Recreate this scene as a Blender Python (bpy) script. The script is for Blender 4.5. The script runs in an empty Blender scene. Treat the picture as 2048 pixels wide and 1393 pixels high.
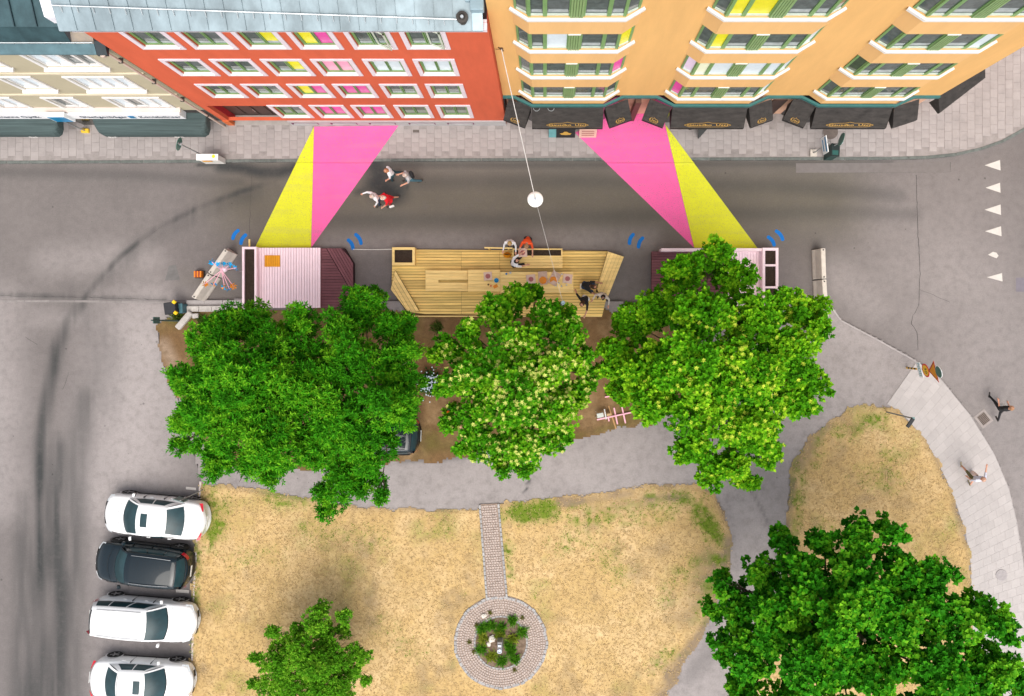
import bpy, bmesh, math, random
import numpy as np
from mathutils import Vector, Matrix

random.seed(7); RNG = np.random.default_rng(11)
sc = bpy.context.scene
COL = sc.collection
H, S, CX, CY = 36.0, 44.0, 1090.0, 655.0     # drone height (m), photo px per metre on the ground, nadir in the photo

# ------------------------------------------------------------------ camera, sky, sun, exposure
cam_d = bpy.data.cameras.new('camera'); cam = bpy.data.objects.new('camera', cam_d); COL.objects.link(cam)
cam.location = (0, 0, H); cam.rotation_euler = (0, 0, 0)
cam_d.sensor_width = 36; cam_d.lens = S * H / 2048 * 36
cam_d.shift_x = (1024 - CX) / 2048; cam_d.shift_y = -(696.5 - CY) / 2048
cam_d.clip_end = 2000
sc.camera = cam
SUN_EL, SUN_AZ = 60, 172          # elevation, compass bearing of the sun (from north, clockwise)
wd = bpy.data.worlds.new('World'); sc.world = wd; wd.use_nodes = True
wn = wd.node_tree
for n in list(wn.nodes): wn.nodes.remove(n)
sky = wn.nodes.new('ShaderNodeTexSky'); sky.sky_type = 'NISHITA'; sky.sun_disc = False
sky.sun_elevation = math.radians(SUN_EL); sky.sun_rotation = math.radians(SUN_AZ)
sky.air_density = 1.0; sky.dust_density = 3.0; sky.ozone_density = 1.0
hs = wn.nodes.new('ShaderNodeHueSaturation'); hs.inputs['Saturation'].default_value = 0.35
bg = wn.nodes.new('ShaderNodeBackground'); bg.inputs['Strength'].default_value = 0.125
wo = wn.nodes.new('ShaderNodeOutputWorld')
wn.links.new(sky.outputs[0], hs.inputs['Color']); wn.links.new(hs.outputs[0], bg.inputs['Color']); wn.links.new(bg.outputs[0], wo.inputs[0])
sd = bpy.data.lights.new('sun', 'SUN'); sun = bpy.data.objects.new('sun', sd); COL.objects.link(sun)
sd.energy = 1.5; sd.angle = math.radians(54); sd.color = (1.0, 0.93, 0.84)
_a, _e = math.radians(SUN_AZ), math.radians(SUN_EL)
sun_dir = Vector((math.sin(_a) * math.cos(_e), math.cos(_a) * math.cos(_e), math.sin(_e)))
sun.rotation_euler = sun_dir.to_track_quat('Z', 'Y').to_euler(); sun.location = sun_dir * 60
vs = sc.view_settings
vs.view_transform = 'Standard'; vs.look = 'None'; vs.exposure = 0.92; vs.gamma = 1.0; vs.use_curve_mapping = False
sc.cycles.max_bounces = 6; sc.cycles.diffuse_bounces = 3; sc.cycles.glossy_bounces = 2
sc.cycles.transmission_bounces = 3; sc.cycles.transparent_max_bounces = 6

# ------------------------------------------------------------------ helpers
def W(px, py, z=0.0):
    """photo pixel + height -> point in the place"""
    k = S * H / (H - z)
    return ((px - CX) / k, (CY - py) / k, z)
def W2(px, py, z=0.0): return W(px, py, z)[:2]
def poly(pts, z=0.0): return [W2(x, y, z) for x, y in pts]

MATS = {}
def mat(name, col, rough=0.8, var=0.12, scale=4.0, bump=0.0, bscale=30.0, rnd=0.0, metal=0.0, coat=0.0, spec=0.3, col2=None, stretch=None):
    if name in MATS: return MATS[name]
    m = bpy.data.materials.new(name); m.use_nodes = True; nt = m.node_tree
    b = nt.nodes['Principled BSDF']; L = nt.links
    b.inputs['Roughness'].default_value = rough; b.inputs['Metallic'].default_value = metal
    b.inputs['Specular IOR Level'].default_value = spec
    if coat: b.inputs['Coat Weight'].default_value = coat; b.inputs['Coat Roughness'].default_value = 0.04
    tc = nt.nodes.new('ShaderNodeTexCoord'); mp = nt.nodes.new('ShaderNodeMapping')
    if stretch: mp.inputs['Scale'].default_value = stretch
    L.new(tc.outputs['Object'], mp.inputs['Vector'])
    n1 = nt.nodes.new('ShaderNodeTexNoise'); n1.inputs['Scale'].default_value = scale; n1.inputs['Detail'].default_value = 6; n1.inputs['Roughness'].default_value = 0.65
    L.new(mp.outputs[0], n1.inputs['Vector'])
    mr = nt.nodes.new('ShaderNodeMapRange'); mr.inputs['From Min'].default_value = 0.3; mr.inputs['From Max'].default_value = 0.7
    L.new(n1.outputs['Fac'], mr.inputs['Value'])
    mix = nt.nodes.new('ShaderNodeMix'); mix.data_type = 'RGBA'
    c2 = col2 if col2 else tuple(min(1, c * (1 + var)) for c in col)
    mix.inputs['A'].default_value = (*[c * (1 - var) for c in col], 1); mix.inputs['B'].default_value = (*c2, 1)
    L.new(mr.outputs[0], mix.inputs['Factor'])
    out = mix.outputs['Result']
    if rnd:
        oi = nt.nodes.new('ShaderNodeObjectInfo'); m2 = nt.nodes.new('ShaderNodeMapRange')
        m2.inputs['To Min'].default_value = 1 - rnd; m2.inputs['To Max'].default_value = 1 + rnd
        L.new(oi.outputs['Random'], m2.inputs['Value'])
        hv = nt.nodes.new('ShaderNodeHueSaturation'); L.new(m2.outputs[0], hv.inputs['Value']); L.new(out, hv.inputs['Color']); out = hv.outputs[0]
    L.new(out, b.inputs['Base Color'])
    if bump:
        n2 = nt.nodes.new('ShaderNodeTexNoise'); n2.inputs['Scale'].default_value = bscale; n2.inputs['Detail'].default_value = 4
        L.new(mp.outputs[0], n2.inputs['Vector'])
        bp = nt.nodes.new('ShaderNodeBump'); bp.inputs['Strength'].default_value = bump; bp.inputs['Distance'].default_value = 0.02
        L.new(n2.outputs['Fac'], bp.inputs['Height']); L.new(bp.outputs[0], b.inputs['Normal'])
    MATS[name] = m
    return m

def attr_mat(name, base, layers, rough=0.9, nscale=(0.6, 6.0, 45.0), namp=(0.10, 0.10, 0.12), bump=0.4, bscale=60, breakup=0.5, speckle=False):
    """base colour, then layers [(attribute, colour)] mixed in by a mesh attribute broken up by noise"""
    m = bpy.data.materials.new(name); m.use_nodes = True; nt = m.node_tree; L = nt.links
    b = nt.nodes['Principled BSDF']; b.inputs['Roughness'].default_value = rough; b.inputs['Specular IOR Level'].default_value = 0.25
    tc = nt.nodes.new('ShaderNodeTexCoord')
    ns = []
    for s in nscale:
        n = nt.nodes.new('ShaderNodeTexNoise'); n.inputs['Scale'].default_value = s; n.inputs['Detail'].default_value = 5; n.inputs['Roughness'].default_value = 0.6
        L.new(tc.outputs['Object'], n.inputs['Vector']); ns.append(n)
    spk = None
    if speckle:
        vo = nt.nodes.new('ShaderNodeTexVoronoi'); vo.inputs['Scale'].default_value = 1.7; L.new(tc.outputs['Object'], vo.inputs['Vector'])
        lt = nt.nodes.new('ShaderNodeMath'); lt.operation = 'LESS_THAN'; L.new(vo.outputs['Distance'], lt.inputs[0])
        sx = nt.nodes.new('ShaderNodeSeparateColor'); L.new(vo.outputs['Color'], sx.inputs[0])
        pw = nt.nodes.new('ShaderNodeMath'); pw.operation = 'POWER'; L.new(sx.outputs[0], pw.inputs[0]); pw.inputs[1].default_value = 3.0
        sm = nt.nodes.new('ShaderNodeMath'); sm.operation = 'MULTIPLY'; L.new(pw.outputs[0], sm.inputs[0]); sm.inputs[1].default_value = 0.085; L.new(sm.outputs[0], lt.inputs[1])
        mr0 = nt.nodes.new('ShaderNodeMapRange'); L.new(lt.outputs[0], mr0.inputs['Value']); mr0.inputs['To Min'].default_value = 1.0; mr0.inputs['To Max'].default_value = 0.62; spk = mr0.outputs[0]
    cur = nt.nodes.new('ShaderNodeRGB'); cur.outputs[0].default_value = (*base, 1); cur = cur.outputs[0]
    for an, c in layers:
        at = nt.nodes.new('ShaderNodeAttribute'); at.attribute_name = an
        ma = nt.nodes.new('ShaderNodeMath'); ma.operation = 'MULTIPLY_ADD'       # (noise-0.5)*breakup + attr
        sb = nt.nodes.new('ShaderNodeMath'); sb.operation = 'SUBTRACT'; sb.inputs[1].default_value = 0.5
        L.new(ns[1].outputs['Fac'], sb.inputs[0]); L.new(sb.outputs[0], ma.inputs[0]); ma.inputs[1].default_value = breakup * 2.2
        ma.inputs[2].default_value = 0
        ad = nt.nodes.new('ShaderNodeMath'); ad.operation = 'ADD'; ad.use_clamp = True
        L.new(ma.outputs[0], ad.inputs[0]); ad.inputs[1].default_value = 1.0
        mu = nt.nodes.new('ShaderNodeMath'); mu.operation = 'MULTIPLY'; mu.use_clamp = True
        L.new(at.outputs['Fac'], mu.inputs[0]); L.new(ad.outputs[0], mu.inputs[1])
        mx = nt.nodes.new('ShaderNodeMix'); mx.data_type = 'RGBA'
        L.new(mu.outputs[0], mx.inputs['Factor']); L.new(cur, mx.inputs['A']); mx.inputs['B'].default_value = (*c, 1)
        cur = mx.outputs['Result']
    val = spk
    for n, a in zip(ns, namp):
        mr = nt.nodes.new('ShaderNodeMapRange'); mr.inputs['From Min'].default_value = 0.25; mr.inputs['From Max'].default_value = 0.75
        mr.inputs['To Min'].default_value = 1 - a; mr.inputs['To Max'].default_value = 1 + a
        L.new(n.outputs['Fac'], mr.inputs['Value'])
        if val is None: val = mr.outputs[0]
        else:
            mm = nt.nodes.new('ShaderNodeMath'); mm.operation = 'MULTIPLY'; L.new(val, mm.inputs[0]); L.new(mr.outputs[0], mm.inputs[1]); val = mm.outputs[0]
    hv = nt.nodes.new('ShaderNodeHueSaturation'); L.new(val, hv.inputs['Value']); L.new(cur, hv.inputs['Color'])
    L.new(hv.outputs[0], b.inputs['Base Color'])
    n2 = nt.nodes.new('ShaderNodeTexNoise'); n2.inputs['Scale'].default_value = bscale; n2.inputs['Detail'].default_value = 3
    L.new(tc.outputs['Object'], n2.inputs['Vector'])
    bp = nt.nodes.new('ShaderNodeBump'); bp.inputs['Strength'].default_value = bump; bp.inputs['Distance'].default_value = 0.02
    L.new(n2.outputs['Fac'], bp.inputs['Height']); L.new(bp.outputs[0], b.inputs['Normal'])
    MATS[name] = m
    return m

def leaf_mat(name, trans=0.35, rough=0.5):
    m = bpy.data.materials.new(name); m.use_nodes = True; nt = m.node_tree; L = nt.links
    for n in list(nt.nodes): nt.nodes.remove(n)
    o = nt.nodes.new('ShaderNodeOutputMaterial'); at = nt.nodes.new('ShaderNodeAttribute'); at.attribute_name = 'tint'
    p = nt.nodes.new('ShaderNodeBsdfPrincipled'); p.inputs['Roughness'].default_value = rough; p.inputs['Specular IOR Level'].default_value = 0.06
    t = nt.nodes.new('ShaderNodeBsdfTranslucent'); mx = nt.nodes.new('ShaderNodeMixShader'); mx.inputs[0].default_value = trans
    L.new(at.outputs['Color'], p.inputs['Base Color']); L.new(at.outputs['Color'], t.inputs['Color'])
    L.new(p.outputs[0], mx.inputs[1]); L.new(t.outputs[0], mx.inputs[2]); L.new(mx.outputs[0], o.inputs[0])
    MATS[name] = m
    return m

ORG = {}
def tag(o, label=None, cat=None, group=None, kind=None):
    if label: o['label'] = label
    if cat: o['category'] = cat
    if group: o['group'] = group
    if kind: o['kind'] = kind
    return o
def empty(name, loc, label=None, cat=None, group=None):
    o = bpy.data.objects.new(name, None); COL.objects.link(o); o.location = loc; o.empty_display_size = 0.2
    ORG[o.name] = Vector(loc)
    return tag(o, label, cat, group)
def link(name, me, m, parent=None, smooth=False):
    if m is not None and not me.materials: me.materials.append(m)
    o = bpy.data.objects.new(name, me); COL.objects.link(o)
    if parent is not None: o.parent = parent; ORG[o.name] = ORG[parent.name]
    else: ORG[o.name] = Vector((0, 0, 0))
    if smooth: me.polygons.foreach_set('use_smooth', [True] * len(me.polygons))
    return o
def origin_of(parent): return ORG[parent.name] if parent is not None else Vector((0, 0, 0))

class MB:
    """collects shapes (world coordinates), builds ONE mesh object"""
    def __init__(s): s.v = []; s.f = []
    def add(s, vs, fs):
        o = len(s.v); s.v += [tuple(p) for p in vs]; s.f += [tuple(i + o for i in f) for f in fs]; return s
    def box(s, x0, x1, y0, y1, z0, z1):
        return s.add([(x0, y0, z0), (x1, y0, z0), (x1, y1, z0), (x0, y1, z0), (x0, y0, z1), (x1, y0, z1), (x1, y1, z1), (x0, y1, z1)],
                     [(3, 2, 1, 0), (4, 5, 6, 7), (0, 1, 5, 4), (1, 2, 6, 5), (2, 3, 7, 6), (3, 0, 4, 7)])
    def obox(s, c, sx, sy, sz, rz=0.0, M=None):
        M = M if M is not None else Matrix.Rotation(rz, 3, 'Z'); c = Vector(c)
        P = [c + M @ Vector((dx * sx / 2, dy * sy / 2, dz * sz / 2)) for dz in (-1, 1) for dx, dy in ((-1, -1), (1, -1), (1, 1), (-1, 1))]
        return s.add(P, [(3, 2, 1, 0), (4, 5, 6, 7), (0, 1, 5, 4), (1, 2, 6, 5), (2, 3, 7, 6), (3, 0, 4, 7)])
    def prism(s, pts, z0, z1):
        a = sum(pts[i][0] * pts[(i + 1) % len(pts)][1] - pts[(i + 1) % len(pts)][0] * pts[i][1] for i in range(len(pts)))
        if a < 0: pts = pts[::-1]
        n = len(pts); o = len(s.v)
        s.v += [(p[0], p[1], z0) for p in pts] + [(p[0], p[1], z1) for p in pts]
        s.f += [tuple(o + i for i in range(n))[::-1], tuple(o + n + i for i in range(n))]
        s.f += [(o + i, o + (i + 1) % n, o + n + (i + 1) % n, o + n + i) for i in range(n)]
        return s
    def sheet(s, pts, z):
        a = sum(pts[i][0] * pts[(i + 1) % len(pts)][1] - pts[(i + 1) % len(pts)][0] * pts[i][1] for i in range(len(pts)))
        if a < 0: pts = pts[::-1]
        return s.add([(p[0], p[1], z) for p in pts], [tuple(range(len(pts)))])
    def ex(s, prof, p0, p1):
        """extrude a closed 3-D profile polygon along p0->p1 (profile given as offsets)"""
        n = len(prof); o = len(s.v)
        s.v += [tuple(Vector(p0) + Vector(q)) for q in prof] + [tuple(Vector(p1) + Vector(q)) for q in prof]
        s.f += [tuple(range(o, o + n))[::-1], tuple(range(o + n, o + 2 * n))] + [(o + i, o + (i + 1) % n, o + n + (i + 1) % n, o + n + i) for i in range(n)]
        return s
    def tube(s, p0, p1, r0, r1=None, n=8, cap=True):
        r1 = r0 if r1 is None else r1; p0, p1 = Vector(p0), Vector(p1); d = (p1 - p0)
        if d.length < 1e-6: return s
        q = d.to_track_quat('Z', 'Y').to_matrix(); o = len(s.v)
        for p, r in ((p0, r0), (p1, r1)):
            for i in range(n):
                a = 2 * math.pi * i / n; s.v.append(tuple(p + q @ Vector((math.cos(a) * r, math.sin(a) * r, 0))))
        s.f += [(o + i, o + (i + 1) % n, o + n + (i + 1) % n, o + n + i) for i in range(n)]
        if cap: s.f += [tuple(o + i for i in range(n))[::-1], tuple(o + n + i for i in range(n))]
        return s
    def path(s, pts, r, n=6):
        for a, b in zip(pts, pts[1:]): s.tube(a, b, r, r, n)
        return s
    def lathe(s, prof, c, n=16, M=None):
        """prof [(r,z)], rings about the local z axis"""
        o = len(s.v); c = Vector(c); M = M or Matrix.Identity(3)
        for r, z in prof:
            for i in range(n):
                a = 2 * math.pi * i / n; s.v.append(tuple(c + M @ Vector((r * math.cos(a), r * math.sin(a), z))))
        for j in range(len(prof) - 1):
            s.f += [(o + j * n + i, o + j * n + (i + 1) % n, o + (j + 1) * n + (i + 1) % n, o + (j + 1) * n + i) for i in range(n)]
        s.f += [tuple(o + i for i in range(n))[::-1], tuple(o + (len(prof) - 1) * n + i for i in range(n))]
        return s
    def grid(s, fn, nu, nv, flip=False):
        o = len(s.v)
        for i in range(nu + 1):
            for j in range(nv + 1): s.v.append(tuple(fn(i / nu, j / nv)))
        for i in range(nu):
            for j in range(nv):
                a = o + i * (nv + 1) + j; q = (a, a + nv + 1, a + nv + 2, a + 1); s.f.append(q[::-1] if flip else q)
        return s
    def build(s, name, m, parent=None, smooth=False, bevel=0.0, subsurf=0, recalc=False):
        og = origin_of(parent)
        me = bpy.data.meshes.new(name)
        me.from_pydata([(p[0] - og.x, p[1] - og.y, p[2] - og.z) for p in s.v], [], s.f)
        if bevel or recalc:
            bm = bmesh.new(); bm.from_mesh(me)
            if recalc: bmesh.ops.remove_doubles(bm, verts=bm.verts, dist=1e-5); bmesh.ops.recalc_face_normals(bm, faces=bm.faces)
            if bevel: bmesh.ops.bevel(bm, geom=list(bm.edges), offset=bevel, segments=1, affect='EDGES', clamp_overlap=True)
            bm.to_mesh(me); bm.free()
        me.update()
        o = link(name, me, m, parent, smooth)
        if subsurf:
            md = o.modifiers.new('sub', 'SUBSURF'); md.levels = subsurf; md.render_levels = subsurf
        return o

def copy_tree(o, parent=None):
    c = o.copy(); COL.objects.link(c); ORG[c.name] = ORG[o.name]
    if parent is not None: c.parent = parent
    for ch in list(o.children): copy_tree(ch, c)
    return c

def text(s, size, M4, m, parent, name='lettering', depth=0.006, width=None):
    """flat lettering as real thin geometry; M4 places it in the place (x right, y up in the text plane)"""
    cu = bpy.data.curves.new(name, 'FONT'); cu.body = s; cu.size = size; cu.align_x = 'CENTER'; cu.align_y = 'CENTER'; cu.extrude = depth; cu.resolution_u = 3
    o = bpy.data.objects.new(name, cu); COL.objects.link(o)
    dg = bpy.context.evaluated_depsgraph_get(); dg.update()
    me = bpy.data.meshes.new_from_object(o.evaluated_get(dg))
    bpy.data.objects.remove(o); bpy.data.curves.remove(cu)
    if width:
        xs = [v.co.x for v in me.vertices]; w = max(xs) - min(xs); sx = width / w
        for v in me.vertices: v.co.x *= sx
    me.transform(Matrix.Translation(-origin_of(parent)) @ M4)
    me.materials.clear()
    return link(name, me, m, parent)
def face_south(x, y, z, rx=90): return Matrix.Translation((x, y, z)) @ Matrix.Rotation(math.radians(rx), 4, 'X')

def in_poly(x, y, P):
    x = np.asarray(x); y = np.asarray(y); r = np.zeros(x.shape, bool); n = len(P)
    for i in range(n):
        x0, y0 = P[i]; x1, y1 = P[(i + 1) % n]
        c = ((y0 > y) != (y1 > y)) & (x < (x1 - x0) * (y - y0) / (y1 - y0 + 1e-12) + x0); r ^= c
    return r
def dist_line(x, y, P):
    d = np.full(np.shape(x), 1e9)
    for (x0, y0), (x1, y1) in zip(P, P[1:]):
        dx, dy = x1 - x0, y1 - y0; t = np.clip(((x - x0) * dx + (y - y0) * dy) / (dx * dx + dy * dy + 1e-12), 0, 1)
        d = np.minimum(d, np.hypot(x - x0 - t * dx, y - y0 - t * dy))
    return d
def field(x, y, items):
    """items: (polyline px, width px, strength) -> soft max field"""
    r = np.zeros(np.shape(x))
    for P, w, a in items:
        d = dist_line(x, y, poly(P)) if len(P) > 1 else np.hypot(x - W2(*P[0])[0], y - W2(*P[0])[1])
        t = np.clip(1 - d / (w / S), 0, 1); r = np.maximum(r, a * (t * t * (3 - 2 * t)))
    return r
def vnoise(x, y, s, seed=0):
    """cheap value noise"""
    g = np.random.default_rng(seed).random((257, 257)); u = (x * s + 1000) % 256; v = (y * s + 1000) % 256
    i = np.floor(u).astype(int); j = np.floor(v).astype(int); fu = u - i; fv = v - j; fu = fu * fu * (3 - 2 * fu); fv = fv * fv * (3 - 2 * fv)
    return (g[i, j] * (1 - fu) + g[i + 1, j] * fu) * (1 - fv) + (g[i, j + 1] * (1 - fu) + g[i + 1, j + 1] * fu) * fv
def set_attr(me, name, arr):
    a = me.attributes.new(name, 'FLOAT', 'POINT'); a.data.foreach_set('value', np.ascontiguousarray(arr, dtype=np.float32))
def np_mesh(name, V, F):
    """V (n,3), F (m,k) all faces the same size"""
    me = bpy.data.meshes.new(name); V = np.asarray(V, np.float32); F = np.asarray(F, np.int32); k = F.shape[1]
    me.vertices.add(len(V)); me.vertices.foreach_set('co', V.ravel())
    me.loops.add(F.size); me.loops.foreach_set('vertex_index', F.ravel())
    me.polygons.add(len(F)); me.polygons.foreach_set('loop_start', np.arange(0, F.size, k, dtype=np.int32))
    me.update(calc_edges=True); me.validate()
    return me
def grid_sheet(x0, x1, y0, y1, step, P=None, z=0.0, jitter=0.0):
    nx = int(round((x1 - x0) / step)); ny = int(round((y1 - y0) / step))
    X, Y = np.meshgrid(np.linspace(x0, x1, nx + 1), np.linspace(y0, y1, ny + 1), indexing='ij')
    I = np.arange((nx + 1) * (ny + 1)).reshape(nx + 1, ny + 1)
    F = np.stack([I[:-1, :-1], I[1:, :-1], I[1:, 1:], I[:-1, 1:]], -1).reshape(-1, 4)
    x, y = X.ravel(), Y.ravel()
    if P is not None:
        cx = x[F].mean(1); cy = y[F].mean(1)
        jx = (vnoise(cx, cy, 2.3, 3) - .5) * jitter + (vnoise(cx, cy, 7.0, 4) - .5) * jitter * .6
        jy = (vnoise(cx, cy, 2.3, 5) - .5) * jitter + (vnoise(cx, cy, 7.0, 6) - .5) * jitter * .6
        F = F[in_poly(cx + jx, cy + jy, P)]
        used = np.unique(F); re = np.full(len(x), -1); re[used] = np.arange(len(used)); F = re[F]; x, y = x[used], y[used]
    return x, y, F
# ------------------------------------------------------------------ ground (asphalt), with wear and tone as attributes
x, y, F = grid_sheet(-27, 25, -20, 13, 0.125)
tracks = [([(75, 1420), (82, 1150), (78, 1000), (82, 880), (98, 780), (115, 700), (135, 650), (160, 610)], 24, 0.95),
          ([(110, 1420), (118, 1180), (110, 1020), (105, 900)], 55, 0.75), ([(60, 1420), (75, 1250), (90, 1100)], 75, 0.7),
          ([(30, 1420), (45, 1200), (45, 1000)], 34, 0.45), ([(140, 1420), (150, 1150), (150, 950), (175, 800)], 48, 0.5),
          ([(160, 610), (190, 570), (240, 515), (310, 460), (400, 415), (480, 385), (545, 365)], 13, 0.75),
          ([(205, 560), (270, 500), (350, 450), (460, 400), (540, 378)], 34, 0.35),
          ([(0, 590), (150, 594), (330, 600)], 10, 0.6), ([(150, 600), (215, 700), (200, 820)], 60, 0.30)]
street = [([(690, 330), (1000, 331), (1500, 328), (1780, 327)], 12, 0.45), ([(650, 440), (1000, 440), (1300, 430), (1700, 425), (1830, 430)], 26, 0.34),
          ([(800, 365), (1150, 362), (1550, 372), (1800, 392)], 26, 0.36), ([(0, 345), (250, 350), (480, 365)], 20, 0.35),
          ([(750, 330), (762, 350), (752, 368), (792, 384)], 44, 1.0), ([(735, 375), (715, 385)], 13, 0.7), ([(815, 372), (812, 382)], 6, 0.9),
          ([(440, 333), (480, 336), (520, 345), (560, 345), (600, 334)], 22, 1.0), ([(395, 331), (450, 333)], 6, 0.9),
          ([(480, 520), (500, 610)], 18, 0.3), ([(1640, 500), (1640, 600)], 30, 0.25), ([(700, 500), (780, 505)], 30, -0.1)]  # soft darker bands along the left planter and the right barrier
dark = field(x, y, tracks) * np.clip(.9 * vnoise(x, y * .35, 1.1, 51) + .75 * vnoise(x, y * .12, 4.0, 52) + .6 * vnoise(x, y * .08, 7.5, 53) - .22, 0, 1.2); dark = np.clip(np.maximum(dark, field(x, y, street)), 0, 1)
lite = field(x, y, [([(300, 680), (270, 850), (250, 980)], 190, 1.0), ([(20, 700), (20, 900)], 60, 0.5), ([(60, 640), (250, 640)], 40, 0.3),
                    ([(1900, 560), (1970, 700), (2060, 900), (2060, 1100)], 300, 0.5), ([(1680, 560), (1750, 620)], 90, 0.5), ([(250, 1000), (250, 1393)], 130, 0.7), ([(0, 1000), (0, 620)], 90, .6),
                    ([(100, 520), (300, 520)], 60, 0.45), ([(660, 490), (1300, 480)], 40, 0.35)])
brown = field(x, y, [([(500, 400), (1000, 400), (1650, 400)], 150, 1.0), ([(700, 340), (1200, 345)], 50, 0.5), ([(370, 560), (480, 590)], 40, 0.4)])
xs = np.concatenate([x, [-400, 400, 400, -400, -27, 25, 25, -27]]); ys = np.concatenate([y, [-400, -400, 400, 400, -20, -20, 13, 13]])
n0 = len(x)
zz = np.concatenate([np.zeros(n0), np.full(8, -0.002)])
F = np.concatenate([F, [[n0, n0 + 1, n0 + 5, n0 + 4], [n0 + 1, n0 + 2, n0 + 6, n0 + 5], [n0 + 2, n0 + 3, n0 + 7, n0 + 6], [n0 + 3, n0, n0 + 4, n0 + 7]]])
me = np_mesh('ground', np.stack([xs, ys, zz], 1), F)
pad = lambda a: np.concatenate([a, np.zeros(8)])
set_attr(me, 'dark', pad(dark)); set_attr(me, 'lite', pad(lite)); set_attr(me, 'brown', pad(brown))
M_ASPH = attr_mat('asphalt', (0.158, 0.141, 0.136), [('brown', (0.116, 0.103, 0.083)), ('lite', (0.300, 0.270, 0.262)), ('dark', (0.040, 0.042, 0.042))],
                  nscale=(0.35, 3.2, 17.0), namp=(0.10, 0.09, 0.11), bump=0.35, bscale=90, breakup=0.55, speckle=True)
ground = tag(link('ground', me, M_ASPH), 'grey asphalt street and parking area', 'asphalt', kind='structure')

# ------------------------------------------------------------------ north pavement, kerb and slabs
KERB = [(-120, 329), (200, 328), (600, 325), (1100, 323), (1780, 321), (1850, 319), (1910, 313), (1960, 302), (2005, 286), (2048, 262), (2110, 215), (2200, 120), (2260, -80)]
kerb = poly(KERB)
PAV_Z = 0.115
pav_poly = kerb + [(28, 24), (-28, 24)]
pave = MB().prism(pav_poly, -0.3, PAV_Z - 0.012).build('pavement', mat('joint_sand', (0.265, 0.237, 0.227), 0.95, 0.2, 3, 0.4), None)
tag(pave, 'slab pavement along the house fronts', 'pavement', kind='structure')
M_KERB = mat('granite_kerb', (0.125, 0.138, 0.128), 0.85, 0.25, 6, 0.4, 40, rnd=0.12)
def kerb_stones(P, parent, z0, z1, w, length, m, name='kerb_stone', side=1):
    """stones of about `length` laid along polyline P (inside on the left for side=1)"""
    for (x0, y0), (x1, y1) in zip(P, P[1:]):
        L = math.hypot(x1 - x0, y1 - y0); n = max(1, round(L / length)); dx, dy = (x1 - x0) / L, (y1 - y0) / L
        for i in range(n):
            a, b = L * i / n + 0.006, L * (i + 1) / n - 0.006
            j = random.uniform(-.004, .004)
            q = [(x0 + dx * a, y0 + dy * a), (x0 + dx * b, y0 + dy * b), (x0 + dx * b - dy * w * side, y0 + dy * b + dx * w * side), (x0 + dx * a - dy * w * side, y0 + dy * a + dx * w * side)]
            MB().prism(q, z0, z1 + j).build(name, m, parent, bevel=0.008)
kerb_stones(kerb[0:11], pave, -0.2, PAV_Z + 0.006, 0.13, 1.0, M_KERB)

M_SLAB = mat('concrete_slab', (0.325, 0.292, 0.282), 0.9, 0.10, 2.2, 0.3, 40, rnd=0.06)
def slab_mesh(w, l, t):
    b = MB().box(-w / 2, w / 2, -l / 2, l / 2, -t, 0); me = bpy.data.meshes.new('slab'); me.from_pydata(b.v, [], b.f)
    bm = bmesh.new(); bm.from_mesh(me); bmesh.ops.bevel(bm, geom=[e for e in bm.edges if all(v.co.z > -t / 2 for v in e.verts)], offset=0.006, segments=1, affect='EDGES'); bm.to_mesh(me); bm.free()
    me.materials.append(M_SLAB); return me
def lay_slabs(parent, cells, w, l, z, limit=290):
    """cells: (x, y, rotz, importance); the first `limit` are parts of their own, the rest one part"""
    cells = sorted(cells, key=lambda c: c[3]); me = slab_mesh(w, l, 0.05)
    for (cx, cy, rz, _) in cells[:limit]:
        o = bpy.data.objects.new('slab', me); COL.objects.link(o); o.parent = parent
        o.location = (cx, cy, z + random.uniform(-.003, .003)); o.rotation_euler = (random.uniform(-.006, .006), random.uniform(-.006, .006), rz)
    rest = cells[limit:]
    if rest:
        base = np.array([v.co[:] for v in me.vertices]); fs = [tuple(p.vertices) for p in me.polygons]; Vs = []; Fs = []
        for i, (cx, cy, rz, _) in enumerate(rest):
            c, s = math.cos(rz), math.sin(rz); q = base.copy()
            q = np.stack([q[:, 0] * c - q[:, 1] * s + cx, q[:, 0] * s + q[:, 1] * c + cy, q[:, 2] + z + random.uniform(-.003, .003)], 1)
            Vs.append(q); Fs += [tuple(k + i * len(base) for k in f) for f in fs]
        m2 = bpy.data.meshes.new('slab_field'); m2.from_pydata(np.concatenate(Vs).tolist(), [], Fs)
        a = m2.attributes.new('tone', 'FLOAT', 'POINT'); a.data.foreach_set('value', np.repeat(RNG.random(len(rest)), len(base)).astype(np.float32))
        tag(link('slab_field', m2, M_SLABF, parent), kind='stuff')
M_SLABF = mat('concrete_slab_field', (0.325, 0.292, 0.282), 0.9, 0.10, 2.2, 0.3, 40)
nt = M_SLABF.node_tree; b_ = nt.nodes['Principled BSDF']; src = b_.inputs['Base Color'].links[0].from_socket
at = nt.nodes.new('ShaderNodeAttribute'); at.attribute_name = 'tone'; mr = nt.nodes.new('ShaderNodeMapRange'); mr.inputs['To Min'].default_value = 0.94; mr.inputs['To Max'].default_value = 1.06
nt.links.new(at.outputs['Fac'], mr.inputs['Value']); hv = nt.nodes.new('ShaderNodeHueSaturation'); nt.links.new(mr.outputs[0], hv.inputs['Value']); nt.links.new(src, hv.inputs['Color']); nt.links.new(hv.outputs[0], b_.inputs['Base Color'])
cells = []
inner = [(px_, py_ + 0.14) for px_, py_ in kerb]
pp = inner + [(28, 24), (-28, 24)]
i = 0; xx = -25.2
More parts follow.
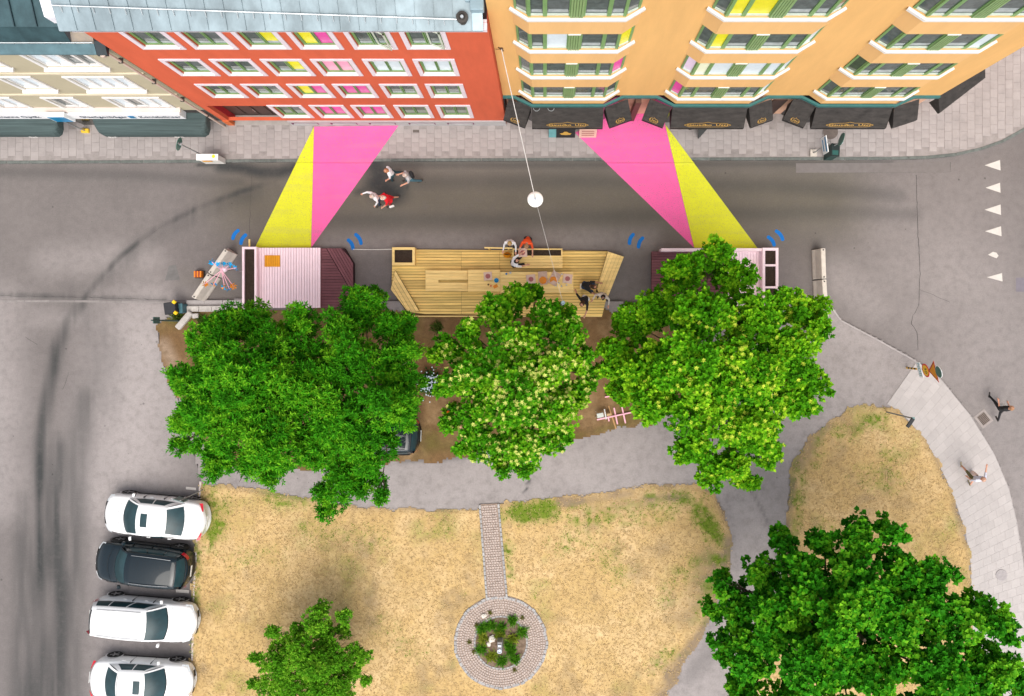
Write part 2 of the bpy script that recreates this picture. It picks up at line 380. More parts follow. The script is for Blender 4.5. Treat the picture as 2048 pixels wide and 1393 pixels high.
while xx < 24.5:
    top = 9.1 if xx < 16.0 else 15.5
    yy = 7.36 + (0.2 if i % 2 else 0.0) + random.choice((0, 0, .1))
    while yy < top:
        c = [(xx + a, yy + b) for a in (-.17, .17) for b in (-.2, .2)]
        if all(in_poly(np.array([p[0]]), np.array([p[1]]), pp)[0] for p in c):
            seen = 0 if yy < 8.9 or xx > 16 else 5
            cells.append((xx, yy, 0, seen + abs(xx) * 0.02 + abs(yy) * 0.01))
        yy += 0.405
    i += 1; xx += 0.345
lay_slabs(pave, cells, 0.335, 0.395, PAV_Z)

# ------------------------------------------------------------------ the park island: asphalt path, lawns, soil, slab footway
ISL = [(345, 624), (374, 606), (480, 600), (800, 604), (1240, 606), (1660, 610), (1681, 640), (1760, 682), (1825, 718), (1880, 758), (1940, 832), (1985, 905), (2015, 975), (2032, 1045), (2043, 1110), (2052, 1200), (2060, 1300), (2060, 1500),
       (384, 1500), (392, 1180), (405, 962), (388, 900), (352, 780), (322, 715), (318, 660)]
isl = poly(ISL)
IZ = 0.10
x, y, F = grid_sheet(-17.6, 22.2, -19.2, 1.3, 0.125, isl)
me = np_mesh('park_path', np.stack([x, y, np.full(len(x), IZ)], 1), F)
set_attr(me, 'lite', .68 + .32 * field(x, y, [([(820, 985), (1050, 960), (1300, 930), (1480, 960), (1520, 1080), (1470, 1250), (1400, 1400)], 120, 0.75), ([(1690, 660), (1720, 760), (1600, 900)], 130, 1.0)]))
set_attr(me, 'dark', field(x, y, [([(800, 922), (930, 915)], 10, 0.5), ([(1055, 968), (1060, 960)], 5, .9), ([(1500, 970), (1560, 1100)], 5, .35), ([(1055, 975), (1050, 982)], 5, .9), ([(1380, 1350), (1420, 1300)], 30, 0.3)]))
set_attr(me, 'brown', field(x, y, [([(620, 1000), (950, 1010), (1250, 985)], 22, 0.4)]))
tag(link('park_path', me, M_ASPH), 'light asphalt path through the small park', 'path', kind='structure')
isl_in = poly(ISL)
skirt = MB()
for a, b in zip(isl_in, isl_in[1:] + isl_in[:1]): skirt.add([(*a, -.1), (*b, -.1), (*b, IZ + .001), (*a, IZ + .001)], [(0, 1, 2, 3)])
tag(skirt.build('park_kerb', mat('old_concrete', (0.30, 0.275, 0.265), 0.9, 0.15, 5, 0.3), None), 'low kerb round the park island', 'kerb', kind='structure')
PK = bpy.data.objects['park_kerb']
M_KERB2 = mat('pale_kerb', (0.36, 0.33, 0.32), 0.9, 0.12, 5, 0.3, 40, rnd=0.08)
kerb_stones(poly(ISL[5:18])[::-1], PK, -0.1, IZ + 0.012, 0.07, 0.9, M_KERB2)
kerb_stones(poly([(386, 1420), (392, 1180), (405, 962)])[::-1], PK, -0.1, IZ + 0.03, 0.09, 1.0, mat('pink_granite', (0.50, 0.43, 0.40), 0.85, 0.15, 8, 0.3, rnd=0.1), side=-1)
kerb_stones(poly([(0, 600), (200, 601), (372, 604)]), ground, -0.05, 0.012, 0.10, 1.1, mat('flush_stone', (0.215, 0.195, 0.188), 0.9, 0.15, 5, .3, rnd=.1), 'flush_kerb_stone', side=-1)
kerb_stones(poly([(375, 601), (484, 601)]), PK, -0.05, 0.14, 0.16, 0.8, M_KERB2, side=-1)
kerb_stones(poly([(374, 613), (478, 612)]), PK, 0.0, 0.17, 0.26, 0.55, mat('edging_stone', (0.46, 0.43, 0.40), 0.9, 0.2, 6, 0.4, rnd=0.12), 'edging_stone', side=-1)

# slab footway round the corner (south-east)
OUT = [(1832, 723), (1880, 760), (1940, 835), (1985, 908), (2014, 977), (2030, 1047), (2041, 1112), (2050, 1200), (2058, 1300), (2058, 1440)]
INN = [(1772, 808), (1800, 824), (1850, 882), (1887, 952), (1908, 1003), (1928, 1062), (1939, 1130), (1940, 1200), (1945, 1300), (1955, 1440)]
foot = MB().prism(poly(OUT) + poly(INN)[::-1], 0.0, IZ + 0.012).build('footway', mat('footway_joint', (0.35, 0.322, 0.31), 0.95, 0.12, 3, .3), None)
tag(foot, 'pale slab footway curving round the corner lawn', 'footway', kind='structure')
M_SLAB_BAK = M_SLAB
M_SLAB = mat('pale_slab', (0.41, 0.378, 0.365), 0.9, 0.06, 2.2, 0.25, 40, rnd=0.045)
def along(P, t):
    seg = [math.hypot(b[0] - a[0], b[1] - a[1]) for a, b in zip(P, P[1:])]; d = t * sum(seg)
    for (a, b), l in zip(zip(P, P[1:]), seg):
        if d <= l: return (a[0] + (b[0] - a[0]) * d / l, a[1] + (b[1] - a[1]) * d / l)
        d -= l
    return P[-1]
po, pi_ = poly(OUT), poly(INN); FP = po + pi_[::-1]
nrow = 46; cnt = 0
for r in range(nrow):
    a0, a1 = along(po, r / nrow), along(po, (r + 1) / nrow); b0, b1 = along(pi_, r / nrow), along(pi_, (r + 1) / nrow)
    Lr = math.hypot(a0[0] - b0[0], a0[1] - b0[1]); nc = max(2, round(Lr / 0.44))
    cuts = [0] + [(k + (0.5 if r % 2 else 0)) / nc for k in range(1, nc)] + [1]
    mix = lambda p, q, t, g: (p[0] + (q[0] - p[0]) * t, p[1] + (q[1] - p[1]) * t)
    for t0, t1 in zip(cuts, cuts[1:]):
        e = 0.005 / Lr; g = 0.009
        lo = lambda t: mix(mix(b0, a0, t, 0), mix(b1, a1, t, 0), g, 0); hi = lambda t: mix(mix(b0, a0, t, 0), mix(b1, a1, t, 0), 1 - g, 0)
        if cnt < 295: MB().prism([lo(t0 + e), lo(t1 - e), hi(t1 - e), hi(t0 + e)], IZ - .02, IZ + 0.017 + random.uniform(-.0015, .0015)).build('slab', M_SLAB, foot)
        cnt += 1
M_SLAB = M_SLAB_BAK

# lawns ------------------------------------------------------------
LAWN1 = [(400, 968), (470, 972), (560, 985), (640, 1000), (740, 1016), (860, 1019), (960, 1016), (1002, 1008), (1060, 998), (1115, 992), (1210, 985), (1290, 968), (1390, 968), (1425, 985), (1450, 1030), (1464, 1075), (1460, 1125), (1445, 1190), (1405, 1270), (1355, 1350), (1310, 1440), (378, 1440), (386, 1180)]
LAWN2 = [(1690, 822), (1740, 808), (1790, 818), (1850, 880), (1886, 950), (1908, 1003), (1928, 1062), (1939, 1130), (1940, 1200), (1945, 1300), (1955, 1440), (1440, 1440), (1500, 1330), (1555, 1190), (1572, 1100), (1572, 1010), (1585, 930), (1620, 870)]
SOIL = [(318, 650), (372, 622), (480, 616), (640, 618), (1200, 622), (1330, 640), (1400, 720), (1380, 800), (1300, 846), (1240, 857), (1170, 872), (1060, 890), (930, 912), (800, 925), (640, 940), (520, 945), (440, 925), (400, 870), (352, 780), (322, 715)]
green = [([(1040, 1025), (1090, 1018)], 34, 1.0), ([(1010, 1030), (1110, 1030)], 26, 0.6), ([(1400, 1020), (1425, 1075)], 36, 1.0), ([(1150, 1035), (1330, 1020)], 40, .55), ([(1440, 1100), (1400, 1230)], 40, .45), ([(1300, 990), (1400, 1000)], 26, 0.55), ([(1200, 1030), (1300, 1010)], 26, 0.4),
         ([(430, 990), (440, 1030), (420, 1080)], 50, 0.5), ([(405, 1000), (395, 1150), (385, 1300)], 16, 0.55), ([(540, 1000), (640, 1010)], 24, 0.35), ([(1010, 1080), (1020, 1150)], 20, 0.5), ([(880, 1050)], 40, 0.35),
         ([(1590, 900), (1600, 960), (1585, 1080)], 22, 0.55), ([(1640, 850), (1630, 930)], 20, 0.45), ([(1770, 905), (1790, 920)], 28, 0.55), ([(1720, 950), (1780, 960)], 40, 0.4), ([(1680, 870), (1760, 840)], 35, 0.4), ([(1640, 1060), (1700, 1100)], 40, 0.45),
         ([(1330, 1200), (1380, 1130)], 36, 0.35), ([(1210, 1100), (1240, 1140)], 50, 0.25), ([(1340, 1300), (1310, 1330)], 30, 0.4), ([(620, 1060), (760, 1080)], 40, 0.3), ([(470, 1120), (560, 1110)], 34, 0.25), ([(760, 1250), (840, 1300)], 40, 0.2), ([(1180, 1060), (1120, 1090)], 40, 0.35)]
bare = [([(1120, 1005), (1200, 1000), (1260, 985)], 16, 0.9), ([(1290, 995), (1370, 995)], 14, 0.75), ([(1455, 1080), (1445, 1180), (1400, 1270), (1350, 1345), (1315, 1400)], 26, 1.0), ([(1420, 1120), (1380, 1230)], 48, 0.7), ([(1180, 1010), (1300, 1000)], 30, .5),
        ([(1585, 960), (1575, 1050)], 14, 0.7), ([(1640, 860), (1600, 930)], 26, 0.65), ([(1905, 1010), (1930, 1090)], 12, 0.6), ([(690, 1215), (700, 1245)], 15, 0.35), ([(460, 975), (640, 1003), (900, 1020)], 8, 0.4), ([(1440, 1000), (1460, 1060)], 14, 0.5)]  # the small patch beside the young tree is its cast shadow, painted in
LUSH = [([(1035, 1024), (1098, 1016)], 30, 1.0), ([(1405, 1030), (1424, 1066)], 26, .9), ([(432, 1010), (425, 1060)], 30, .5)]
def lawn(P, nm, lab):
    pw = poly(P); xs_ = [p[0] for p in pw]; ys_ = [p[1] for p in pw]
    x, y, F = grid_sheet(min(xs_) - .2, max(xs_) + .2, min(ys_) - .2, max(ys_) + .2, 0.06, pw, jitter=0.24)
    z = IZ + 0.008 + 0.02 * vnoise(x, y, 2.1, 8) + 0.012 * vnoise(x, y, 9.0, 9)
    me = np_mesh(nm, np.stack([x, y, z], 1), F)
    n1 = vnoise(x, y, 0.55, 21); n2 = vnoise(x, y, 1.9, 22)
    g = 1.9 * field(x, y, green) * (0.15 + 0.6 * n2) * np.clip(2.2 * vnoise(x, y, 5.5, 27) - .35, 0, 1.3) + np.clip(n1 * .65 + n2 * .5 - 0.70, 0, 1) * 1.2
    g = g + field(x, y, LUSH) * (.45 + .75 * vnoise(x, y, 3.1, 25))
    set_attr(me, 'green', np.clip(g, 0, 1)); edge = np.clip(1 - dist_line(x, y, pw + pw[:1]) / .42, 0, 1); n3 = vnoise(x, y, 3.1, 25); n4 = vnoise(x, y, .9, 26)
    set_attr(me, 'bare', np.clip(field(x, y, bare) * (0.5 + n2) + edge ** 2 * (.25 + .6 * n3) + np.clip(n4 * .8 + n3 * .45 - .74, 0, 1) * 1.5, 0, 1))
    set_attr(me, 'pale', np.clip(vnoise(x, y, 0.8, 23) * .7 + vnoise(x, y, 3.3, 24) * .5 - .45, 0, 1))
    return tag(link(nm, me, M_LAWN), lab, 'lawn', kind='structure')
M_LAWN = attr_mat('dry_lawn', (0.475, 0.325, 0.140), [('pale', (0.61, 0.445, 0.245)), ('bare', (0.225, 0.165, 0.105)), ('green', (0.135, 0.185, 0.018))],
                  rough=0.95, nscale=(0.9, 5.0, 22.0), namp=(0.09, 0.13, 0.14), bump=0.5, bscale=34, breakup=0.85)
L1 = lawn(LAWN1, 'lawn', 'dry straw coloured lawn round the stone ring'); L2 = lawn(LAWN2, 'lawn', 'dry corner lawn beside the slab footway')
pw = poly(SOIL)
x, y, F = grid_sheet(-17.8, 7.5, -7.6, 1.2, 0.085, pw, jitter=0.3)
me = np_mesh('soil', np.stack([x, y, IZ + 0.016 + 0.025 * vnoise(x, y, 1.7, 31)], 1), F)
set_attr(me, 'green', np.clip(field(x, y, [([(350, 640), (480, 640)], 22, 0.8), ([(860, 880), (1000, 870)], 40, 0.5), ([(1100, 880), (1250, 850)], 14, 0.4)]) * (0.3 + vnoise(x, y, 2.0, 32)) + np.clip(vnoise(x, y, 1.2, 33) - .6, 0, 1), 0, 1))
set_attr(me, 'pale', np.clip(vnoise(x, y, 1.0, 34) + vnoise(x, y, 4.0, 35) * .6 - .7, 0, 1)); set_attr(me, 'bare', field(x, y, [([(330, 690), (345, 720)], 26, .5)]))
tag(link('soil', me, attr_mat('bare_soil', (0.155, 0.090, 0.040), [('pale', (0.25, 0.165, 0.085)), ('green', (0.08, 0.085, 0.013)), ('bare', (0.33, 0.26, 0.20))], rough=0.95, nscale=(0.8, 5, 30), namp=(.15, .2, .25), bump=0.8, bscale=30, breakup=0.7)),
    'brown soil under the park trees', 'soil', kind='structure')

# grass blades: nobody could count them
def blades(P, n, seed, nm, lab, zb):
    r = np.random.default_rng(seed); pw = np.array(poly(P)); lo, hi = pw.min(0), pw.max(0)
    hi = np.minimum(hi, [23, 20]); lo = np.maximum(lo, [-26, -17.6])
    px_ = lo[0] + r.random(n) * (hi[0] - lo[0]); py_ = lo[1] + r.random(n) * (hi[1] - lo[1])
    k = in_poly(px_, py_, poly(P)); px_, py_ = px_[k], py_[k]
    k = ~((np.hypot(px_ - RC[0], py_ - RC[1]) < 2.2) | in_poly(px_, py_, poly(PATHP))); px_, py_ = px_[k], py_[k]; n = len(px_)
    b = field(px_, py_, bare); k = r.random(n) > b * .8; px_, py_ = px_[k], py_[k]; n = len(px_)
    V = []; T = []
    g = np.clip(field(px_, py_, LUSH) + 1.7 * field(px_, py_, green) * np.clip(2.2 * vnoise(px_, py_, 5.5, 27) - .35, 0, 1.3) * (.3 + vnoise(px_, py_, 1.9, 22)) + np.clip(vnoise(px_, py_, .55, 21) * .6 + vnoise(px_, py_, 1.9, 22) * .5 - .78, 0, 1), 0, 1)
    for q in range(3):
        a = r.random(n) * 6.283; l = .03 + r.random(n) * .055; h = .008 + r.random(n) * .022; w = .009 + .008 * r.random(n)
        dx, dy = np.cos(a), np.sin(a); ox, oy = (r.random(n) - .5) * .05, (r.random(n) - .5) * .05
        z0 = np.full(n, zb)
        V.append(np.stack([np.stack([px_ + ox - dy * w, py_ + oy + dx * w, z0], 1), np.stack([px_ + ox + dy * w, py_ + oy - dx * w, z0], 1), np.stack([px_ + ox + dx * l, py_ + oy + dy * l, z0 + h], 1)], 1))
        t = r.random(n); gg = (r.random(n) < g * .9)[:, None]
        dry = np.stack([.45 + .20 * t, .315 + .16 * t, .14 + .11 * t], 1); dk = (r.random(n) < .10)[:, None]; dry = np.where(dk, dry * .6, dry)
        gr = np.stack([.07 + .13 * t, .16 + .16 * t, .010 + .012 * t], 1)
        c = np.where(gg, gr, dry); T.append(np.repeat(np.concatenate([c, np.ones((n, 1))], 1)[:, None, :], 3, 1))
    V = np.concatenate(V).reshape(-1, 3); T = np.concatenate(T).reshape(-1, 4)
    me = np_mesh(nm, V, np.arange(len(V)).reshape(-1, 3)); ca = me.attributes.new('tint', 'FLOAT_COLOR', 'POINT'); ca.data.foreach_set('color', T.astype(np.float32).ravel())
    tag(link(nm, me, M_BLADE), lab, 'grass', kind='stuff')
M_BLADE = leaf_mat('grass_blade', 0.2, 0.8)
RC = W2(1002, 1283); PATHP = [(958, 1008), (997, 1006), (1014, 1200), (972, 1200)]
blades(LAWN1, 27000, 5, 'dry_grass', 'short dry grass blades on the lawn round the stone ring', IZ + .036)
blades(LAWN2, 15000, 6, 'dry_grass', 'short dry grass blades on the corner lawn', IZ + .036)

# cobbled path and ring -----------------------------------------------
M_COB = mat('cobble', (0.42, 0.345, 0.305), 0.85, 0.2, 7, 0.5, 30); M_SETT = mat('grey_sett', (0.335, 0.325, 0.32), 0.85, 0.2, 6, 0.4, rnd=0.1)
ring = MB().prism([(RC[0] + 2.12 * math.cos(a), RC[1] + 2.12 * math.sin(a)) for a in np.linspace(0, 2 * math.pi, 64, endpoint=False)], 0.0, IZ + 0.05)
ring = ring.build('stone_ring', mat('sett_joint', (0.31, 0.235, 0.19), 0.95, 0.2, 5, .4), None); tag(ring, 'round ring of small cobbles in the lawn', 'paving', kind='structure')
cob = MB(); colz = IZ + 0.075
def stone(b, cx, cy, sx, sy, rz, z):
    c, s = math.cos(rz), math.sin(rz); j = lambda: random.uniform(-.008, .008)
    lo = [(-sx / 2 + j(), -sy / 2 + j()), (sx / 2 + j(), -sy / 2 + j()), (sx / 2 + j(), sy / 2 + j()), (-sx / 2 + j(), sy / 2 + j())]
    P = [(cx + p * c - q * s, cy + p * s + q * c, z - .03) for p, q in lo] + [(cx + .8 * (p * c - q * s), cy + .8 * (p * s + q * c), z + random.uniform(-.006, .006)) for p, q in lo]
    b.add(P, [(4, 5, 6, 7), (0, 1, 5, 4), (1, 2, 6, 5), (2, 3, 7, 6), (3, 0, 4, 7)])
rr = 1.28
while rr < 1.98:
    n = int(2 * math.pi * rr / 0.115)
    for k in range(n): a = 2 * math.pi * (k + .5 * random.random() * .3) / n + rr * 3; stone(cob, RC[0] + rr * math.cos(a), RC[1] + rr * math.sin(a), 0.098, 0.1, a, colz)
    rr += 0.112
tag(cob.build('cobble_field', M_COB, ring), kind='stuff')
for k in range(64):
    a = 2 * math.pi * k / 64 + random.uniform(-.012, .012); q_ = 2.05 + random.uniform(-.04, .04); b = MB(); stone(b, RC[0] + q_ * math.cos(a), RC[1] + q_ * math.sin(a), 0.13, 0.19, a, colz + .004); b.build('sett', M_SETT, ring)
for k in range(44):
    a = 2 * math.pi * k / 44; b = MB(); stone(b, RC[0] + 1.185 * math.cos(a), RC[1] + 1.185 * math.sin(a), 0.09, 0.155, a, colz + .006); b.build('sett', M_SETT, ring)
bed = MB().prism([(RC[0] + 1.13 * math.cos(a), RC[1] + 1.13 * math.sin(a)) for a in np.linspace(0, 2 * math.pi, 40, endpoint=False)], 0.0, IZ + 0.065)
tag(bed.build('flower_bed', mat('bed_soil', (0.13, 0.085, 0.055), 0.95, 0.35, 6, .8, 20, col2=(0.24, 0.17, 0.12)), None), 'round soil bed inside the cobble ring', 'flower bed', kind='structure')
pth = MB().prism(poly([(959, 1008), (998, 1006), (1015, 1196), (974, 1198)]), 0.0, IZ + 0.045).build('cobble_path', MATS['sett_joint'], None)
tag(pth, 'narrow cobbled path across the lawn', 'path', kind='structure')
cp = MB(); rows = 38
A0, A1, B0, B1 = W2(963, 1010), W2(994, 1008), W2(977, 1196), W2(1011, 1194)
for r in range(rows):
    t = (r + .5) / rows; l = (A0[0] + (B0[0] - A0[0]) * t, A0[1] + (B0[1] - A0[1]) * t); q = (A1[0] + (B1[0] - A1[0]) * t, A1[1] + (B1[1] - A1[1]) * t)
    for c in range(6):
        u = (c + .5 + (.25 if r % 2 else -.0)) / 6.4; stone(cp, l[0] + (q[0] - l[0]) * u, l[1] + (q[1] - l[1]) * u, 0.105, 0.1, random.uniform(-.12, .12), colz)
tag(cp.build('cobble_field', M_COB, pth), kind='stuff')
for r in range(20):
    t = (r + .5) / 20
    for P0, P1 in ((W2(960, 1008), W2(974, 1196)), (W2(997, 1006), W2(1014, 1194))):
        b = MB(); stone(b, P0[0] + (P1[0] - P0[0]) * t, P0[1] + (P1[1] - P0[1]) * t, 0.10, 0.2, .08, colz + .005); b.build('sett', M_SETT, pth)

def road_paint(nm, c):
    """road paint: asphalt grain showing through, dust and scuffs along the street"""
    m = mat(nm, c, 0.8, 0.05, 1.6, 0.45, 80); nt = m.node_tree; L = nt.links; b = nt.nodes['Principled BSDF']; src = b.inputs['Base Color'].links[0].from_socket
    tc = nt.nodes.new('ShaderNodeTexCoord')
    for sc_, st, lo, hi, amt, dirt in ((26, (1, 1, 1), .55, .72, .75, (.20, .17, .16)), (1.0, (.25, 2.6, 1), .50, .75, .22, (.30, .24, .22))):
        mp = nt.nodes.new('ShaderNodeMapping'); mp.inputs['Scale'].default_value = st; L.new(tc.outputs['Object'], mp.inputs[0])
        n = nt.nodes.new('ShaderNodeTexNoise'); n.inputs['Scale'].default_value = sc_; n.inputs['Detail'].default_value = 5; L.new(mp.outputs[0], n.inputs['Vector'])
        r = nt.nodes.new('ShaderNodeMapRange'); r.inputs['From Min'].default_value = lo; r.inputs['From Max'].default_value = hi; r.inputs['To Max'].default_value = amt; L.new(n.outputs['Fac'], r.inputs['Value'])
        x_ = nt.nodes.new('ShaderNodeMix'); x_.data_type = 'RGBA'; L.new(r.outputs[0], x_.inputs['Factor']); L.new(src, x_.inputs['A']); x_.inputs['B'].default_value = (*dirt, 1); src = x_.outputs['Result']
    L.new(src, b.inputs['Base Color']); return m
# painted beams, dashes, give-way teeth, bay ticks -----------------------
M_PINK = road_paint('pink_paint', (0.80, 0.115, 0.345)); M_YEL = road_paint('yellow_paint', (0.63, 0.64, 0.022))

M_BLUE = mat('blue_paint', (0.0, 0.14, 0.47), 0.7, 0.08, 6); M_WPT = mat('white_road_paint', (0.52, 0.485, 0.45), 0.8, 0.08, 5, .3)
def clip(P, yl, above):
    out = []
    for (x0, y0), (x1, y1) in zip(P, P[1:] + P[:1]):
        i0 = (y0 > yl) == above; i1 = (y1 > yl) == above
        if i0: out.append((x0, y0))
        if i0 != i1: t = (yl - y0) / (y1 - y0); out.append((x0 + (x1 - x0) * t, yl))
    return out
def beam(P, m, nm, lab):
    pw = poly(P); yk = 7.455
    lo = clip(pw, yk, False); hi = clip([W2(a, b, PAV_Z) for a, b in P], yk - .0, True)
    if lo: tag(MB().sheet(lo, 0.005).build(nm, m, ground), lab)
    if hi: tag(MB().sheet(hi, PAV_Z + 0.016).build(nm, m, pave), lab)
    e = sorted(p[0] for p in lo if abs(p[1] - yk) < 1e-6)
    if len(e) == 2: MB().add([(e[0], yk - .004, .004), (e[1], yk - .004, .004), (e[1], yk - .004, PAV_Z + .016), (e[0], yk - .004, PAV_Z + .016)], [(0, 1, 2, 3)]).build(nm, m, pave)
beam([(628, 254), (510, 496), (622, 496)], M_YEL, 'painted_beam', 'yellow beam painted towards the left pink platform')
beam([(628.4, 254), (622.4, 496), (797, 252)], M_PINK, 'painted_beam', 'pink beam painted towards the left pink platform')
beam([(1150, 266), (1212, 236), (1212, 205), (1330, 205), (1330, 250), (1388, 496)], M_PINK, 'painted_beam', 'pink beam painted from the awnings to the right platform')
beam([(1330.5, 250), (1388.5, 496), (1516, 498)], M_YEL, 'painted_beam', 'yellow beam painted towards the right pink platform')
def dash(px0, py0, px1, py1, bow):
    a, b = W2(px0, py0), W2(px1, py1); n = 10; w = 0.085; c = []
    for i in range(n + 1):
        t = i / n; u = 4 * t * (1 - t) * bow / S; dx, dy = b[0] - a[0], b[1] - a[1]; L = math.hypot(dx, dy)
        c.append((a[0] + dx * t - dy / L * u, a[1] + dy * t + dx / L * u, dx / L, dy / L))
    l = [(p[0] - p[3] * w, p[1] + p[2] * w) for p in c]; r = [(p[0] + p[3] * w, p[1] - p[2] * w) for p in c]
    cap = lambda p, s0: [(p[0] + w * math.cos(s0 + k * math.pi / 6), p[1] + w * math.sin(s0 + k * math.pi / 6)) for k in range(1, 6)]
    th = math.atan2(b[1] - a[1], b[0] - a[0])
    MB().sheet(r + cap(c[-1], th - math.pi / 2) + l[::-1] + cap(c[0], th + math.pi / 2), 0.0055).build('painted_dash', M_BLUE, ground)
for d in ((466, 477, 476, 462, 2), (482, 487, 491, 471, 2), (697, 481, 706, 497, 2), (712, 470, 722, 487, 2), (1259, 487, 1266, 470, 2), (1277, 494, 1285, 477, 2), (1537, 475, 1548, 490, 2), (1553, 463, 1565, 479, 2)): dash(*d)
MB().sheet(poly([(1592, 327), (1900, 325.5), (1901, 345), (1592, 346)]), 0.004).build('asphalt_patch', mat('patch_asphalt', (0.165, 0.148, 0.142), .9, .1, 4, .4, 60), ground)
MB().sheet(poly([(338, 532), (352, 530), (360, 560), (330, 562)]), 0.004).build('asphalt_patch', mat('patch_grey', (0.145, 0.138, 0.134), .9, .15, 4, .4, 60), ground)
MB().sheet(poly([(2032, 556), (2075, 556), (2075, 584), (2032, 584)]), 0.004).build('asphalt_patch', mat('patch_violet', (0.17, 0.155, 0.18), .9, .1, 4, .4, 60), ground)
for (a, b, wdt, hh) in ((1969, 331, 31, 21), (1971, 376, 29, 20), (1969, 420, 32, 21), (1970, 463, 32, 20), (1974, 555, 30, 17)):
    MB().sheet(poly([(a, b), (a + wdt, b - hh / 2), (a + wdt + 1, b + hh / 2)]), 0.005).build('give_way_tooth', M_WPT, ground)
MB().sheet(poly([(1976, 510), (1986, 504), (1993, 506), (1997, 512), (1993, 517), (1985, 514)]), 0.005).build('give_way_tooth', M_WPT, ground)
for a in ((352, 1179, 378, 1185), (366, 1068, 386, 1074), (372, 974, 392, 979)): MB().sheet(poly([(a[0], a[1]), (a[2], a[1] + 2), (a[2], a[3] + 2), (a[0], a[3])]), 0.005).build('bay_tick', M_WPT, ground)
def crack(P, w=0.022):
    b = MB()
    pts = []
    for (x0, y0), (x1, y1) in zip(P, P[1:]):
        n = max(2, int(math.hypot(x1 - x0, y1 - y0) / 8))
        for i in range(n): pts.append((x0 + (x1 - x0) * i / n + random.uniform(-1, 1), y0 + (y1 - y0) * i / n + random.uniform(-1, 1)))
    pts.append(P[-1]); q = poly(pts)
    L = [(p[0] - w * random.uniform(.3, .7), p[1] - w * .2) for p in q]; R = [(p[0] + w * random.uniform(.3, .7), p[1] + w * .2) for p in q]
    for i in range(len(q) - 1): b.add([(*L[i], .004), (*R[i], .004), (*R[i + 1], .004), (*L[i + 1], .004)], [(0, 1, 2, 3)])
    b.build('asphalt_crack', mat('crack', (0.055, 0.05, 0.05), 0.95, .3, 20), ground)
crack([(1832, 350), (1834, 430), (1840, 540), (1838, 610), (1826, 632), (1823, 648), (1834, 665), (1836, 700)])
crack([(1840, 580), (1865, 590), (1900, 605)], .015); crack([(1700, 346), (1880, 346), (1901, 344)], .012); crack([(1901, 344), (1901, 325)], .012)
crack([(0, 592), (120, 594), (210, 596), (370, 602)], .03); crack([(50, 675), (75, 690)], .015); crack([(125, 780), (138, 745)], .015)
crack([(480, 385), (400, 413), (330, 448), (290, 478)], .02); crack([(498, 480), (505, 330)], .012)
# ------------------------------------------------------------------ buildings
def wall_open(b, x0, x1, z0, z1, yf, ops, depth, thru=()):
    """south-facing wall skin with openings (xa,xb,za,zb) and reveals going back by depth"""
    xs = sorted({x0, x1, *[o[0] for o in ops], *[o[1] for o in ops]}); zs = sorted({z0, z1, *[o[2] for o in ops], *[o[3] for o in ops]})
    for xa, xb in zip(xs, xs[1:]):
        for za, zb in zip(zs, zs[1:]):
            cx, cz = (xa + xb) / 2, (za + zb) / 2
            if any(o[0] < cx < o[1] and o[2] < cz < o[3] for o in ops): continue
            b.add([(xa, yf, za), (xb, yf, za), (xb, yf, zb), (xa, yf, zb)], [(0, 1, 2, 3)])
    for xa, xb, za, zb in ops:
        yb = yf + depth
        b.add([(xa, yf, za), (xa, yb, za), (xa, yb, zb), (xa, yf, zb)], [(0, 1, 2, 3)]); b.add([(xb, yf, za), (xb, yb, za), (xb, yb, zb), (xb, yf, zb)], [(3, 2, 1, 0)])
        b.add([(xa, yf, za), (xb, yf, za), (xb, yb, za), (xa, yb, za)], [(0, 1, 2, 3)]); b.add([(xa, yf, zb), (xb, yf, zb), (xb, yb, zb), (xa, yb, zb)], [(3, 2, 1, 0)])
        if (xa, xb) not in thru: b.add([(xa, yb, za), (xb, yb, za), (xb, yb, zb), (xa, yb, zb)], [(0, 1, 2, 3)])
def glass(name, col, rough=0.06, var=0.35, spec=0.5): return mat(name, col, rough, var, 3.5, spec=spec)
G_DARK = glass('dark_glass', (0.085, 0.108, 0.104)); G_GREY = glass('grey_glass', (0.10, 0.12, 0.12)); G_GRN = glass('green_glass', (0.055, 0.085, 0.05))
G = {'d': G_DARK, 'g': G_GREY, 'n': G_GRN, 'y': glass('yellow_blind', (0.72, 0.66, 0.02), .25, .1, .3), 'm': glass('magenta_blind', (0.66, 0.06, 0.33), .25, .1, .3), 'p': glass('pink_blind', (0.80, 0.36, 0.50), .25, .08, .3), 'w': glass('white_blind', (0.62, 0.70, 0.76), .25, .08, .3), 'c': glass('cream_blind', (0.74, 0.76, 0.60), .25, .06, .3), 'l': glass('lilac_blind', (0.68, 0.60, 0.76), .25, .06, .3)}
G_SILL = glass('room_sill', (0.30, 0.34, 0.35), .2, .3, .3)
M_GREEN = mat('green_paint', (0.16, 0.285, 0.105), 0.5, 0.12, 5, rnd=0.05); M_DGREEN = mat('deep_green_paint', (0.07, 0.155, 0.05), 0.5, 0.12, 5)
M_WHITE = mat('white_trim', (0.70, 0.68, 0.66), 0.6, 0.05, 5); M_LILAC = mat('pale_surround', (0.66, 0.58, 0.63), 0.75, 0.06, 4)

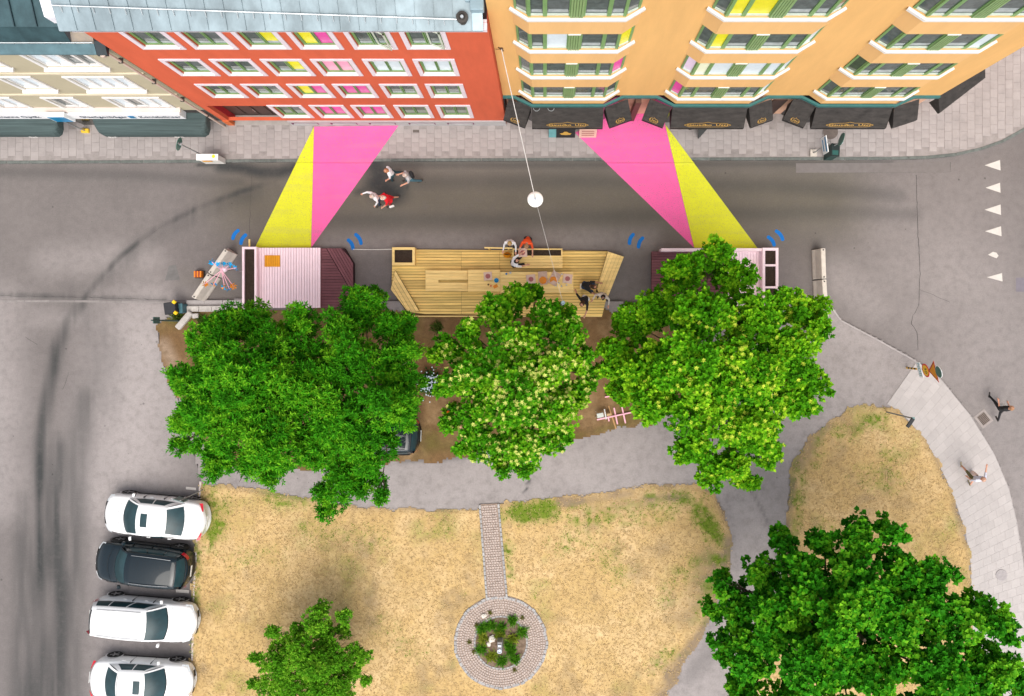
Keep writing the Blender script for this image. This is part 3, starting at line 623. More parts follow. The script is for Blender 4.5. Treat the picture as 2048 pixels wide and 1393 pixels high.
# ---- red house
YR = 9.18
red = empty('red_house', (-8.03, YR, 0), 'red plastered house with white framed green windows and pale metal roof', 'house')
M_RED = mat('red_plaster', (0.56, 0.105, 0.048), 0.9, 0.10, 1.1, 0.35, 25, stretch=(1.6, 1, .35))
XL, XR = -14.34, -1.75; ZW = 12.15
cols = [-3.10, -4.83, -6.61, -8.33, -10.07, -11.80]; ww = 1.44
rows = [(1.36, 3.30), (4.40, 6.14), (7.15, 8.92), (9.90, 11.72)]
ops = []
for r, (za, zb) in enumerate(rows):
    for c, xr in enumerate(cols):
        if r == 0 and c == 5: continue
        ops.append((xr - ww + .17, xr - .17, za + .17, zb - .17))
door_op = (-14.05, -11.45, 0.12, 3.15)
base_ops = [(xr - 1.28, xr - .08, .36, .62) for xr in cols[:5]]
b = MB(); wall_open(b, XL, XR, 0.84, ZW, YR, ops + [(door_op[0], door_op[1], 0.84, door_op[3])], 0.16, [door_op[:2]])
b.add([(XL, YR, 0), (XL, YR + 11, 0), (XL, YR + 11, ZW), (XL, YR, ZW)], [(3, 2, 1, 0)]); b.add([(XR, YR, 0), (XR, YR + 11, 0), (XR, YR + 11, ZW), (XR, YR, ZW)], [(0, 1, 2, 3)])
b.build('wall', M_RED, red)
M_PLINTH = mat('grey_plinth', (0.40, 0.385, 0.39), 0.9, 0.1, 2, .3)
b = MB(); wall_open(b, door_op[1], XR, 0.0, 0.84, YR - .05, base_ops, 0.14); b.add([(door_op[1], YR - .05, .84), (XR, YR - .05, .84), (XR, YR, .84), (door_op[1], YR, .84)], [(0, 1, 2, 3)])
b.build('plinth', M_PLINTH, red)
MB().box(XL, door_op[0], YR - .04, YR + .1, 0, .84).build('plinth', mat('orange_plinth', (0.55, 0.13, 0.04), .9, .1, 3), red)
for i, (xa, xb, za, zb) in enumerate(base_ops):
    o = MB().box(xa + .03, xb - .03, YR + .05, YR + .07, za + .03, zb - .03).build('basement_window', G['m'] if i in (1, 2, 3) and False else G_DARK, red)
    q = MB()
    for a in (xa, xb - .05): q.box(a, a + .05, YR - .058, YR + .05, za, zb)
    q.box(xa + .05, xb - .05, YR - .058, YR + .05, zb - .04, zb); q.build('frame', mat('plum_paint', (0.16, 0.04, 0.09), .6), o)
# door niche
yd = YR + 0.42
for a in (door_op[0] + .002, door_op[1] - .03): MB().box(a, a + .028, YR + .165, yd, 0.13, door_op[3] - .01).build('door_reveal', mat('crimson_plaster', (0.36, 0.014, 0.02), .8, .1), red)
MB().box(door_op[0], door_op[1], YR + .161, yd, door_op[3], door_op[3] + .1).build('lintel', MATS['crimson_plaster'], red)
dr = MB().box(door_op[0], door_op[1], yd, yd + .06, 0.1, door_op[3]).build('door', mat('dark_brown_door', (0.045, 0.022, 0.018), 0.55, .2, 8), red)
for k in range(4):
    x0 = door_op[0] + .12 + k * .61; MB().box(x0, x0 + .5, yd - .025, yd, .4, 2.7).build('door_panel', mat('door_panel', (0.06, 0.03, 0.025), .5, .2, 8), dr)
MB().tube((door_op[0] + 1.25, yd - .07, 1.0), (door_op[0] + 1.25, yd - .07, 1.35), .02).build('handle', mat('steel', (0.55, 0.55, 0.55), .3, .05, metal=.9), dr)
MB().box(door_op[0], door_op[1], YR - .02, yd, 0.1, 0.128).build('door_step', mat('step_stone', (0.33, 0.30, 0.28), .9, .1), red)
blinds = {(3, 3): 'dy', (3, 2): 'ym', (2, 3): 'dy', (2, 2): 'pp', (2, 1): 'ww', (2, 0): 'ww', (1, 3): 'ym', (1, 2): 'mm', (0, 3): 'mm', (0, 2): 'mm', (0, 1): 'nn', (0, 0): 'nn', (3, 1): 'dd', (3, 0): 'dg', (0, 4): 'nd', (1, 0): 'dg'}
for r, (za, zb) in enumerate(rows):
    for c, xr in enumerate(cols):
        if r == 0 and c == 5: continue
        xa = xr - ww; q = MB()                                             # pale surround
        q.box(xa, xr, YR - .035, YR - .001, za, za + .16); q.box(xa, xr, YR - .035, YR - .001, zb - .16, zb)
        q.box(xa, xa + .16, YR - .035, YR - .001, za + .16, zb - .16); q.box(xr - .16, xr, YR - .035, YR - .001, za + .16, zb - .16)
        wdw = q.build('window', M_LILAC, red)
        ia, ib, ja, jb = xa + .17, xr - .17, za + .17, zb - .17; xm = (ia + ib) / 2
        q = MB()
        for a0, a1 in ((ia, ia + .09), (xm - .045, xm - .012), (xm + .012, xm + .045), (ib - .09, ib)): q.box(a0, a1, YR + .06, YR + .12, ja, jb)
        q.box(ia, ib, YR + .07, YR + .118, ja, ja + .09); q.box(ia, ib, YR + .07, YR + .118, jb - .08, jb)
        q.build('frame', M_GREEN, wdw)
        MB().box(ia - .03, ib + .03, YR - .07, YR + .06, za + .14, za + .182).build('sill', M_WHITE, wdw)
        kk = blinds.get((r, c), random.choice(('dd', 'dd', 'dg')))
        for (p0, p1), g_ in zip(((ia + .09, xm - .045), (xm + .045, ib - .09)), kk):
            MB().box(p0, p1, YR + .10, YR + .112, ja + .09, jb - .08).build('pane', G[g_], wdw)
        if kk[0] in 'dg':      # white inner sill seen through the glass, a curtain or lamp
            MB().box(ia + .1, xm - .05, YR + .092, YR + .098, ja + .1, ja + .24 + .1 * random.random()).build('inner_sill', G_SILL, wdw)
            MB().box(xm + .05, ib - .1, YR + .092, YR + .098, ja + .1, ja + .22 + .1 * random.random()).build('inner_sill', G_SILL, wdw)
# open casements in the top row
for (x0, z0, z1, an) in ((-5.45, 10.12, 11.5, .45), (-3.75, 10.12, 11.5, .35)):
    q = MB(); ca, sa = math.cos(an), math.sin(an)
    for t0, t1, a, c_ in ((0, .5, z0, z0 + .06), (0, .5, z1 - .06, z1), (0, .06, z0, z1), (.44, .5, z0, z1)):
        P = [(x0 + t * ca, YR + .06 - t * sa, z) for t, z in ((t0, a), (t1, a), (t1, c_), (t0, c_))]; q.add(P + [(p[0] + .03 * sa, p[1] + .03 * ca, p[2]) for p in P], [(0, 1, 2, 3), (7, 6, 5, 4), (0, 4, 5, 1), (1, 5, 6, 2), (2, 6, 7, 3), (3, 7, 4, 0)])
    q.build('open_casement', mat('pale_green_paint', (0.50, 0.56, 0.46), .5), red)
# roof of standing-seam panels
EY, EZ, SL = 8.90, 12.20, 0.55
M_ROOF = mat('pale_zinc', (0.205, 0.262, 0.29), 0.5, 0.34, 1.1, 0.15, 12, rnd=0.05, metal=0.25, spec=.4, stretch=(1, .35, 1))
rx0, rx1, n = -14.60, -2.18, 22
for i in range(n):
    a = rx0 + (rx1 - rx0) * i / n; c_ = rx0 + (rx1 - rx0) * (i + 1) / n; Y1 = 14.6
    sk = 0.05 * (i / n)
    rf = MB().add([(a, EY, EZ), (c_, EY, EZ), (c_, Y1, EZ + (Y1 - EY) * SL), (a, Y1, EZ + (Y1 - EY) * SL), (a, EY, EZ - .05), (c_, EY, EZ - .05), (c_, Y1, EZ + (Y1 - EY) * SL - .05), (a, Y1, EZ + (Y1 - EY) * SL - .05)],
              [(0, 1, 2, 3), (7, 6, 5, 4), (4, 5, 1, 0), (5, 6, 2, 1), (6, 7, 3, 2), (7, 4, 0, 3)])
    rf.add([(c_ - .018, EY + .02, EZ), (c_, EY + .02, EZ), (c_, Y1, EZ + (Y1 - EY) * SL), (c_ - .018, Y1, EZ + (Y1 - EY) * SL), (c_ - .018, EY + .02, EZ + .05), (c_, EY + .02, EZ + .05), (c_, Y1, EZ + (Y1 - EY) * SL + .05), (c_ - .018, Y1, EZ + (Y1 - EY) * SL + .05)],
           [(4, 5, 6, 7), (0, 1, 5, 4), (1, 2, 6, 5), (3, 0, 4, 7)])
    rf.build('roof_panel', M_ROOF, red)
MB().add([(rx0, 14.6, EZ + 5.7 * SL), (XR, 14.6, EZ + 5.7 * SL), (XR, 20.3, EZ), (rx0, 20.3, EZ)], [(0, 1, 2, 3)]).build('back_roof', M_ROOF, red)
MB().box(XL, XR, EY + .06, YR + .1, 11.95, 12.14).build('eave_board', M_LILAC, red)
for p, q_ in (((-14.56, 9.50), (-2.3, 9.15)),):
    zf = lambda yy: EZ + (yy - EY) * SL + .10
    MB().tube((p[0], p[1], zf(p[1])), (q_[0], q_[1], zf(q_[1])), .022).build('snow_rail', mat('galvanised', (0.62, 0.66, 0.68), .35, .1, metal=.6), red)
    for i in range(26):
        t = (i + .5) / 26; xx, yy = p[0] + (q_[0] - p[0]) * t, p[1] + (q_[1] - p[1]) * t
        MB().tube((xx, yy, zf(yy) - .12), (xx, yy, zf(yy)), .018).tube((xx, yy, zf(yy) - .01), (xx, yy - .14, zf(yy - .14) - .07), .012, n=5).build('rail_bracket', MATS['galvanised'], red)
MB().add([(rx1 + .005, EY, EZ - .05), (-1.86, EY, EZ - .05), (-1.86, 14.6, EZ + 5.7 * SL - .05), (rx1 + .005, 14.6, EZ + 5.7 * SL - .05), (rx1 + .005, EY, EZ + .03), (-1.86, EY, EZ + .03), (-1.86, 14.6, EZ + 5.7 * SL + .03), (rx1 + .005, 14.6, EZ + 5.7 * SL + .03)], [(4, 5, 6, 7), (0, 1, 5, 4), (1, 2, 6, 5), (3, 0, 4, 7), (3, 2, 1, 0)]).build('verge_flashing', mat('verge_zinc', (0.28, 0.38, 0.43), .4, .12, 2, metal=.2), red)
MB().box(-2.2, -1.80, 9.32, 9.9, 12.5, 12.78).box(-2.35, -2.2, 9.6, 9.75, 12.5, 12.70).build('roof_hatch', MATS['verge_zinc'], red, bevel=.015)
MB().add([(rx0 - .32, EY + .35, EZ + .2), (rx0 - .004, EY + .35, EZ + .2), (rx0 - .004, 14.6, EZ + 5.7 * SL + .04), (rx0 - .32, 14.6, EZ + 5.7 * SL + .04), (rx0 - .32, EY + .35, EZ - .3), (rx0 - .004, EY + .35, EZ - .3), (rx0 - .004, 14.6, EZ + 5.7 * SL - .4), (rx0 - .32, 14.6, EZ + 5.7 * SL - .4)],
         [(0, 1, 2, 3), (4, 5, 1, 0), (5, 6, 2, 1), (7, 4, 0, 3)]).build('verge_board', mat('white_verge', (0.72, 0.72, 0.78), .6, .06), red)
vx, vy, vz = W(925, 38, 12.45)
MB().lathe([(.13, -.25), (.13, .05), (.18, .05), (.18, .16), (.10, .17), (.10, .10), (.04, .10)], (vx, vy, vz), 16).build('roof_vent', mat('dark_vent', (0.05, 0.045, 0.04), .5, .2), red, smooth=False)
MB().tube((vx, vy, vz + .1), (vx, vy, vz + .19), .05).build('vent_cap', MATS['galvanised'], red)

# ---- beige house
YB = 9.22
bei = empty('beige_house', (-20, YB, 0), 'low beige house with white windows, dark metal roof and shop awnings', 'house')
M_BEI = mat('beige_plaster', (0.42, 0.375, 0.265), 0.9, 0.05, 1.2, 0.2, 25)
xb0, xb1, zb1 = -34.0, -14.44, 9.75
wcols = [(-17.62, -15.57), (-20.1, -19.0), (-22.67, -21.56), (-25.2, -24.1)]; wrows = [(2.72, 4.22), (5.35, 6.85), (7.95, 9.45)]
ops = [(a, c_, z0, z1) for a, c_ in wcols for z0, z1 in wrows]
b = MB(); wall_open(b, xb0, xb1, 2.75, zb1, YB, [o for o in ops if o[2] > 2.75], 0.14); 
ops1 = [o for o in ops if o[2] < 2.75]
b = MB(); wall_open(b, xb0, xb1, 2.40, zb1, YB, ops, 0.14); b.add([(xb1, YB, 0), (xb1, YB + 9, 0), (xb1, YB + 9, zb1), (xb1, YB, zb1)], [(0, 1, 2, 3)]); b.build('wall', M_BEI, bei)
for z in (4.62, 7.22): MB().box(xb0, xb1 - .1, YB - .05, YB - .001, z, z + .1).build('ledge', mat('cream_ledge', (0.60, 0.53, 0.40), .85, .05), bei)
for a, c_ in wcols:
    for z0, z1 in wrows:
        q = MB(); q.box(a - .12, c_ + .12, YB - .06, YB - .002, z1, z1 + .1); q.box(a - .12, a, YB - .05, YB - .002, z0 - .02, z1); q.box(c_, c_ + .12, YB - .05, YB - .002, z0 - .02, z1)
        wdw = q.build('window', M_WHITE, bei)
        MB().box(a - .14, c_ + .14, YB - .16, YB + .05, z0 - .10, z0 - .021).build('sill', M_WHITE, wdw)
        q = MB(); n_ = 4 if c_ - a > 1.5 else 2
        for k in range(n_ + 1): xx = a + (c_ - a) * k / n_; q.box(max(a, xx - .05), min(c_, xx + .05), YB + .02, YB + .1, z0, z1)
        q.box(a, c_, YB + .021, YB + .099, z0, z0 + .14); q.box(a, c_, YB + .021, YB + .099, z1 - .08, z1); q.build('frame', M_WHITE, wdw)
        for k in range(n_):
            x0, x1 = a + (c_ - a) * k / n_ + .05, a + (c_ - a) * (k + 1) / n_ - .05
            MB().box(x0, x1, YB + .08, YB + .095, z0 + .14, z1 - .08).build('pane', G['w'] if random.random() < .7 else G['g'], wdw)
b = MB(); b.box(xb0, xb1, YB + .15, YB + .3, 0.1, 2.40); b.build('shop_front', mat('dark_shopfront', (0.04, 0.045, 0.05), .25, .3, 3, spec=.5), bei)
MB().box(-20.9, -19.5, YB - .05, YB + .14, .1, 2.04).build('shop_door', mat('door_glass', (0.03, 0.032, 0.028), .12, .2), bei)
sg = MB().box(-33, -15.38, 8.93, YB - .003, 2.06, 2.70).build('sign_band', mat('white_sign', (0.80, 0.80, 0.82), .4, .03), bei)
M_LET = mat('dark_lettering', (0.03, 0.05, 0.08), .5); M_SBLUE = mat('sign_blue', (0.0, 0.16, 0.36), .4, .1)
text('Glasögonbågar', .36, face_south(-18.75, 8.923, 2.37), M_LET, sg, width=2.0); text('Kontaktlinser', .36, face_south(-16.35, 8.923, 2.37), M_LET, sg, width=1.75); text('Hofmanns Optik', .36, face_south(-22.6, 8.923, 2.37), M_LET, sg, width=2.3)
MB().box(-17.66, -17.42, 8.915, 8.929, 2.2, 2.52).build('blue_square', M_SBLUE, sg)
MB().box(xb0, -15.3, YB - .2, YB - .004, 2.72, 2.80).build('sign_ledge', mat('pinkish_ledge', (0.62, 0.54, 0.50), .8, .05), bei)
M_AWN = mat('teal_awning', (0.050, 0.074, 0.074), 0.8, 0.35, 3, .4, 20, stretch=(.15, 5, 5))
def barrel_awning(xa, xb_, nm):
    prof = []
    for k in range(9):
        a = math.pi / 2 * k / 8; prof.append((YB - .28 - .62 * math.sin(a) , 2.02 - .42 + .42 * math.cos(a)))
    prof = [(YB - .02, 2.04)] + prof + [(YB - .90, 1.36)]
    xs_ = [xa, xa + .04, xa + .14, xa + .3] + list(np.linspace(xa + .4, xb_ - .4, 12)) + [xb_ - .3, xb_ - .14, xb_ - .04, xb_]
    def sc_(xx): d = min(xx - xa, xb_ - xx); return 1.0 if d > .3 else (0.35 + .65 * math.sqrt(max(0, 1 - (1 - d / .3) ** 2)))
    q = MB(); n_ = len(prof)
    for xx in xs_:
        s_ = sc_(xx)
        for (py, pz) in prof: q.v.append((xx, YB - .02 + (py - YB + .02) * s_, 2.04 + (pz - 2.04) * (0.6 + .4 * s_)))
    for i in range(len(xs_) - 1):
        for j in range(n_ - 1): q.f.append((i * n_ + j, (i + 1) * n_ + j, (i + 1) * n_ + j + 1, i * n_ + j + 1))
    q.f += [tuple(range(n_)), tuple(range((len(xs_) - 1) * n_, len(xs_) * n_))[::-1]]
    return q.build(nm, M_AWN, bei)
aw = barrel_awning(-19.45, -14.55, 'awning'); aw2 = barrel_awning(-28.5, -20.95, 'awning')
for tx, par in ((-18.85, aw), (-15.95, aw), (-22.3, aw2)): text('Optik', .2, face_south(tx, YB - .93, 1.45), M_WHITE, par, width=.42)
# beige roof
M_DROOF = mat('dark_teal_metal', (0.022, 0.052, 0.062), 0.5, 0.35, 1.0, 0.1, 10, metal=.3, spec=.4, rnd=.12, col2=(0.05, 0.105, 0.12))
def rp(pts, nm, m): 
    q = MB(); q.add(pts, [(0, 1, 2, 3)]); q.add([(p[0], p[1], p[2] - .05) for p in pts], [(3, 2, 1, 0)])
    for i in range(4): j = (i + 1) % 4; q.add([pts[i], pts[j], (pts[j][0], pts[j][1], pts[j][2] - .05), (pts[i][0], pts[i][1], pts[i][2] - .05)], [(3, 2, 1, 0)])
    return q.build(nm, m, bei)
xe = -14.80; n = 28
for i in range(n):
    a, c_ = xe - .72 * (i + 1), xe - .72 * i
    rp([(a, 9.0, 9.86), (c_, 9.0, 9.86), (c_, 9.30, 10.02), (a, 9.30, 10.02)], 'eave_panel', mat('eave_metal', (0.075, 0.135, 0.155), .4, .25, 2, metal=.3, rnd=.08))
    if i > 0:
        rp([(a, 9.305, 10.02), (c_, 9.305, 10.02), (c_, 9.62, 10.62), (a, 9.62, 10.62)], 'roof_panel', M_DROOF)
        pn = rp([(a, 9.625, 10.62), (c_, 9.625, 10.62), (c_, 14, 12.4), (a, 14, 12.4)], 'roof_panel', M_DROOF)
        MB().add([(c_ - .03, 9.63, 10.63), (c_, 9.63, 10.63), (c_, 14, 12.41), (c_ - .03, 14, 12.41), (c_ - .03, 9.63, 10.69), (c_, 9.63, 10.69), (c_, 14, 12.47), (c_ - .03, 14, 12.47)], [(4, 5, 6, 7), (0, 1, 5, 4), (1, 2, 6, 5), (3, 0, 4, 7)]).build('seam', mat('seam_metal', (0.02, 0.045, 0.055), .5, .2), pn)
rp([(xe - .715, 9.305, 10.02), (xe, 9.305, 10.02), (xe, 12, 11.0), (xe - .715, 12, 11.0)], 'party_wall_cap', mat('brown_grey_sheet', (0.27, 0.245, 0.225), .6, .2, 3, col2=(0.33, 0.27, 0.20)))
MB().tube((xe - 15, 9.30, 10.09), (xe, 9.31, 10.09), .022).build('snow_rail', MATS['galvanised'], bei)
for i in range(30): MB().tube((xe - .1 - .5 * i, 9.30, 10.0), (xe - .1 - .5 * i, 9.30, 10.09), .015).build('rail_bracket', mat('black_bracket', (0.02, 0.03, 0.035), .5), bei)
b = MB(); b.tube((-14.58, 8.98, 9.9), (-14.58, 8.98, 9.75), .09, .06); b.tube((-14.50, 9.08, 9.78), (-14.50, 9.08, .1), .045, n=10); b.build('downpipe', mat('pinkish_pipe', (0.52, 0.42, 0.36), .5, .08), bei)
for z in (2, 4.3, 6.6, 8.9): MB().box(-14.57, -14.43, 9.02, 9.2, z, z + .05).build('pipe_clamp', MATS['dark_vent'], bei)
MB().add([(-14.76, 8.96, 9.9), (-14.42, 8.96, 9.9), (-14.42, 9.35, 10.1), (-14.76, 9.35, 10.1), (-14.76, 8.96, 9.8), (-14.42, 8.96, 9.8), (-14.42, 9.35, 9.8), (-14.76, 9.35, 9.8)], [(0, 1, 2, 3), (4, 5, 1, 0), (5, 6, 2, 1), (6, 7, 3, 2), (7, 4, 0, 3)]).build('hopper', MATS['black_bracket'], bei)

# ---- yellow house with three bays
YM, YF = 9.56, 9.22
yel = empty('yellow_house', (7.2, YM, 0), 'ochre yellow house with three bays of green windows above black awnings', 'house')
M_YW = mat('ochre_plaster', (0.68, 0.395, 0.148), 0.9, 0.075, 0.9, 0.3, 20, stretch=(1.6, 1, .3))
M_YB = mat('bay_plaster', (0.71, 0.425, 0.178), 0.9, 0.065, 0.9, 0.3, 20, stretch=(1.6, 1, .3))
TOP = 16.4
foot_main = [(-1.74, YM), (16.3, YM), (22.6, 14.42), (22.6, 24), (-1.74, 24)]
MB().prism(foot_main, 3.36, TOP).build('wall', M_YW, yel)
MB().prism([(p[0] + (.1 if p[0] < 0 else -.1), p[1] + .12) for p in foot_main], 0.0, 3.06).build('ground_floor', mat('peach_stone', (0.60, 0.36, 0.25), .85, .08, 2), yel)
MB().prism([(-2.0, YM - .3), (16.5, YM - .3), (23, 14.2), (23, 24.3), (-2.0, 24.3)], TOP + .002, TOP + .25).build('roof', M_ROOF, yel)
bays = [(-1.00, -0.50, 2.40, 2.93), (4.90, 5.37, 8.40, 8.93), (10.88, 11.36, 14.45, 14.98)]
sills = [4.15, 6.90, 9.65, 12.40]; WH = 1.44
def band(pts, d, z0, z1):
    """band following the facade polyline, projecting d to the south"""
    n_ = len(pts); out = []
    for i, p in enumerate(pts):
        nx, ny = 0, 0
        for a, c_ in ((i - 1, i), (i, i + 1)):
            if a < 0 or c_ >= n_: continue
            dx, dy = pts[c_][0] - pts[a][0], pts[c_][1] - pts[a][1]; L = math.hypot(dx, dy); nx += dy / L; ny += -dx / L
        L = math.hypot(nx, ny); out.append((p[0] + nx / L * d, p[1] + ny / L * d))
    return MB().prism(list(pts) + out[::-1], z0, z1)
bb_ = {(0, 3): {'0s': 'g', 0: 'd', 1: 'g', 2: 'd', 3: 'g', '1s': 'g'}, (0, 2): {'1s': 'y', 1: 'w'}, (0, 1): {'1s': 'm'}, (1, 3): {0: 'y', 1: 'y', 2: 'g'}, (1, 2): {'0s': 'd', 0: 'y', 1: 'g', '1s': 'w'}, (1, 1): {'0s': 'l', 0: 'c', 1: 'w', 2: 'w', 3: 'w', '1s': 'w'}, (1, 0): {'0s': 'm', '1s': 'w'}, (2, 3): {'0s': 'd', 0: 'g', 1: 'g', 2: 'g'}, (2, 2): {'0s': 'd', 3: 'w'}, (2, 1): {'0s': 'n'}}
for bi, (xa, xf0, xf1, xb_) in enumerate(bays):
    P = [(xa, YM), (xf0, YF), (xf1, YF), (xb_, YM)]
    zs = [3.36] + [v for s_ in sills for v in (s_, s_ + WH)] + [TOP]
    q = MB()
    for k in range(0, len(zs), 2): q.prism([P[0], P[1], P[2], P[3], (xb_, YM + .1), (xa, YM + .1)], zs[k], zs[k + 1])
    bay = q.build('bay', M_YB, yel)
    for fi, zs_ in enumerate(sills):
        ze = zs_ + WH
        ins = 0.09
        core = MB().prism([(xa + ins, YM - .012), (xf0 + .05, YF + ins), (xf1 - .05, YF + ins), (xb_ - ins, YM - .012), (xb_ - ins, YM + .05), (xa + ins, YM + .05)], zs_, ze)
        strip = core.build('window_strip', M_DGREEN, yel)
        band([(xa - .03, YM), (xf0, YF), (xf1, YF), (xb_ + .03, YM)], .09, zs_ - .11, zs_ + .012).build('sill', M_WHITE, strip)
        def pane(p0, p1, t0, t1, za, zb, off, th, m, nm):
            dx, dy = p1[0] - p0[0], p1[1] - p0[1]; L = math.hypot(dx, dy); nx, ny = dy / L, -dx / L
            a = (p0[0] + dx * t0, p0[1] + dy * t0); c_ = (p0[0] + dx * t1, p0[1] + dy * t1)
            f = lambda p, o: (p[0] + nx * o, p[1] + ny * o)
            return MB().prism([f(a, off), f(c_, off), f(c_, off + th), f(a, off + th)], za, zb).build(nm, m, strip)
        cf = bb_.get((bi, fi), {})
        gl = lambda key: G[cf.get(key, random.choice('ddg'))]
        f0, f1 = (xf0 + .02, YF + ins), (xf1 - .02, YF + ins)
        lay = [(.02, .145), (.19, .415), (.585, .81), (.855, .98)]
        for k, (t0, t1) in enumerate(lay):
            pane(f0, f1, t0, t1, zs_ + .13, ze - .05, .008, .012, gl(k), 'pane')
            pane(f0, f1, t0, t1, zs_ + .07, zs_ + .17, .021, .03, M_WHITE if False else mat('pale_rail', (0.50, 0.58, 0.50), .5), 'bottom_rail')
            if cf.get(k, 'd') in 'dg': pane(f0, f1, t0 + .012, t1 - .012, zs_ + .30, zs_ + .42 + .12 * random.random(), .0205, .004, G_SILL, 'inner_sill')
        for t0, t1 in ((-.015, .02), (.145, .19), (.415, .43), (.57, .585), (.81, .855), (.98, 1.015)): pane(f0, f1, t0, t1, zs_ + .013, ze, .008, .05, M_GREEN, 'post')
        q = MB(); L = xf1 - xf0 - .04
        for k in range(5):
            x0 = f0[0] + L * (.43 + .028 * k); q.box(x0 + .004, x0 + L * .028 - .02, YF - .02, YF + ins - .001, zs_ + .013, ze - .06)
        q.box(f0[0] + L * .43, f0[0] + L * .57, YF + .03, YF + ins - .002, zs_ + .013, ze - .06)
        q.build('ribbed_panel', mat('ribbed_green', (0.22, 0.33, 0.14), .5, .1, 4), strip)
        MB().box(f0[0] + L * .425, f0[0] + L * .565, YF - .025, YF + ins, ze - .058, ze - .003).build('panel_cap', M_WHITE, strip)
        for key, p0, p1 in (('0s', (xa + ins, YM - .012), (xf0 + .05, YF + ins)), ('1s', (xf1 - .05, YF + ins), (xb_ - ins, YM - .012))):
            pane(p0, p1, .16, .80, zs_ + .13, ze - .05, .008, .012, gl(key), 'pane')
            pane(p0, p1, .16, .80, zs_ + .07, zs_ + .17, .021, .03, MATS['pale_rail'], 'bottom_rail')
            for t0, t1 in ((.0, .15), (.80, .98)): pane(p0, p1, t0, t1, zs_ + .013, ze, .006, .03, M_GREEN, 'post')
# teal cornice above the shops
line = [(-1.74, YM)]
for xa, xf0, xf1, xb_ in bays: line += [(xa - .28, YM), (xf0 - .03, YF - .02), (xf1 + .03, YF - .02), (xb_ + .28, YM)]
line += [(16.3, YM)]
M_TEAL = mat('teal_cornice', (0.035, 0.135, 0.135), .45, .12, 4)
band(line, .10, 3.19, 3.358).build('cornice', M_TEAL, yel); band(line, .04, 3.05, 3.188).build('cornice', mat('teal_lower', (0.05, 0.12, 0.115), .5, .12, 4), yel)
for xa, xf0, xf1, xb_ in bays:
    MB().prism([(xa - .2, YM + .11), (xf0, YF + .06), (xf1, YF + .06), (xb_ + .2, YM + .11)], 0.1, 3.048).build('shop_window', mat('shop_glass', (0.02, 0.022, 0.024), .12, .3, spec=.5), yel)
# awnings
M_BAWN = mat('black_awning', (0.032, 0.028, 0.026), 0.75, 0.45, 2.2, .5, 9, stretch=(1, 3, 3)); M_BAWN2 = mat('black_valance', (0.020, 0.018, 0.018), 0.75, .15, 3); M_GOLD = mat('gold_lettering', (0.50, 0.29, 0.06), .45, .1)
def awning(p0, p1, proj, ztop, zbot, word=None, wsz=.5, deco=True):
    p0, p1 = Vector((*p0, 0)), Vector((*p1, 0)); d = (p1 - p0); L = d.length; d.normalize(); nrm = Vector((d.y, -d.x, 0))
    val = .17
    def Pt(t, s_, z): q = p0 + d * (t * L) + nrm * (s_ * proj); return (q.x, q.y, z)
    b = MB()
    def top(u, v): sag = -.035 * math.sin(math.pi * v) * (0.6 + .4 * math.sin(9 * u)); return Pt(u, v, ztop + (zbot - ztop) * (v ** 1.05) + sag + .006 * math.sin(31 * u + 5 * v))
    b.grid(top, 14, 6, True)
    b.add([Pt(0, 0, ztop), Pt(0, 1, zbot), Pt(0, 1, zbot - val), Pt(0, .0, zbot - val)], [(0, 1, 2, 3)]); b.add([Pt(1, 0, ztop), Pt(1, 1, zbot), Pt(1, 1, zbot - val), Pt(1, .0, zbot - val)], [(3, 2, 1, 0)])
    aw = b.build('awning', M_BAWN, yel)
    MB().grid(lambda u, v: Pt(u, 1.002 + .02 * v, zbot - .0 - val * v + .004 * math.sin(17 * u)), 14, 1, True).build('valance', M_BAWN2, aw)
    c = p0 + d * (L / 2) + nrm * (proj * 1.03 + .004)
    R = Matrix((( d.x, 0, nrm.x), (d.y, 0, nrm.y), (0, 1, 0))).to_4x4()
    if word:
        # lettering sits on the lower part of the slope: tilted plane
        sl = Vector((nrm.x * proj, nrm.y * proj, zbot - ztop)).normalized(); up = -sl; nn = d.cross(up)
        R2 = Matrix(((d.x, up.x, nn.x), (d.y, up.y, nn.y), (d.z, up.z, nn.z))).to_4x4()
        q = Vector(Pt(.5, .86, ztop + (zbot - ztop) * (.86 ** 1.05))) + nn * .012
        text(word, .125, Matrix.Translation(q) @ R2, M_GOLD, aw, width=wsz, depth=.003)
        if deco:
            e = MB()
            for s_ in (-1, 1):
                for k in range(10):
                    t0, t1 = (-.5 + k / 10) , (-.5 + (k + 1) / 10)
                    hgt = lambda t: s_ * (.085 + (.05 * max(0, 1 - abs(t) * 9) if s_ > 0 else 0)) * (1 - (2 * abs(t)) ** 8)
                    a_, b__ = q + d * (t0 * wsz * 1.15) + up * hgt(t0), q + d * (t1 * wsz * 1.15) + up * hgt(t1); e.tube(a_, b__, .007, n=4)
            e.build('emblem_outline', M_GOLD, aw)
    return aw
WORD = 'Gausdko  Uzci'
for (xa, xf0, xf1, xb_), wide in zip(bays, (1.55, 1.72, 1.75)):
    awning((xf0 - .05, YF - .03), (xf1 + .05, YF - .03), .72, 3.0, 2.35, WORD, wide)
    awning((xa - .52, YM - .05), (xf0 - .10, YF - .05), .72, 3.0, 2.35, 'Uzci', .34); 
    if xb_ < 14: awning((xf1 + .10, YF - .05), (xb_ + .52, YM - .05), .72, 3.0, 2.35, 'Uzci', .34)
    else: awning((xf1 + .10, YF - .05), (xb_ + .62, YM - .05), .72, 3.0, 2.35)
dirc = Vector((6.3, 4.86, 0)).normalized(); nn_ = Vector((dirc.y, -dirc.x, 0))
c0 = Vector((16.42, YM + .05, 0)); awning((c0.x, c0.y), (c0.x + dirc.x * 2.45, c0.y + dirc.y * 2.45), .62, 2.95, 2.3)
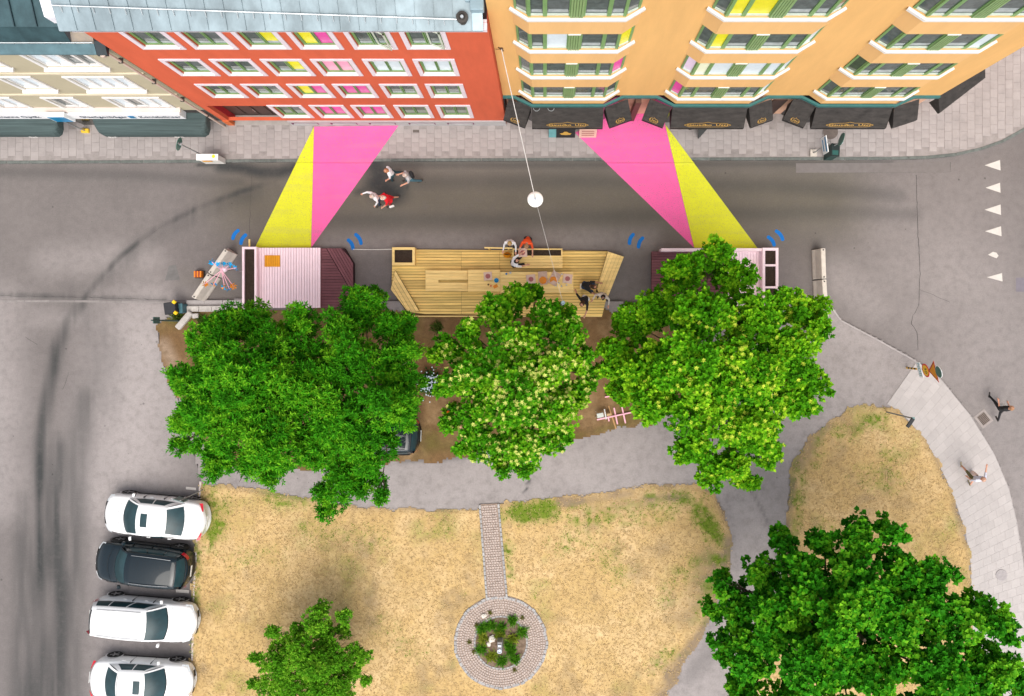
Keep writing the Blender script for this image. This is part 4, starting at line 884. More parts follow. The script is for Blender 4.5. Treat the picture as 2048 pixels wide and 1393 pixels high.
for xx in (3.9,): MB().box(xx - .12, xx + .12, 9.33, 9.55, 0.1, 3.04).build('pillar', mat('brown_pillar', (0.10, 0.045, 0.03), .6, .15), yel)
MB().box(9.7, 10.3, YM + .06, YM + .11, .1, 2.4).build('shop_door', MATS['dark_brown_door'], yel)
b = MB()
for xx in (-.35, .25):
    for k in range(8): a0, a1 = math.pi * k / 8, math.pi * (k + 1) / 8; b.tube((xx + .13 * math.cos(a0), YF - .1 - .12 * math.sin(a0), 3.04), (xx + .13 * math.cos(a1), YF - .1 - .12 * math.sin(a1), 3.04), .01, n=5)
b.build('lamp_bracket', MATS['galvanised'], yel)
MB().box(-1.74, -1.7, YM - .05, YM + .1, .1, 3.0).build('corner_trim', MATS['black_bracket'], yel)
# ------------------------------------------------------------------ decks and platforms
M_PINE = mat('pine_board', (0.75, 0.525, 0.175), 0.75, 0.22, 2.2, 0.3, 40, rnd=0.17, stretch=(.35, 4, 4))
M_PINE2 = mat('pine_bench', (0.80, 0.58, 0.23), 0.7, 0.18, 2.2, 0.25, 40, rnd=0.07, stretch=(.35, 4, 4))
M_SOILB = mat('planter_soil', (0.040, 0.026, 0.018), 0.95, 0.4, 12, .9, 40)
M_PINKW = mat('pink_board', (0.90, 0.70, 0.75), 0.7, 0.04, 3, .2, 40, rnd=0.03); M_WINE = mat('wine_board', (0.155, 0.058, 0.068), 0.75, 0.16, 2, .3, 40, rnd=0.14)
M_GAP = mat('dark_underframe', (0.07, 0.045, 0.02), .9); M_WGAP = mat('wine_underframe', (0.035, 0.014, 0.018), .9); M_PGAP = mat('pink_underframe', (0.60, 0.38, 0.43), .9)
def edge_x(P, yv):
    xs_ = []
    for (x0, y0), (x1, y1) in zip(P, P[1:] + P[:1]):
        if (y0 - yv) * (y1 - yv) <= 0 and abs(y1 - y0) > 1e-9: xs_.append(x0 + (x1 - x0) * (yv - y0) / (y1 - y0))
    return (min(xs_), max(xs_)) if len(xs_) >= 2 else None
def boards(P, ang, pitch, gap, z0, z1, m, parent, name='board', seams=(), jit=.004, bev=.006):
    """fill polygon P (xy) with boards running along `ang`, each board its own object"""
    c, s = math.cos(-ang), math.sin(-ang); Q = [(x * c - y * s, x * s + y * c) for x, y in P]
    lo, hi = min(q[1] for q in Q), max(q[1] for q in Q); n = max(1, round((hi - lo) / pitch)); p = (hi - lo) / n
    ci, si = math.cos(ang), math.sin(ang)
    for i in range(n):
        ya, yb = lo + p * i + gap / 2, lo + p * (i + 1) - gap / 2
        ea, eb = edge_x(Q, ya), edge_x(Q, yb)
        if not ea or not eb: continue
        cuts = [t for t in seams]; cuts = [t + random.uniform(-.0, .0) for t in cuts]
        segs = []; 
        inner = [t for t in cuts if max(ea[0], eb[0]) + .1 < t < min(ea[1], eb[1]) - .1]
        L = [(ea[0], eb[0])] + [(t + .004, t + .004) for t in inner]; R = [(t - .004, t - .004) for t in inner] + [(ea[1], eb[1])]
        for (la, lb), (ra, rb) in zip(L, R):
            if ra - la < .02 and rb - lb < .02: continue
            q = [(la, ya), (ra, ya), (rb, yb), (lb, yb)]; q = [(x * ci - y * si, x * si + y * ci) for x, y in q]
            MB().prism(q, z0, z1 + random.uniform(-jit, jit)).build(name, m, parent, bevel=bev)
def frame_box(x0, x1, y0, y1, z0, z1, t, parent, m, name='frame_board'):
    for q in ((x0, x1, y0, y0 + t), (x0, x1, y1 - t, y1), (x0, x0 + t, y0 + t, y1 - t), (x1 - t, x1, y0 + t, y1 - t)): MB().box(q[0], q[1], q[2], q[3], z0, z1).build(name, m, parent, bevel=.006)
def R_(px0, py0, px1, py1, z):
    a, b = W2(px0, py1, z), W2(px1, py0, z); return a[0], b[0], a[1], b[1]

# ---- central pine deck
DZ = 0.20
deck = empty('wooden_deck', (*W2(1010, 565), 0), 'long pine board deck standing in the street between the pink platforms', 'deck')
DP = [(785, 499), (1215, 501), (1222, 560), (1204, 633), (815, 628), (783, 578)]
dp = poly(DP, DZ)
MB().prism([(x * .998 + deck.location.x * .002, y * .99 + deck.location.y * .01) for x, y in dp], 0.0, DZ - .03).build('underframe', M_GAP, deck)
boards(dp, 0.004, 0.128, 0.014, DZ - .028, DZ, M_PINE, deck, seams=(W2(923, 0, DZ)[0], W2(1000, 0, DZ)[0]))
MB().box(*R_(815, 627, 1204, 633, DZ)[:2], W2(0, 634, DZ)[1], W2(0, 631.8, DZ)[1], 0, DZ - .005).build('fascia_board', M_PINE2, deck)
lb = poly([(790.5, 541), (838.7, 622.5), (813, 625), (781.6, 579)], .32)
ang = math.atan2(lb[1][1] - lb[0][1], lb[1][0] - lb[0][0])
MB().prism(lb, DZ, .29).build('bench_base', M_GAP, deck); boards(lb, ang, .145, .012, .292, .33, M_PINE2, deck, 'bench_board')
rb = poly([(1216, 503.5), (1248, 514), (1217, 592), (1192, 584)], .5)
ang = math.atan2(rb[2][1] - rb[1][1], rb[2][0] - rb[1][0])
MB().prism([(p[0] * .985 + .015 * rb[0][0], p[1]) for p in rb], 0.0, .46).build('bench_base', M_GAP, deck); boards(rb, ang, .14, .006, .462, .5, M_PINE2, deck, 'bench_board')
# corner planter
pl = empty('planter_box', (*W2(806, 512), 0), 'square pine planter box with dark soil on the deck corner', 'planter')
x0, x1, y0, y1 = R_(784, 495, 829.5, 530.5, .6)
frame_box(x0, x1, y0, y1, 0.02, .6, .11, pl, M_PINE2); MB().box(x0 + .11, x1 - .11, y0 + .11, y1 - .11, .1, .52).build('soil', M_SOILB, pl)
# bench with planter trough
bt = empty('bench_planter', (*W2(1075, 518), DZ), 'low pine bench with narrow soil trough along the street edge', 'bench')
z = .62
x0, x1, y0, y1 = R_(1025, 497.5, 1125, 514.5, z); frame_box(x0, x1, y0, y1, DZ, z, .06, bt, M_PINE2); MB().box(x0 + .06, x1 - .06, y0 + .06, y1 - .06, DZ, z - .03).build('soil', M_SOILB, bt)
x0, x1, y0, y1 = R_(1036, 514.6, 1125, 537, z - .02); boards([(x0, y0), (x1, y0), (x1, y1), (x0, y1)], 0, .126, .008, z - .06, z - .02, M_PINE2, bt, 'seat_board')
for xx in (x0 + .05, (x0 + x1) / 2, x1 - .15): MB().box(xx, xx + .1, y0 + .04, y1 - .04, DZ, z - .062).build('leg', M_PINE2, bt)
rl = empty('railing', (*W2(997, 497), DZ), 'pale pine railing beam on posts at the street edge of the deck', 'railing')
MB().obox((*W2(997, 496.5, 1.05), 1.05), 1.24, .06, .09, -0.02).build('beam', M_PINE2, rl, bevel=.005)
for px_ in (979, 1017): MB().box(W2(px_, 0, .6)[0] - .04, W2(px_, 0, .6)[0] + .04, W2(0, 498.2, .6)[1] - .04, W2(0, 498.2, .6)[1] + .04, DZ, 1.0).build('post', M_PINE, rl)
# long tables
def table(nm, lab, px0, py0, px1, py1, zt, pitch, slot=None):
    x0, x1, y0, y1 = R_(px0, py0, px1, py1, zt); t = empty(nm, ((x0 + x1) / 2, (y0 + y1) / 2, DZ), lab, 'table' if zt > .75 else 'bench')
    if slot:
        sx0, sx1, sy0, sy1 = R_(*slot, zt)
        for q in ((x0, x1, sy1, y1), (x0, x1, y0, sy0)): boards([(q[0], q[2]), (q[1], q[2]), (q[1], q[3]), (q[0], q[3])], 0, pitch, .007, zt - .04, zt, M_PINE2, t, 'top_board')
        MB().box(x0, sx0, sy0, sy1, zt - .04, zt).build('top_board', M_PINE2, t)
        MB().box(sx0, sx1 - .01, sy0, sy1, zt - .2, zt - .16).build('slot_board', M_PINE, t)
    else: boards([(x0, y0), (x1, y0), (x1, y1), (x0, y1)], 0, pitch, .007, zt - .04, zt, M_PINE2, t, 'top_board')
    for yy in (y0 + .01, y1 - .05): MB().box(x0 + .02, x1 - .02, yy, yy + .04, zt - .16, zt - .042).build('apron', M_PINE, t)
    for xx in (x0 + .05, x1 - .15):
        for yy in (y0 + .06, y1 - .16): MB().box(xx, xx + .1, yy, yy + .1, DZ, zt - .042).build('leg', M_PINE, t)
    return t, (x0, x1, y0, y1)
table('low_table', 'low pine table with a long slot beside the planter end of the deck', 851, 541, 935.5, 583, .72, .14, (877, 560.5, 935, 565.5))
tb1, _ = table('long_table', 'middle pine table with a blue bowl and papers on it', 936, 540, 1000, 583.5, .95, .15)
tb2, _ = table('long_table', 'longest pine table covered with open pizza boxes', 1000.5, 544, 1147, 586, .95, .15)

# ---- left pink platform
PZ = .45
pk = empty('pink_platform', (*W2(575, 555), 0), 'left pink board platform with orange hatch and wine red side deck', 'platform')
x0, x1, y0, y1 = R_(512, 496, 641, 616, PZ)
MB().box(x0 + .02, x1 - .02, y0 + .02, y1 - .02, 0, PZ - .035).build('underframe', M_PGAP, pk)
boards([(x0, y0), (x1, y0), (x1, y1), (x0, y1)], math.pi / 2, .122, .014, PZ - .032, PZ, M_PINKW, pk)
ht = R_(529, 511, 560, 534, PZ + .02)
hatch = MB().box(ht[0], ht[1], ht[2], ht[3], PZ + .005, PZ + .015).build('hatch', mat('orange_hatch_gap', (0.35, 0.16, 0.01), .8), pk)
boards([(ht[0], ht[2]), (ht[1], ht[2]), (ht[1], ht[3]), (ht[0], ht[3])], math.pi / 2, .1, .006, PZ + .016, PZ + .03, mat('orange_board', (0.72, 0.30, 0.008), .6, .1, 3, rnd=.06), hatch)
fb = R_(484, 494, 514, 620, .72)
pkp = empty('planter_box', (*W2(497, 555), 0), 'long pink framed planter on the left end of the left pink platform', 'planter')
frame_box(fb[0], fb[1] - .02, fb[2], fb[3], 0, .72, .1, pkp, M_PINKW); MB().box(fb[0] + .1, fb[1] - .12, fb[2] + .1, fb[3] - .1, .1, .62).build('soil', M_SOILB, pkp)
MB().box(*R_(497.5, 479, 500, 495, .5), .45, .52).build('peg', M_PINE2, pkp)
wz = .38
A = poly([(641.5, 497), (652, 497), (700, 580), (700, 616), (641.5, 616)], wz); B = poly([(653, 497), (688, 497), (706, 527), (706.5, 578), (701, 580)], wz)
MB().prism(A, 0, wz - .035).build('underframe', M_WGAP, pk); MB().prism(B, 0, wz - .03).build('underframe', M_WGAP, pk)
boards(A, 0, .125, .012, wz - .033, wz, M_WINE, pk, 'side_board')
boards(B, math.atan2(B[4][1] - B[0][1], B[4][0] - B[0][0]), .125, .010, wz - .028, wz + .02, M_WINE, pk, 'side_board')
# ---- right pink platform
pr = empty('pink_platform', (*W2(1430, 560), 0), 'right pink board platform half hidden by the bright green tree', 'platform')
x0, x1, y0, y1 = R_(1303, 503, 1455, 618, .4); MB().box(x0 + .03, x1, y0, y1 - .02, 0, .36).build('underframe', M_WGAP, pr)
boards([(x0, y0), (x1, y0), (x1, y1), (x0, y1)], 0, .125, .012, .365, .4, M_WINE, pr, 'side_board', seams=((x0 + x1) / 2,))
x0, x1, y0, y1 = R_(1456, 503, 1524, 618, .5); MB().box(x0, x1, y0, y1, 0, .46).build('underframe', M_PGAP, pr)
boards([(x0, y0), (x1, y0), (x1, y1), (x0, y1)], math.pi / 2, .122, .009, .465, .5, M_PINKW, pr, seams=(W2(0, 561, .5)[1],))
MB().box(*R_(1323, 497, 1524, 502.5, .8), .0, .8).build('back_rail', M_PINKW, pr)
fb = R_(1525, 496, 1557, 618, .85)
prp = empty('planter_box', (*W2(1540, 545), 0), 'pink two-cell planter on the right end of the right pink platform', 'planter')
frame_box(fb[0], fb[1], fb[2], fb[3], 0, .85, .12, prp, M_PINKW); MB().box(fb[0] + .12, fb[1] - .12, fb[2] + .12, fb[3] - .12, .1, .74).build('soil', M_SOILB, prp)
for yy in (531, 575): MB().box(fb[0] + .12, fb[1] - .12, W2(0, yy + 2, .85)[1], W2(0, yy - 2, .85)[1], .1, .85).build('divider', M_PINKW, prp)

# ------------------------------------------------------------------ things on the tables
M_CARD = mat('cardboard', (0.55, 0.38, 0.30), .85, .1, 6); M_CARDI = mat('cardboard_inside', (0.60, 0.44, 0.36), .85, .12, 5); M_PIZZA = mat('pizza', (0.80, 0.36, 0.03), .6, .35, 14, .5, 30, col2=(0.75, 0.20, 0.02))
def pizza_box(px, py, zt, rz, lab, filled=True, closed=False, size=.40):
    x_, y_ = W2(px, py, zt); r = empty('pizza_box', (x_, y_, zt), lab, 'pizza box', 'pizza boxes of the shared meal'); s_ = size
    ORG[r.name] = Vector((0, 0, 0))
    MB().box(-s_ / 2, s_ / 2, -s_ / 2, s_ / 2, .002, .008).build('tray', M_CARDI, r)
    for q in ((-s_ / 2, s_ / 2, -s_ / 2, -s_ / 2 + .01), (-s_ / 2, s_ / 2, s_ / 2 - .01, s_ / 2), (-s_ / 2, -s_ / 2 + .01, -s_ / 2 + .01, s_ / 2 - .01), (s_ / 2 - .01, s_ / 2, -s_ / 2 + .01, s_ / 2 - .01)): MB().box(*q, .008, .045).build('side', M_CARD, r)
    if closed:
        MB().box(-s_ / 2 - .004, s_ / 2 + .004, -s_ / 2 - .004, s_ / 2 + .004, .046, .054).build('lid', M_CARDI, r)
        MB().lathe([(.11, .055), (.11, .0565), (.0, .0565)], (0, 0, 0), 20).build('print', mat('box_print', (0.35, 0.12, 0.12), .8, .4, 20), r)
    else:
        MB().add([(-s_ / 2, s_ / 2, .04), (s_ / 2, s_ / 2, .04), (s_ / 2, s_ / 2 + .16, .36), (-s_ / 2, s_ / 2 + .16, .36), (-s_ / 2, s_ / 2 + .006, .04), (s_ / 2, s_ / 2 + .006, .04), (s_ / 2, s_ / 2 + .166, .355), (-s_ / 2, s_ / 2 + .166, .355)], [(0, 1, 2, 3), (7, 6, 5, 4), (0, 3, 7, 4), (1, 5, 6, 2), (3, 2, 6, 7)]).build('lid', M_CARD, r)
        if filled:
            n_ = 22; rad = .165
            pts = [(rad * math.cos(a) * (1 + .05 * math.sin(5 * a)), rad * math.sin(a) * (1 + .04 * math.cos(7 * a))) for a in np.linspace(0, math.pi * (1.35 if filled == 'part' else 2), n_)]
            MB().prism(pts + ([(0, 0)] if filled == 'part' else []), .009, .026).build('pizza', M_PIZZA, r)
    r.rotation_euler = (0, 0, rz); return r
pizza_box(1086, 561, .955, .05, 'open pizza box with orange pizza, leftmost on the longest table', True)
pizza_box(1107, 561, .955, -.5, 'open pizza box turned askew in the middle of the longest table', 'part')
pizza_box(1135, 558, .955, -.12, 'closed printed pizza box on the street-side right end of the longest table', closed=True)
pizza_box(1062, 559, .955, .1, 'plain pizza box half under the leaves of the flowering tree', closed=True)
pizza_box(976, 553, .955, .1, 'pale printed pizza box on the middle table', closed=True, size=.36)
pizza_box(1045.5, 506, .9, .06, 'printed pizza box handed over the bench trough', closed=True, size=.38)
def small(nm, lab, cat, px, py, z, prof, m, n=14, grp=None):
    x_, y_ = W2(px, py, z); return tag(MB().lathe(prof, (x_, y_, z), n).build(nm, m, None, smooth=False), lab, cat, grp)
M_CUP = mat('clear_cup', (0.75, 0.76, 0.75), .2, .05)
for i, (a, b) in enumerate(((1118, 567), (1123, 573), (1133, 571), (1128, 565), (1124, 549), (1112, 572))):
    small('cup', ('white cup nearest the middle of the longest table', 'white cup at the south edge of the longest table', 'white cup right of the cup group on the longest table', 'white cup beside the closed printed pizza box', 'white cup at the street side of the longest table', 'white cup below the askew pizza box')[i], 'cup', a, b, .952, [(.026, 0), (.036, .1), (.030, .1), (.022, .01)], M_CUP, grp='white cups on the longest table')
small('bowl', 'blue bowl on the middle table', 'bowl', 993, 561.5, .952, [(.04, 0), (.10, .05), (.105, .075), (.092, .075), (.03, .015)], mat('blue_plastic', (0.01, 0.22, 0.45), .4, .05))
small('bottle', 'dark brown bottle on the south edge of the middle table', 'bottle', 977, 570, .952, [(.035, 0), (.037, .16), (.014, .21), (.014, .27), (.0, .27)], mat('brown_glass', (0.06, 0.02, 0.015), .15, .1))
small('can', 'red can beside the brown bottle', 'can', 982, 572.5, .952, [(.03, 0), (.033, .01), (.033, .11), (.027, .12), (.0, .12)], mat('red_can', (0.55, 0.03, 0.02), .3, .05, metal=.4))
small('cup', 'blue cup at the street edge of the longest table', 'cup', 1013, 548.5, .952, [(.03, 0), (.045, .11), (.038, .11), (.025, .01)], mat('blue_cup', (0.05, 0.30, 0.62), .4))
small('cup', 'white cup beside the blue cup on the longest table', 'cup', 1021, 546.5, .952, [(.03, 0), (.05, .12), (.042, .12), (.025, .01)], M_CUP)
q = MB(); x_, y_ = W2(991, 573, .955); q.obox((x_, y_, .9535), .2, .14, .003, .5); tag(q.build('napkin', mat('orange_paper', (0.72, 0.25, 0.03), .8, .1), None), 'orange paper napkin on the middle table', 'napkin')
# stool and orange bag
st = empty('stool', (*W2(1168, 573, .6), DZ), 'small white box stool with slot handle on the deck', 'stool')
sx, sy = W2(1168, 573, .63)
for q_ in ((-.17, -.03, -.11, .11), (.03, .17, -.11, .11), (-.03, .03, .05, .11), (-.03, .03, -.11, -.05)): pass
b = MB(); b.box(sx - .17, sx - .045, sy - .12, sy + .12, .60, .64); b.box(sx + .045, sx + .17, sy - .12, sy + .12, .60, .64); b.box(sx - .045, sx + .045, sy + .055, sy + .12, .60, .64); b.box(sx - .045, sx + .045, sy - .12, sy - .055, .60, .64); b.box(sx - .045, sx + .045, sy - .014, sy + .014, .60, .64)
b.build('seat', mat('white_ply', (0.74, 0.68, 0.56), .6, .05), st)
for a in (sx - .165, sx + .14): MB().box(a, a + .025, sy - .11, sy + .11, DZ, .599).build('side', MATS['white_ply'], st)
for a in (sy - .11, sy + .085): MB().box(sx - .14, sx + .14, a, a + .025, DZ + .1, .5).build('stretcher', MATS['white_ply'], st)
bx_, by_ = W2(1014, 510, .45)
bag = empty('shoulder_bag', (bx_, by_, DZ), 'orange shoulder bag standing on the deck beside the bench', 'bag')
MB().grid(lambda u, v: (bx_ + .17 * math.cos(2 * math.pi * u) * (1 - .45 * max(0, v - .6) / .4), by_ + .13 * math.sin(2 * math.pi * u) * (1 - .75 * max(0, v - .5) / .5), DZ + .34 * v), 16, 6).build('pouch', mat('orange_fabric', (0.70, 0.27, 0.01), .8, .12, 8, .3), bag, smooth=True)
MB().path([(bx_ + .12 * math.cos(a), by_, DZ + .33 + .2 * math.sin(a)) for a in np.linspace(0, math.pi, 9)], .012).build('strap', mat('brown_strap', (0.18, 0.08, 0.02), .7), bag)
tag(MB().path([W(706, 499, .35), W(730, 499.6, .30), W(757, 499.6, .30), W(784, 499, .45)], .012).build('rope', mat('white_rope', (0.7, 0.68, 0.62), .8), None), 'thin white rope between the left pink platform and the deck', 'rope')

# ------------------------------------------------------------------ concrete barriers
M_CONC = mat('barrier_concrete', (0.55, 0.50, 0.44), 0.9, 0.12, 3, .35, 30, rnd=.05)
def barrier(pA, pB, lab, hgt=.8, wb=.52, wt=.2):
    a, b = Vector((*W2(*pA), 0)), Vector((*W2(*pB), 0)); d = (b - a); L = d.length; d.normalize(); n_ = Vector((-d.y, d.x, 0))
    prof = [(-wb / 2, 0), (wb / 2, 0), (wb / 2, .10), (wb * .36, .28), (wt / 2, hgt - .02), (wt / 2 - .02, hgt), (-wt / 2 + .02, hgt), (-wt / 2, hgt - .02), (-wb * .36, .28), (-wb / 2, .10)]
    r = empty('concrete_barrier', a + d * (L / 2), lab, 'barrier', 'concrete barriers closing the street')
    b_ = MB().ex([n_ * p + Vector((0, 0, z)) for p, z in prof], a + d * .012, b - d * .012)
    b_.build('block', M_CONC, r, recalc=True, bevel=.012)
    for t in (.06, .94): MB().tube(a + d * (L * t) + Vector((0, 0, hgt - .01)), a + d * (L * t) + Vector((0, 0, hgt + .012)), .035, n=10).build('lifting_eye', MATS['dark_vent'], r)
barrier((467, 503), (434, 550), 'concrete barrier half nearest the blue dashes, left end of the street'); barrier((433.4, 550.9), (402, 598), 'concrete barrier half nearest the park edging, left end of the street')
barrier((1634, 500), (1636, 560), 'concrete barrier at the right end, the piece nearest the house side'); barrier((1636, 561), (1641, 634), 'concrete barrier at the right end, the piece behind the tree branch')
# hazard block
hx, hy = W2(401, 549.5)
hz = empty('hazard_marker', (hx, hy, 0), 'small orange and black striped hazard block beside the left barrier', 'marker')
MB().box(hx - .22, hx + .22, hy - .17, hy + .17, 0, .06).build('foot', mat('rubber', (0.03, 0.028, 0.026), .9), hz, bevel=.01)
for k in range(5): MB().box(hx - .17 + .066 * k, hx - .17 + .066 * k + .064, hy - .14, hy + .14, .062, .30).build('stripe', mat('hazard_orange', (0.75, 0.22, 0.01), .5) if k % 2 == 0 else mat('hazard_red', (0.25, 0.03, 0.02), .5), hz)

# ------------------------------------------------------------------ pinwheel sculpture
wm = empty('pinwheel_sculpture', (*W2(497, 545), .5), 'grey pole with pink sticks carrying blue and orange pinwheels over the barrier', 'sculpture')
hub = Vector(W(443, 541, 2.9)); foot_ = Vector((*W2(497, 545), .5))
MB().tube((hub.x, foot_.y, .5), hub, .025, .02).build('pole', mat('grey_pole', (0.35, 0.34, 0.33), .5, .1, metal=.4), wm)
MB().lathe([(.02, -.1), (.09, -.05), (.11, .02), (.07, .09), (.0, .11)], Vector(W(450, 539, 2.9)), 12).build('hub', mat('pink_gloss', (0.80, 0.62, 0.70), .4), wm)
M_STICK = mat('pink_stick', (0.78, 0.40, 0.48), .6); M_PB = mat('pinwheel_blue', (0.0, 0.33, 0.68), .45, .15, 9); M_PO = mat('pinwheel_orange', (0.72, 0.24, 0.01), .45, .15, 9)
for (a, b, z, cc) in ((423.7, 524, 3.0, 0), (438.6, 530, 3.15, 0), (458.5, 531.5, 3.15, 0), (473, 536, 3.0, 0), (409, 569, 2.6, 1), (426.5, 571, 2.65, 2), (449, 574, 2.6, 2), (459, 579, 2.55, 0), (466.6, 572.5, 2.6, 1), (446, 530, 3.1, 0)):
    e = Vector(W(a, b, z)); MB().tube(hub, e, .018, n=6).build('stick', M_STICK, wm)
    tilt = Matrix.Rotation(random.uniform(-.9, .9), 3, 'X') @ Matrix.Rotation(random.uniform(-.9, .9), 3, 'Y')
    for half in (0, 1):
        q = MB()
        for k in range(3):
            t = 2 * math.pi * (2 * k + half) / 6; p1 = Vector((.17 * math.cos(t), .17 * math.sin(t), .0)); p2 = Vector((.12 * math.cos(t + .75), .12 * math.sin(t + .75), .07)); p0 = Vector((0, 0, 0))
            P = [e + tilt @ v for v in (p0, p1, p2)]; N = tilt @ Vector((0, 0, .006)); q.add(P + [p + N for p in P], [(0, 2, 1), (3, 4, 5), (0, 1, 4, 3), (1, 2, 5, 4), (2, 0, 3, 5)])
        q.build('vane', {0: (M_PB, M_PB), 1: (M_PO, M_PO), 2: (M_PB, M_PO)}[cc][half], wm)

# ------------------------------------------------------------------ street lamp on a wire
M_WIRE = mat('pale_wire', (0.52, 0.50, 0.48), .5); M_POST = mat('grey_post', (0.30, 0.31, 0.31), .5, .1, metal=.3)
lamp_p = Vector(W(1070.5, 399, 7.2)); anc = Vector((W(1003, 105, 8.9)[0], YM - .05, 8.9)); pole_top = Vector(W(1126, 606, 7.4))
hl = empty('hanging_lamp', lamp_p, 'round white street lamp hanging from the wire over the street', 'lamp')
MB().lathe([(.04, .10), (.12, .085), (.22, .05), (.285, .0), (.29, -.03), (.27, -.035), (.2, -.02), (.0, -.02)][::-1], lamp_p, 28).build('shade', mat('lamp_white', (0.80, 0.79, 0.76), .35, .03), hl, smooth=True)
MB().lathe([(.03, .10), (.045, .13), (.03, .2), (.0, .21)], lamp_p, 12).build('socket', mat('socket_grey', (0.32, 0.36, 0.42), .4), hl)
def sag(a, b, d, n=14): return [a.lerp(b, i / n) + Vector((0, 0, -d * 4 * (i / n) * (1 - i / n))) for i in range(n + 1)]
sw = empty('span_wire', anc, 'thin pale wire from the yellow house to the pole in the flowering tree', 'wire')
top_ = lamp_p + Vector((0, 0, .2))
MB().path(sag(anc, top_, .12), .015).build('wire', M_WIRE, sw); MB().path(sag(top_, pole_top, .1), .005).build('wire', M_WIRE, sw)
MB().tube(anc, anc + Vector((0, .06, 0)), .06, n=8).tube(anc + Vector((-.1, .03, .1)), anc + Vector((.05, .03, -.25)), .018).tube(anc + Vector((-.2, .0, 0)), anc, .008).build('wall_anchor', mat('rusty_iron', (0.09, 0.05, 0.03), .8), sw)
lp = empty('lamp_pole', (pole_top.x, pole_top.y, IZ), 'slim grey pole whose top pokes out of the flowering tree', 'pole')
MB().tube((pole_top.x, pole_top.y, IZ), (pole_top.x, pole_top.y, 7.5), .09, .06, 12).build('shaft', M_POST, lp)
MB().lathe([(.065, 7.46), (.075, 7.5), (.075, 7.62), (.05, 7.64), (.05, 7.58), (.0, 7.58)], (pole_top.x, pole_top.y, 0), 14).build('cap', mat('pale_blue_metal', (0.22, 0.29, 0.32), .4, .05, metal=.3), lp)

# ------------------------------------------------------------------ signs, cabinets, bins along the pavement
def disc(b, c, r, nrm, t=.012, n=24):
    nrm = Vector(nrm).normalized(); q = nrm.to_track_quat('Z', 'Y').to_matrix(); return b.lathe([(r * .97, -t), (r, -t * .5), (r, t * .5), (r * .97, t)], c, n, q)
M_SGREEN = mat('sign_back_green', (0.035, 0.13, 0.10), .35, .2, 3); M_SIGNW = mat('sign_white', (0.78, 0.80, 0.80), .4, .03)
def post(r, x_, y_, z0, z1, rad=.03, m=None): return MB().tube((x_, y_, z0), (x_, y_, z1), rad, n=10).build('post', m or M_POST, r)
sx, sy = W2(409, 313); r = empty('road_sign', (sx, sy, PAV_Z), 'round road sign seen from its green back, behind the white cabinet', 'road sign')
post(r, sx, sy, PAV_Z, 2.62); disc(MB(), (sx - .035, sy, 2.42), .29, (-.9, .25, .12)).build('disc', M_SGREEN, r)
MB().box(sx - .05, sx + .05, sy - .05, sy + .05, 2.35, 2.42).build('bracket', MATS['galvanised'], r)
ex = R_(392, 308, 436, 321, 1.05)
cb = empty('electric_cabinet', ((ex[0] + ex[1]) / 2, (ex[2] + ex[3]) / 2, PAV_Z), 'white street cabinet with stickers at the kerb', 'cabinet')
MB().box(ex[0] + .04, ex[1] - .04, ex[2] + .03, ex[3] - .02, PAV_Z, 1.0).build('body', mat('cabinet_white', (0.66, 0.64, 0.60), .5, .08), cb, bevel=.01)
MB().box(ex[0], ex[1], ex[2], ex[3], 1.002, 1.05).build('lid', mat('cabinet_lid', (0.74, 0.72, 0.70), .5, .06), cb, bevel=.012)
disc(MB(), (ex[1] - .2, (ex[2] + ex[3]) / 2 + .03, 1.053), .075, (0, 0, 1), .003).build('sticker', mat('sticker_yellow', (0.78, 0.66, 0.03), .6), cb)
MB().box(ex[0] + .2, ex[0] + .62, ex[2] - .006, ex[2] - .001, .72, .95).build('sticker', mat('sticker_orange', (0.76, 0.34, 0.05), .6, .4, 30), cb)
MB().box(ex[0] + .14, ex[0] + .5, ex[2] + .1, ex[3] - .06, 1.051, 1.054).build('sticker', mat('sticker_white', (0.80, 0.78, 0.76), .6), cb)
# right-hand sign, round sign and bin
sx, sy = W2(1624, 315); r = empty('information_sign', (sx, sy, PAV_Z), 'white and blue information sign on a post near the awnings', 'sign')
tx, ty = W2(1640, 301, 1.6)
post(r, sx, sy + .15, PAV_Z, 2.2); MB().obox((sx, sy + .15, PAV_Z + .06), .3, .3, .12).build('foot', M_CONC, r)
Rw = Matrix.Translation((sx - .05, sy + .15, 1.75)) @ Matrix.Rotation(math.radians(-80), 4, 'Z') @ Matrix.Rotation(math.radians(90), 4, 'X')
pn = MB(); pn.obox((sx - .04, sy + .15, 1.75), .03, .72, .62, math.radians(8)); pn = pn.build('panel', M_SIGNW, r)
MB().obox((sx - .058, sy + .15, 1.93), .012, .62, .12, math.radians(8)).build('blue_band', M_SBLUE, pn); MB().obox((sx - .058, sy + .15, 1.62), .012, .5, .08, math.radians(8)).build('blue_band', M_SBLUE, pn)
sx, sy = W2(1652, 302); r = empty('road_sign', (sx, sy, PAV_Z), 'round road sign seen edge-on beside the green litter bin', 'road sign')
post(r, sx, sy, PAV_Z, 2.1); disc(MB(), (sx - .03, sy + .06, 1.95), .29, (-1, .25, .05)).build('disc', M_SGREEN, r)
bx, by = W2(1668, 302, .9); r = empty('litter_bin', (bx, by, PAV_Z), 'dark green litter bin standing askew near the kerb', 'bin')
Rz = math.radians(-42); ORG[r.name] = Vector((0, 0, 0))
MB().obox((0, 0, .47), .36, .54, .9).build('body', mat('bin_green', (0.015, 0.05, 0.045), .45, .15), r, bevel=.02)
MB().obox((0, 0, .94), .40, .58, .04).build('lid', mat('bin_lid', (0.012, 0.022, 0.022), .4, .1), r, bevel=.015); MB().obox((0, -.12, .965), .26, .2, .012).build('opening', mat('bin_flap', (0.02, 0.09, 0.08), .4), r)
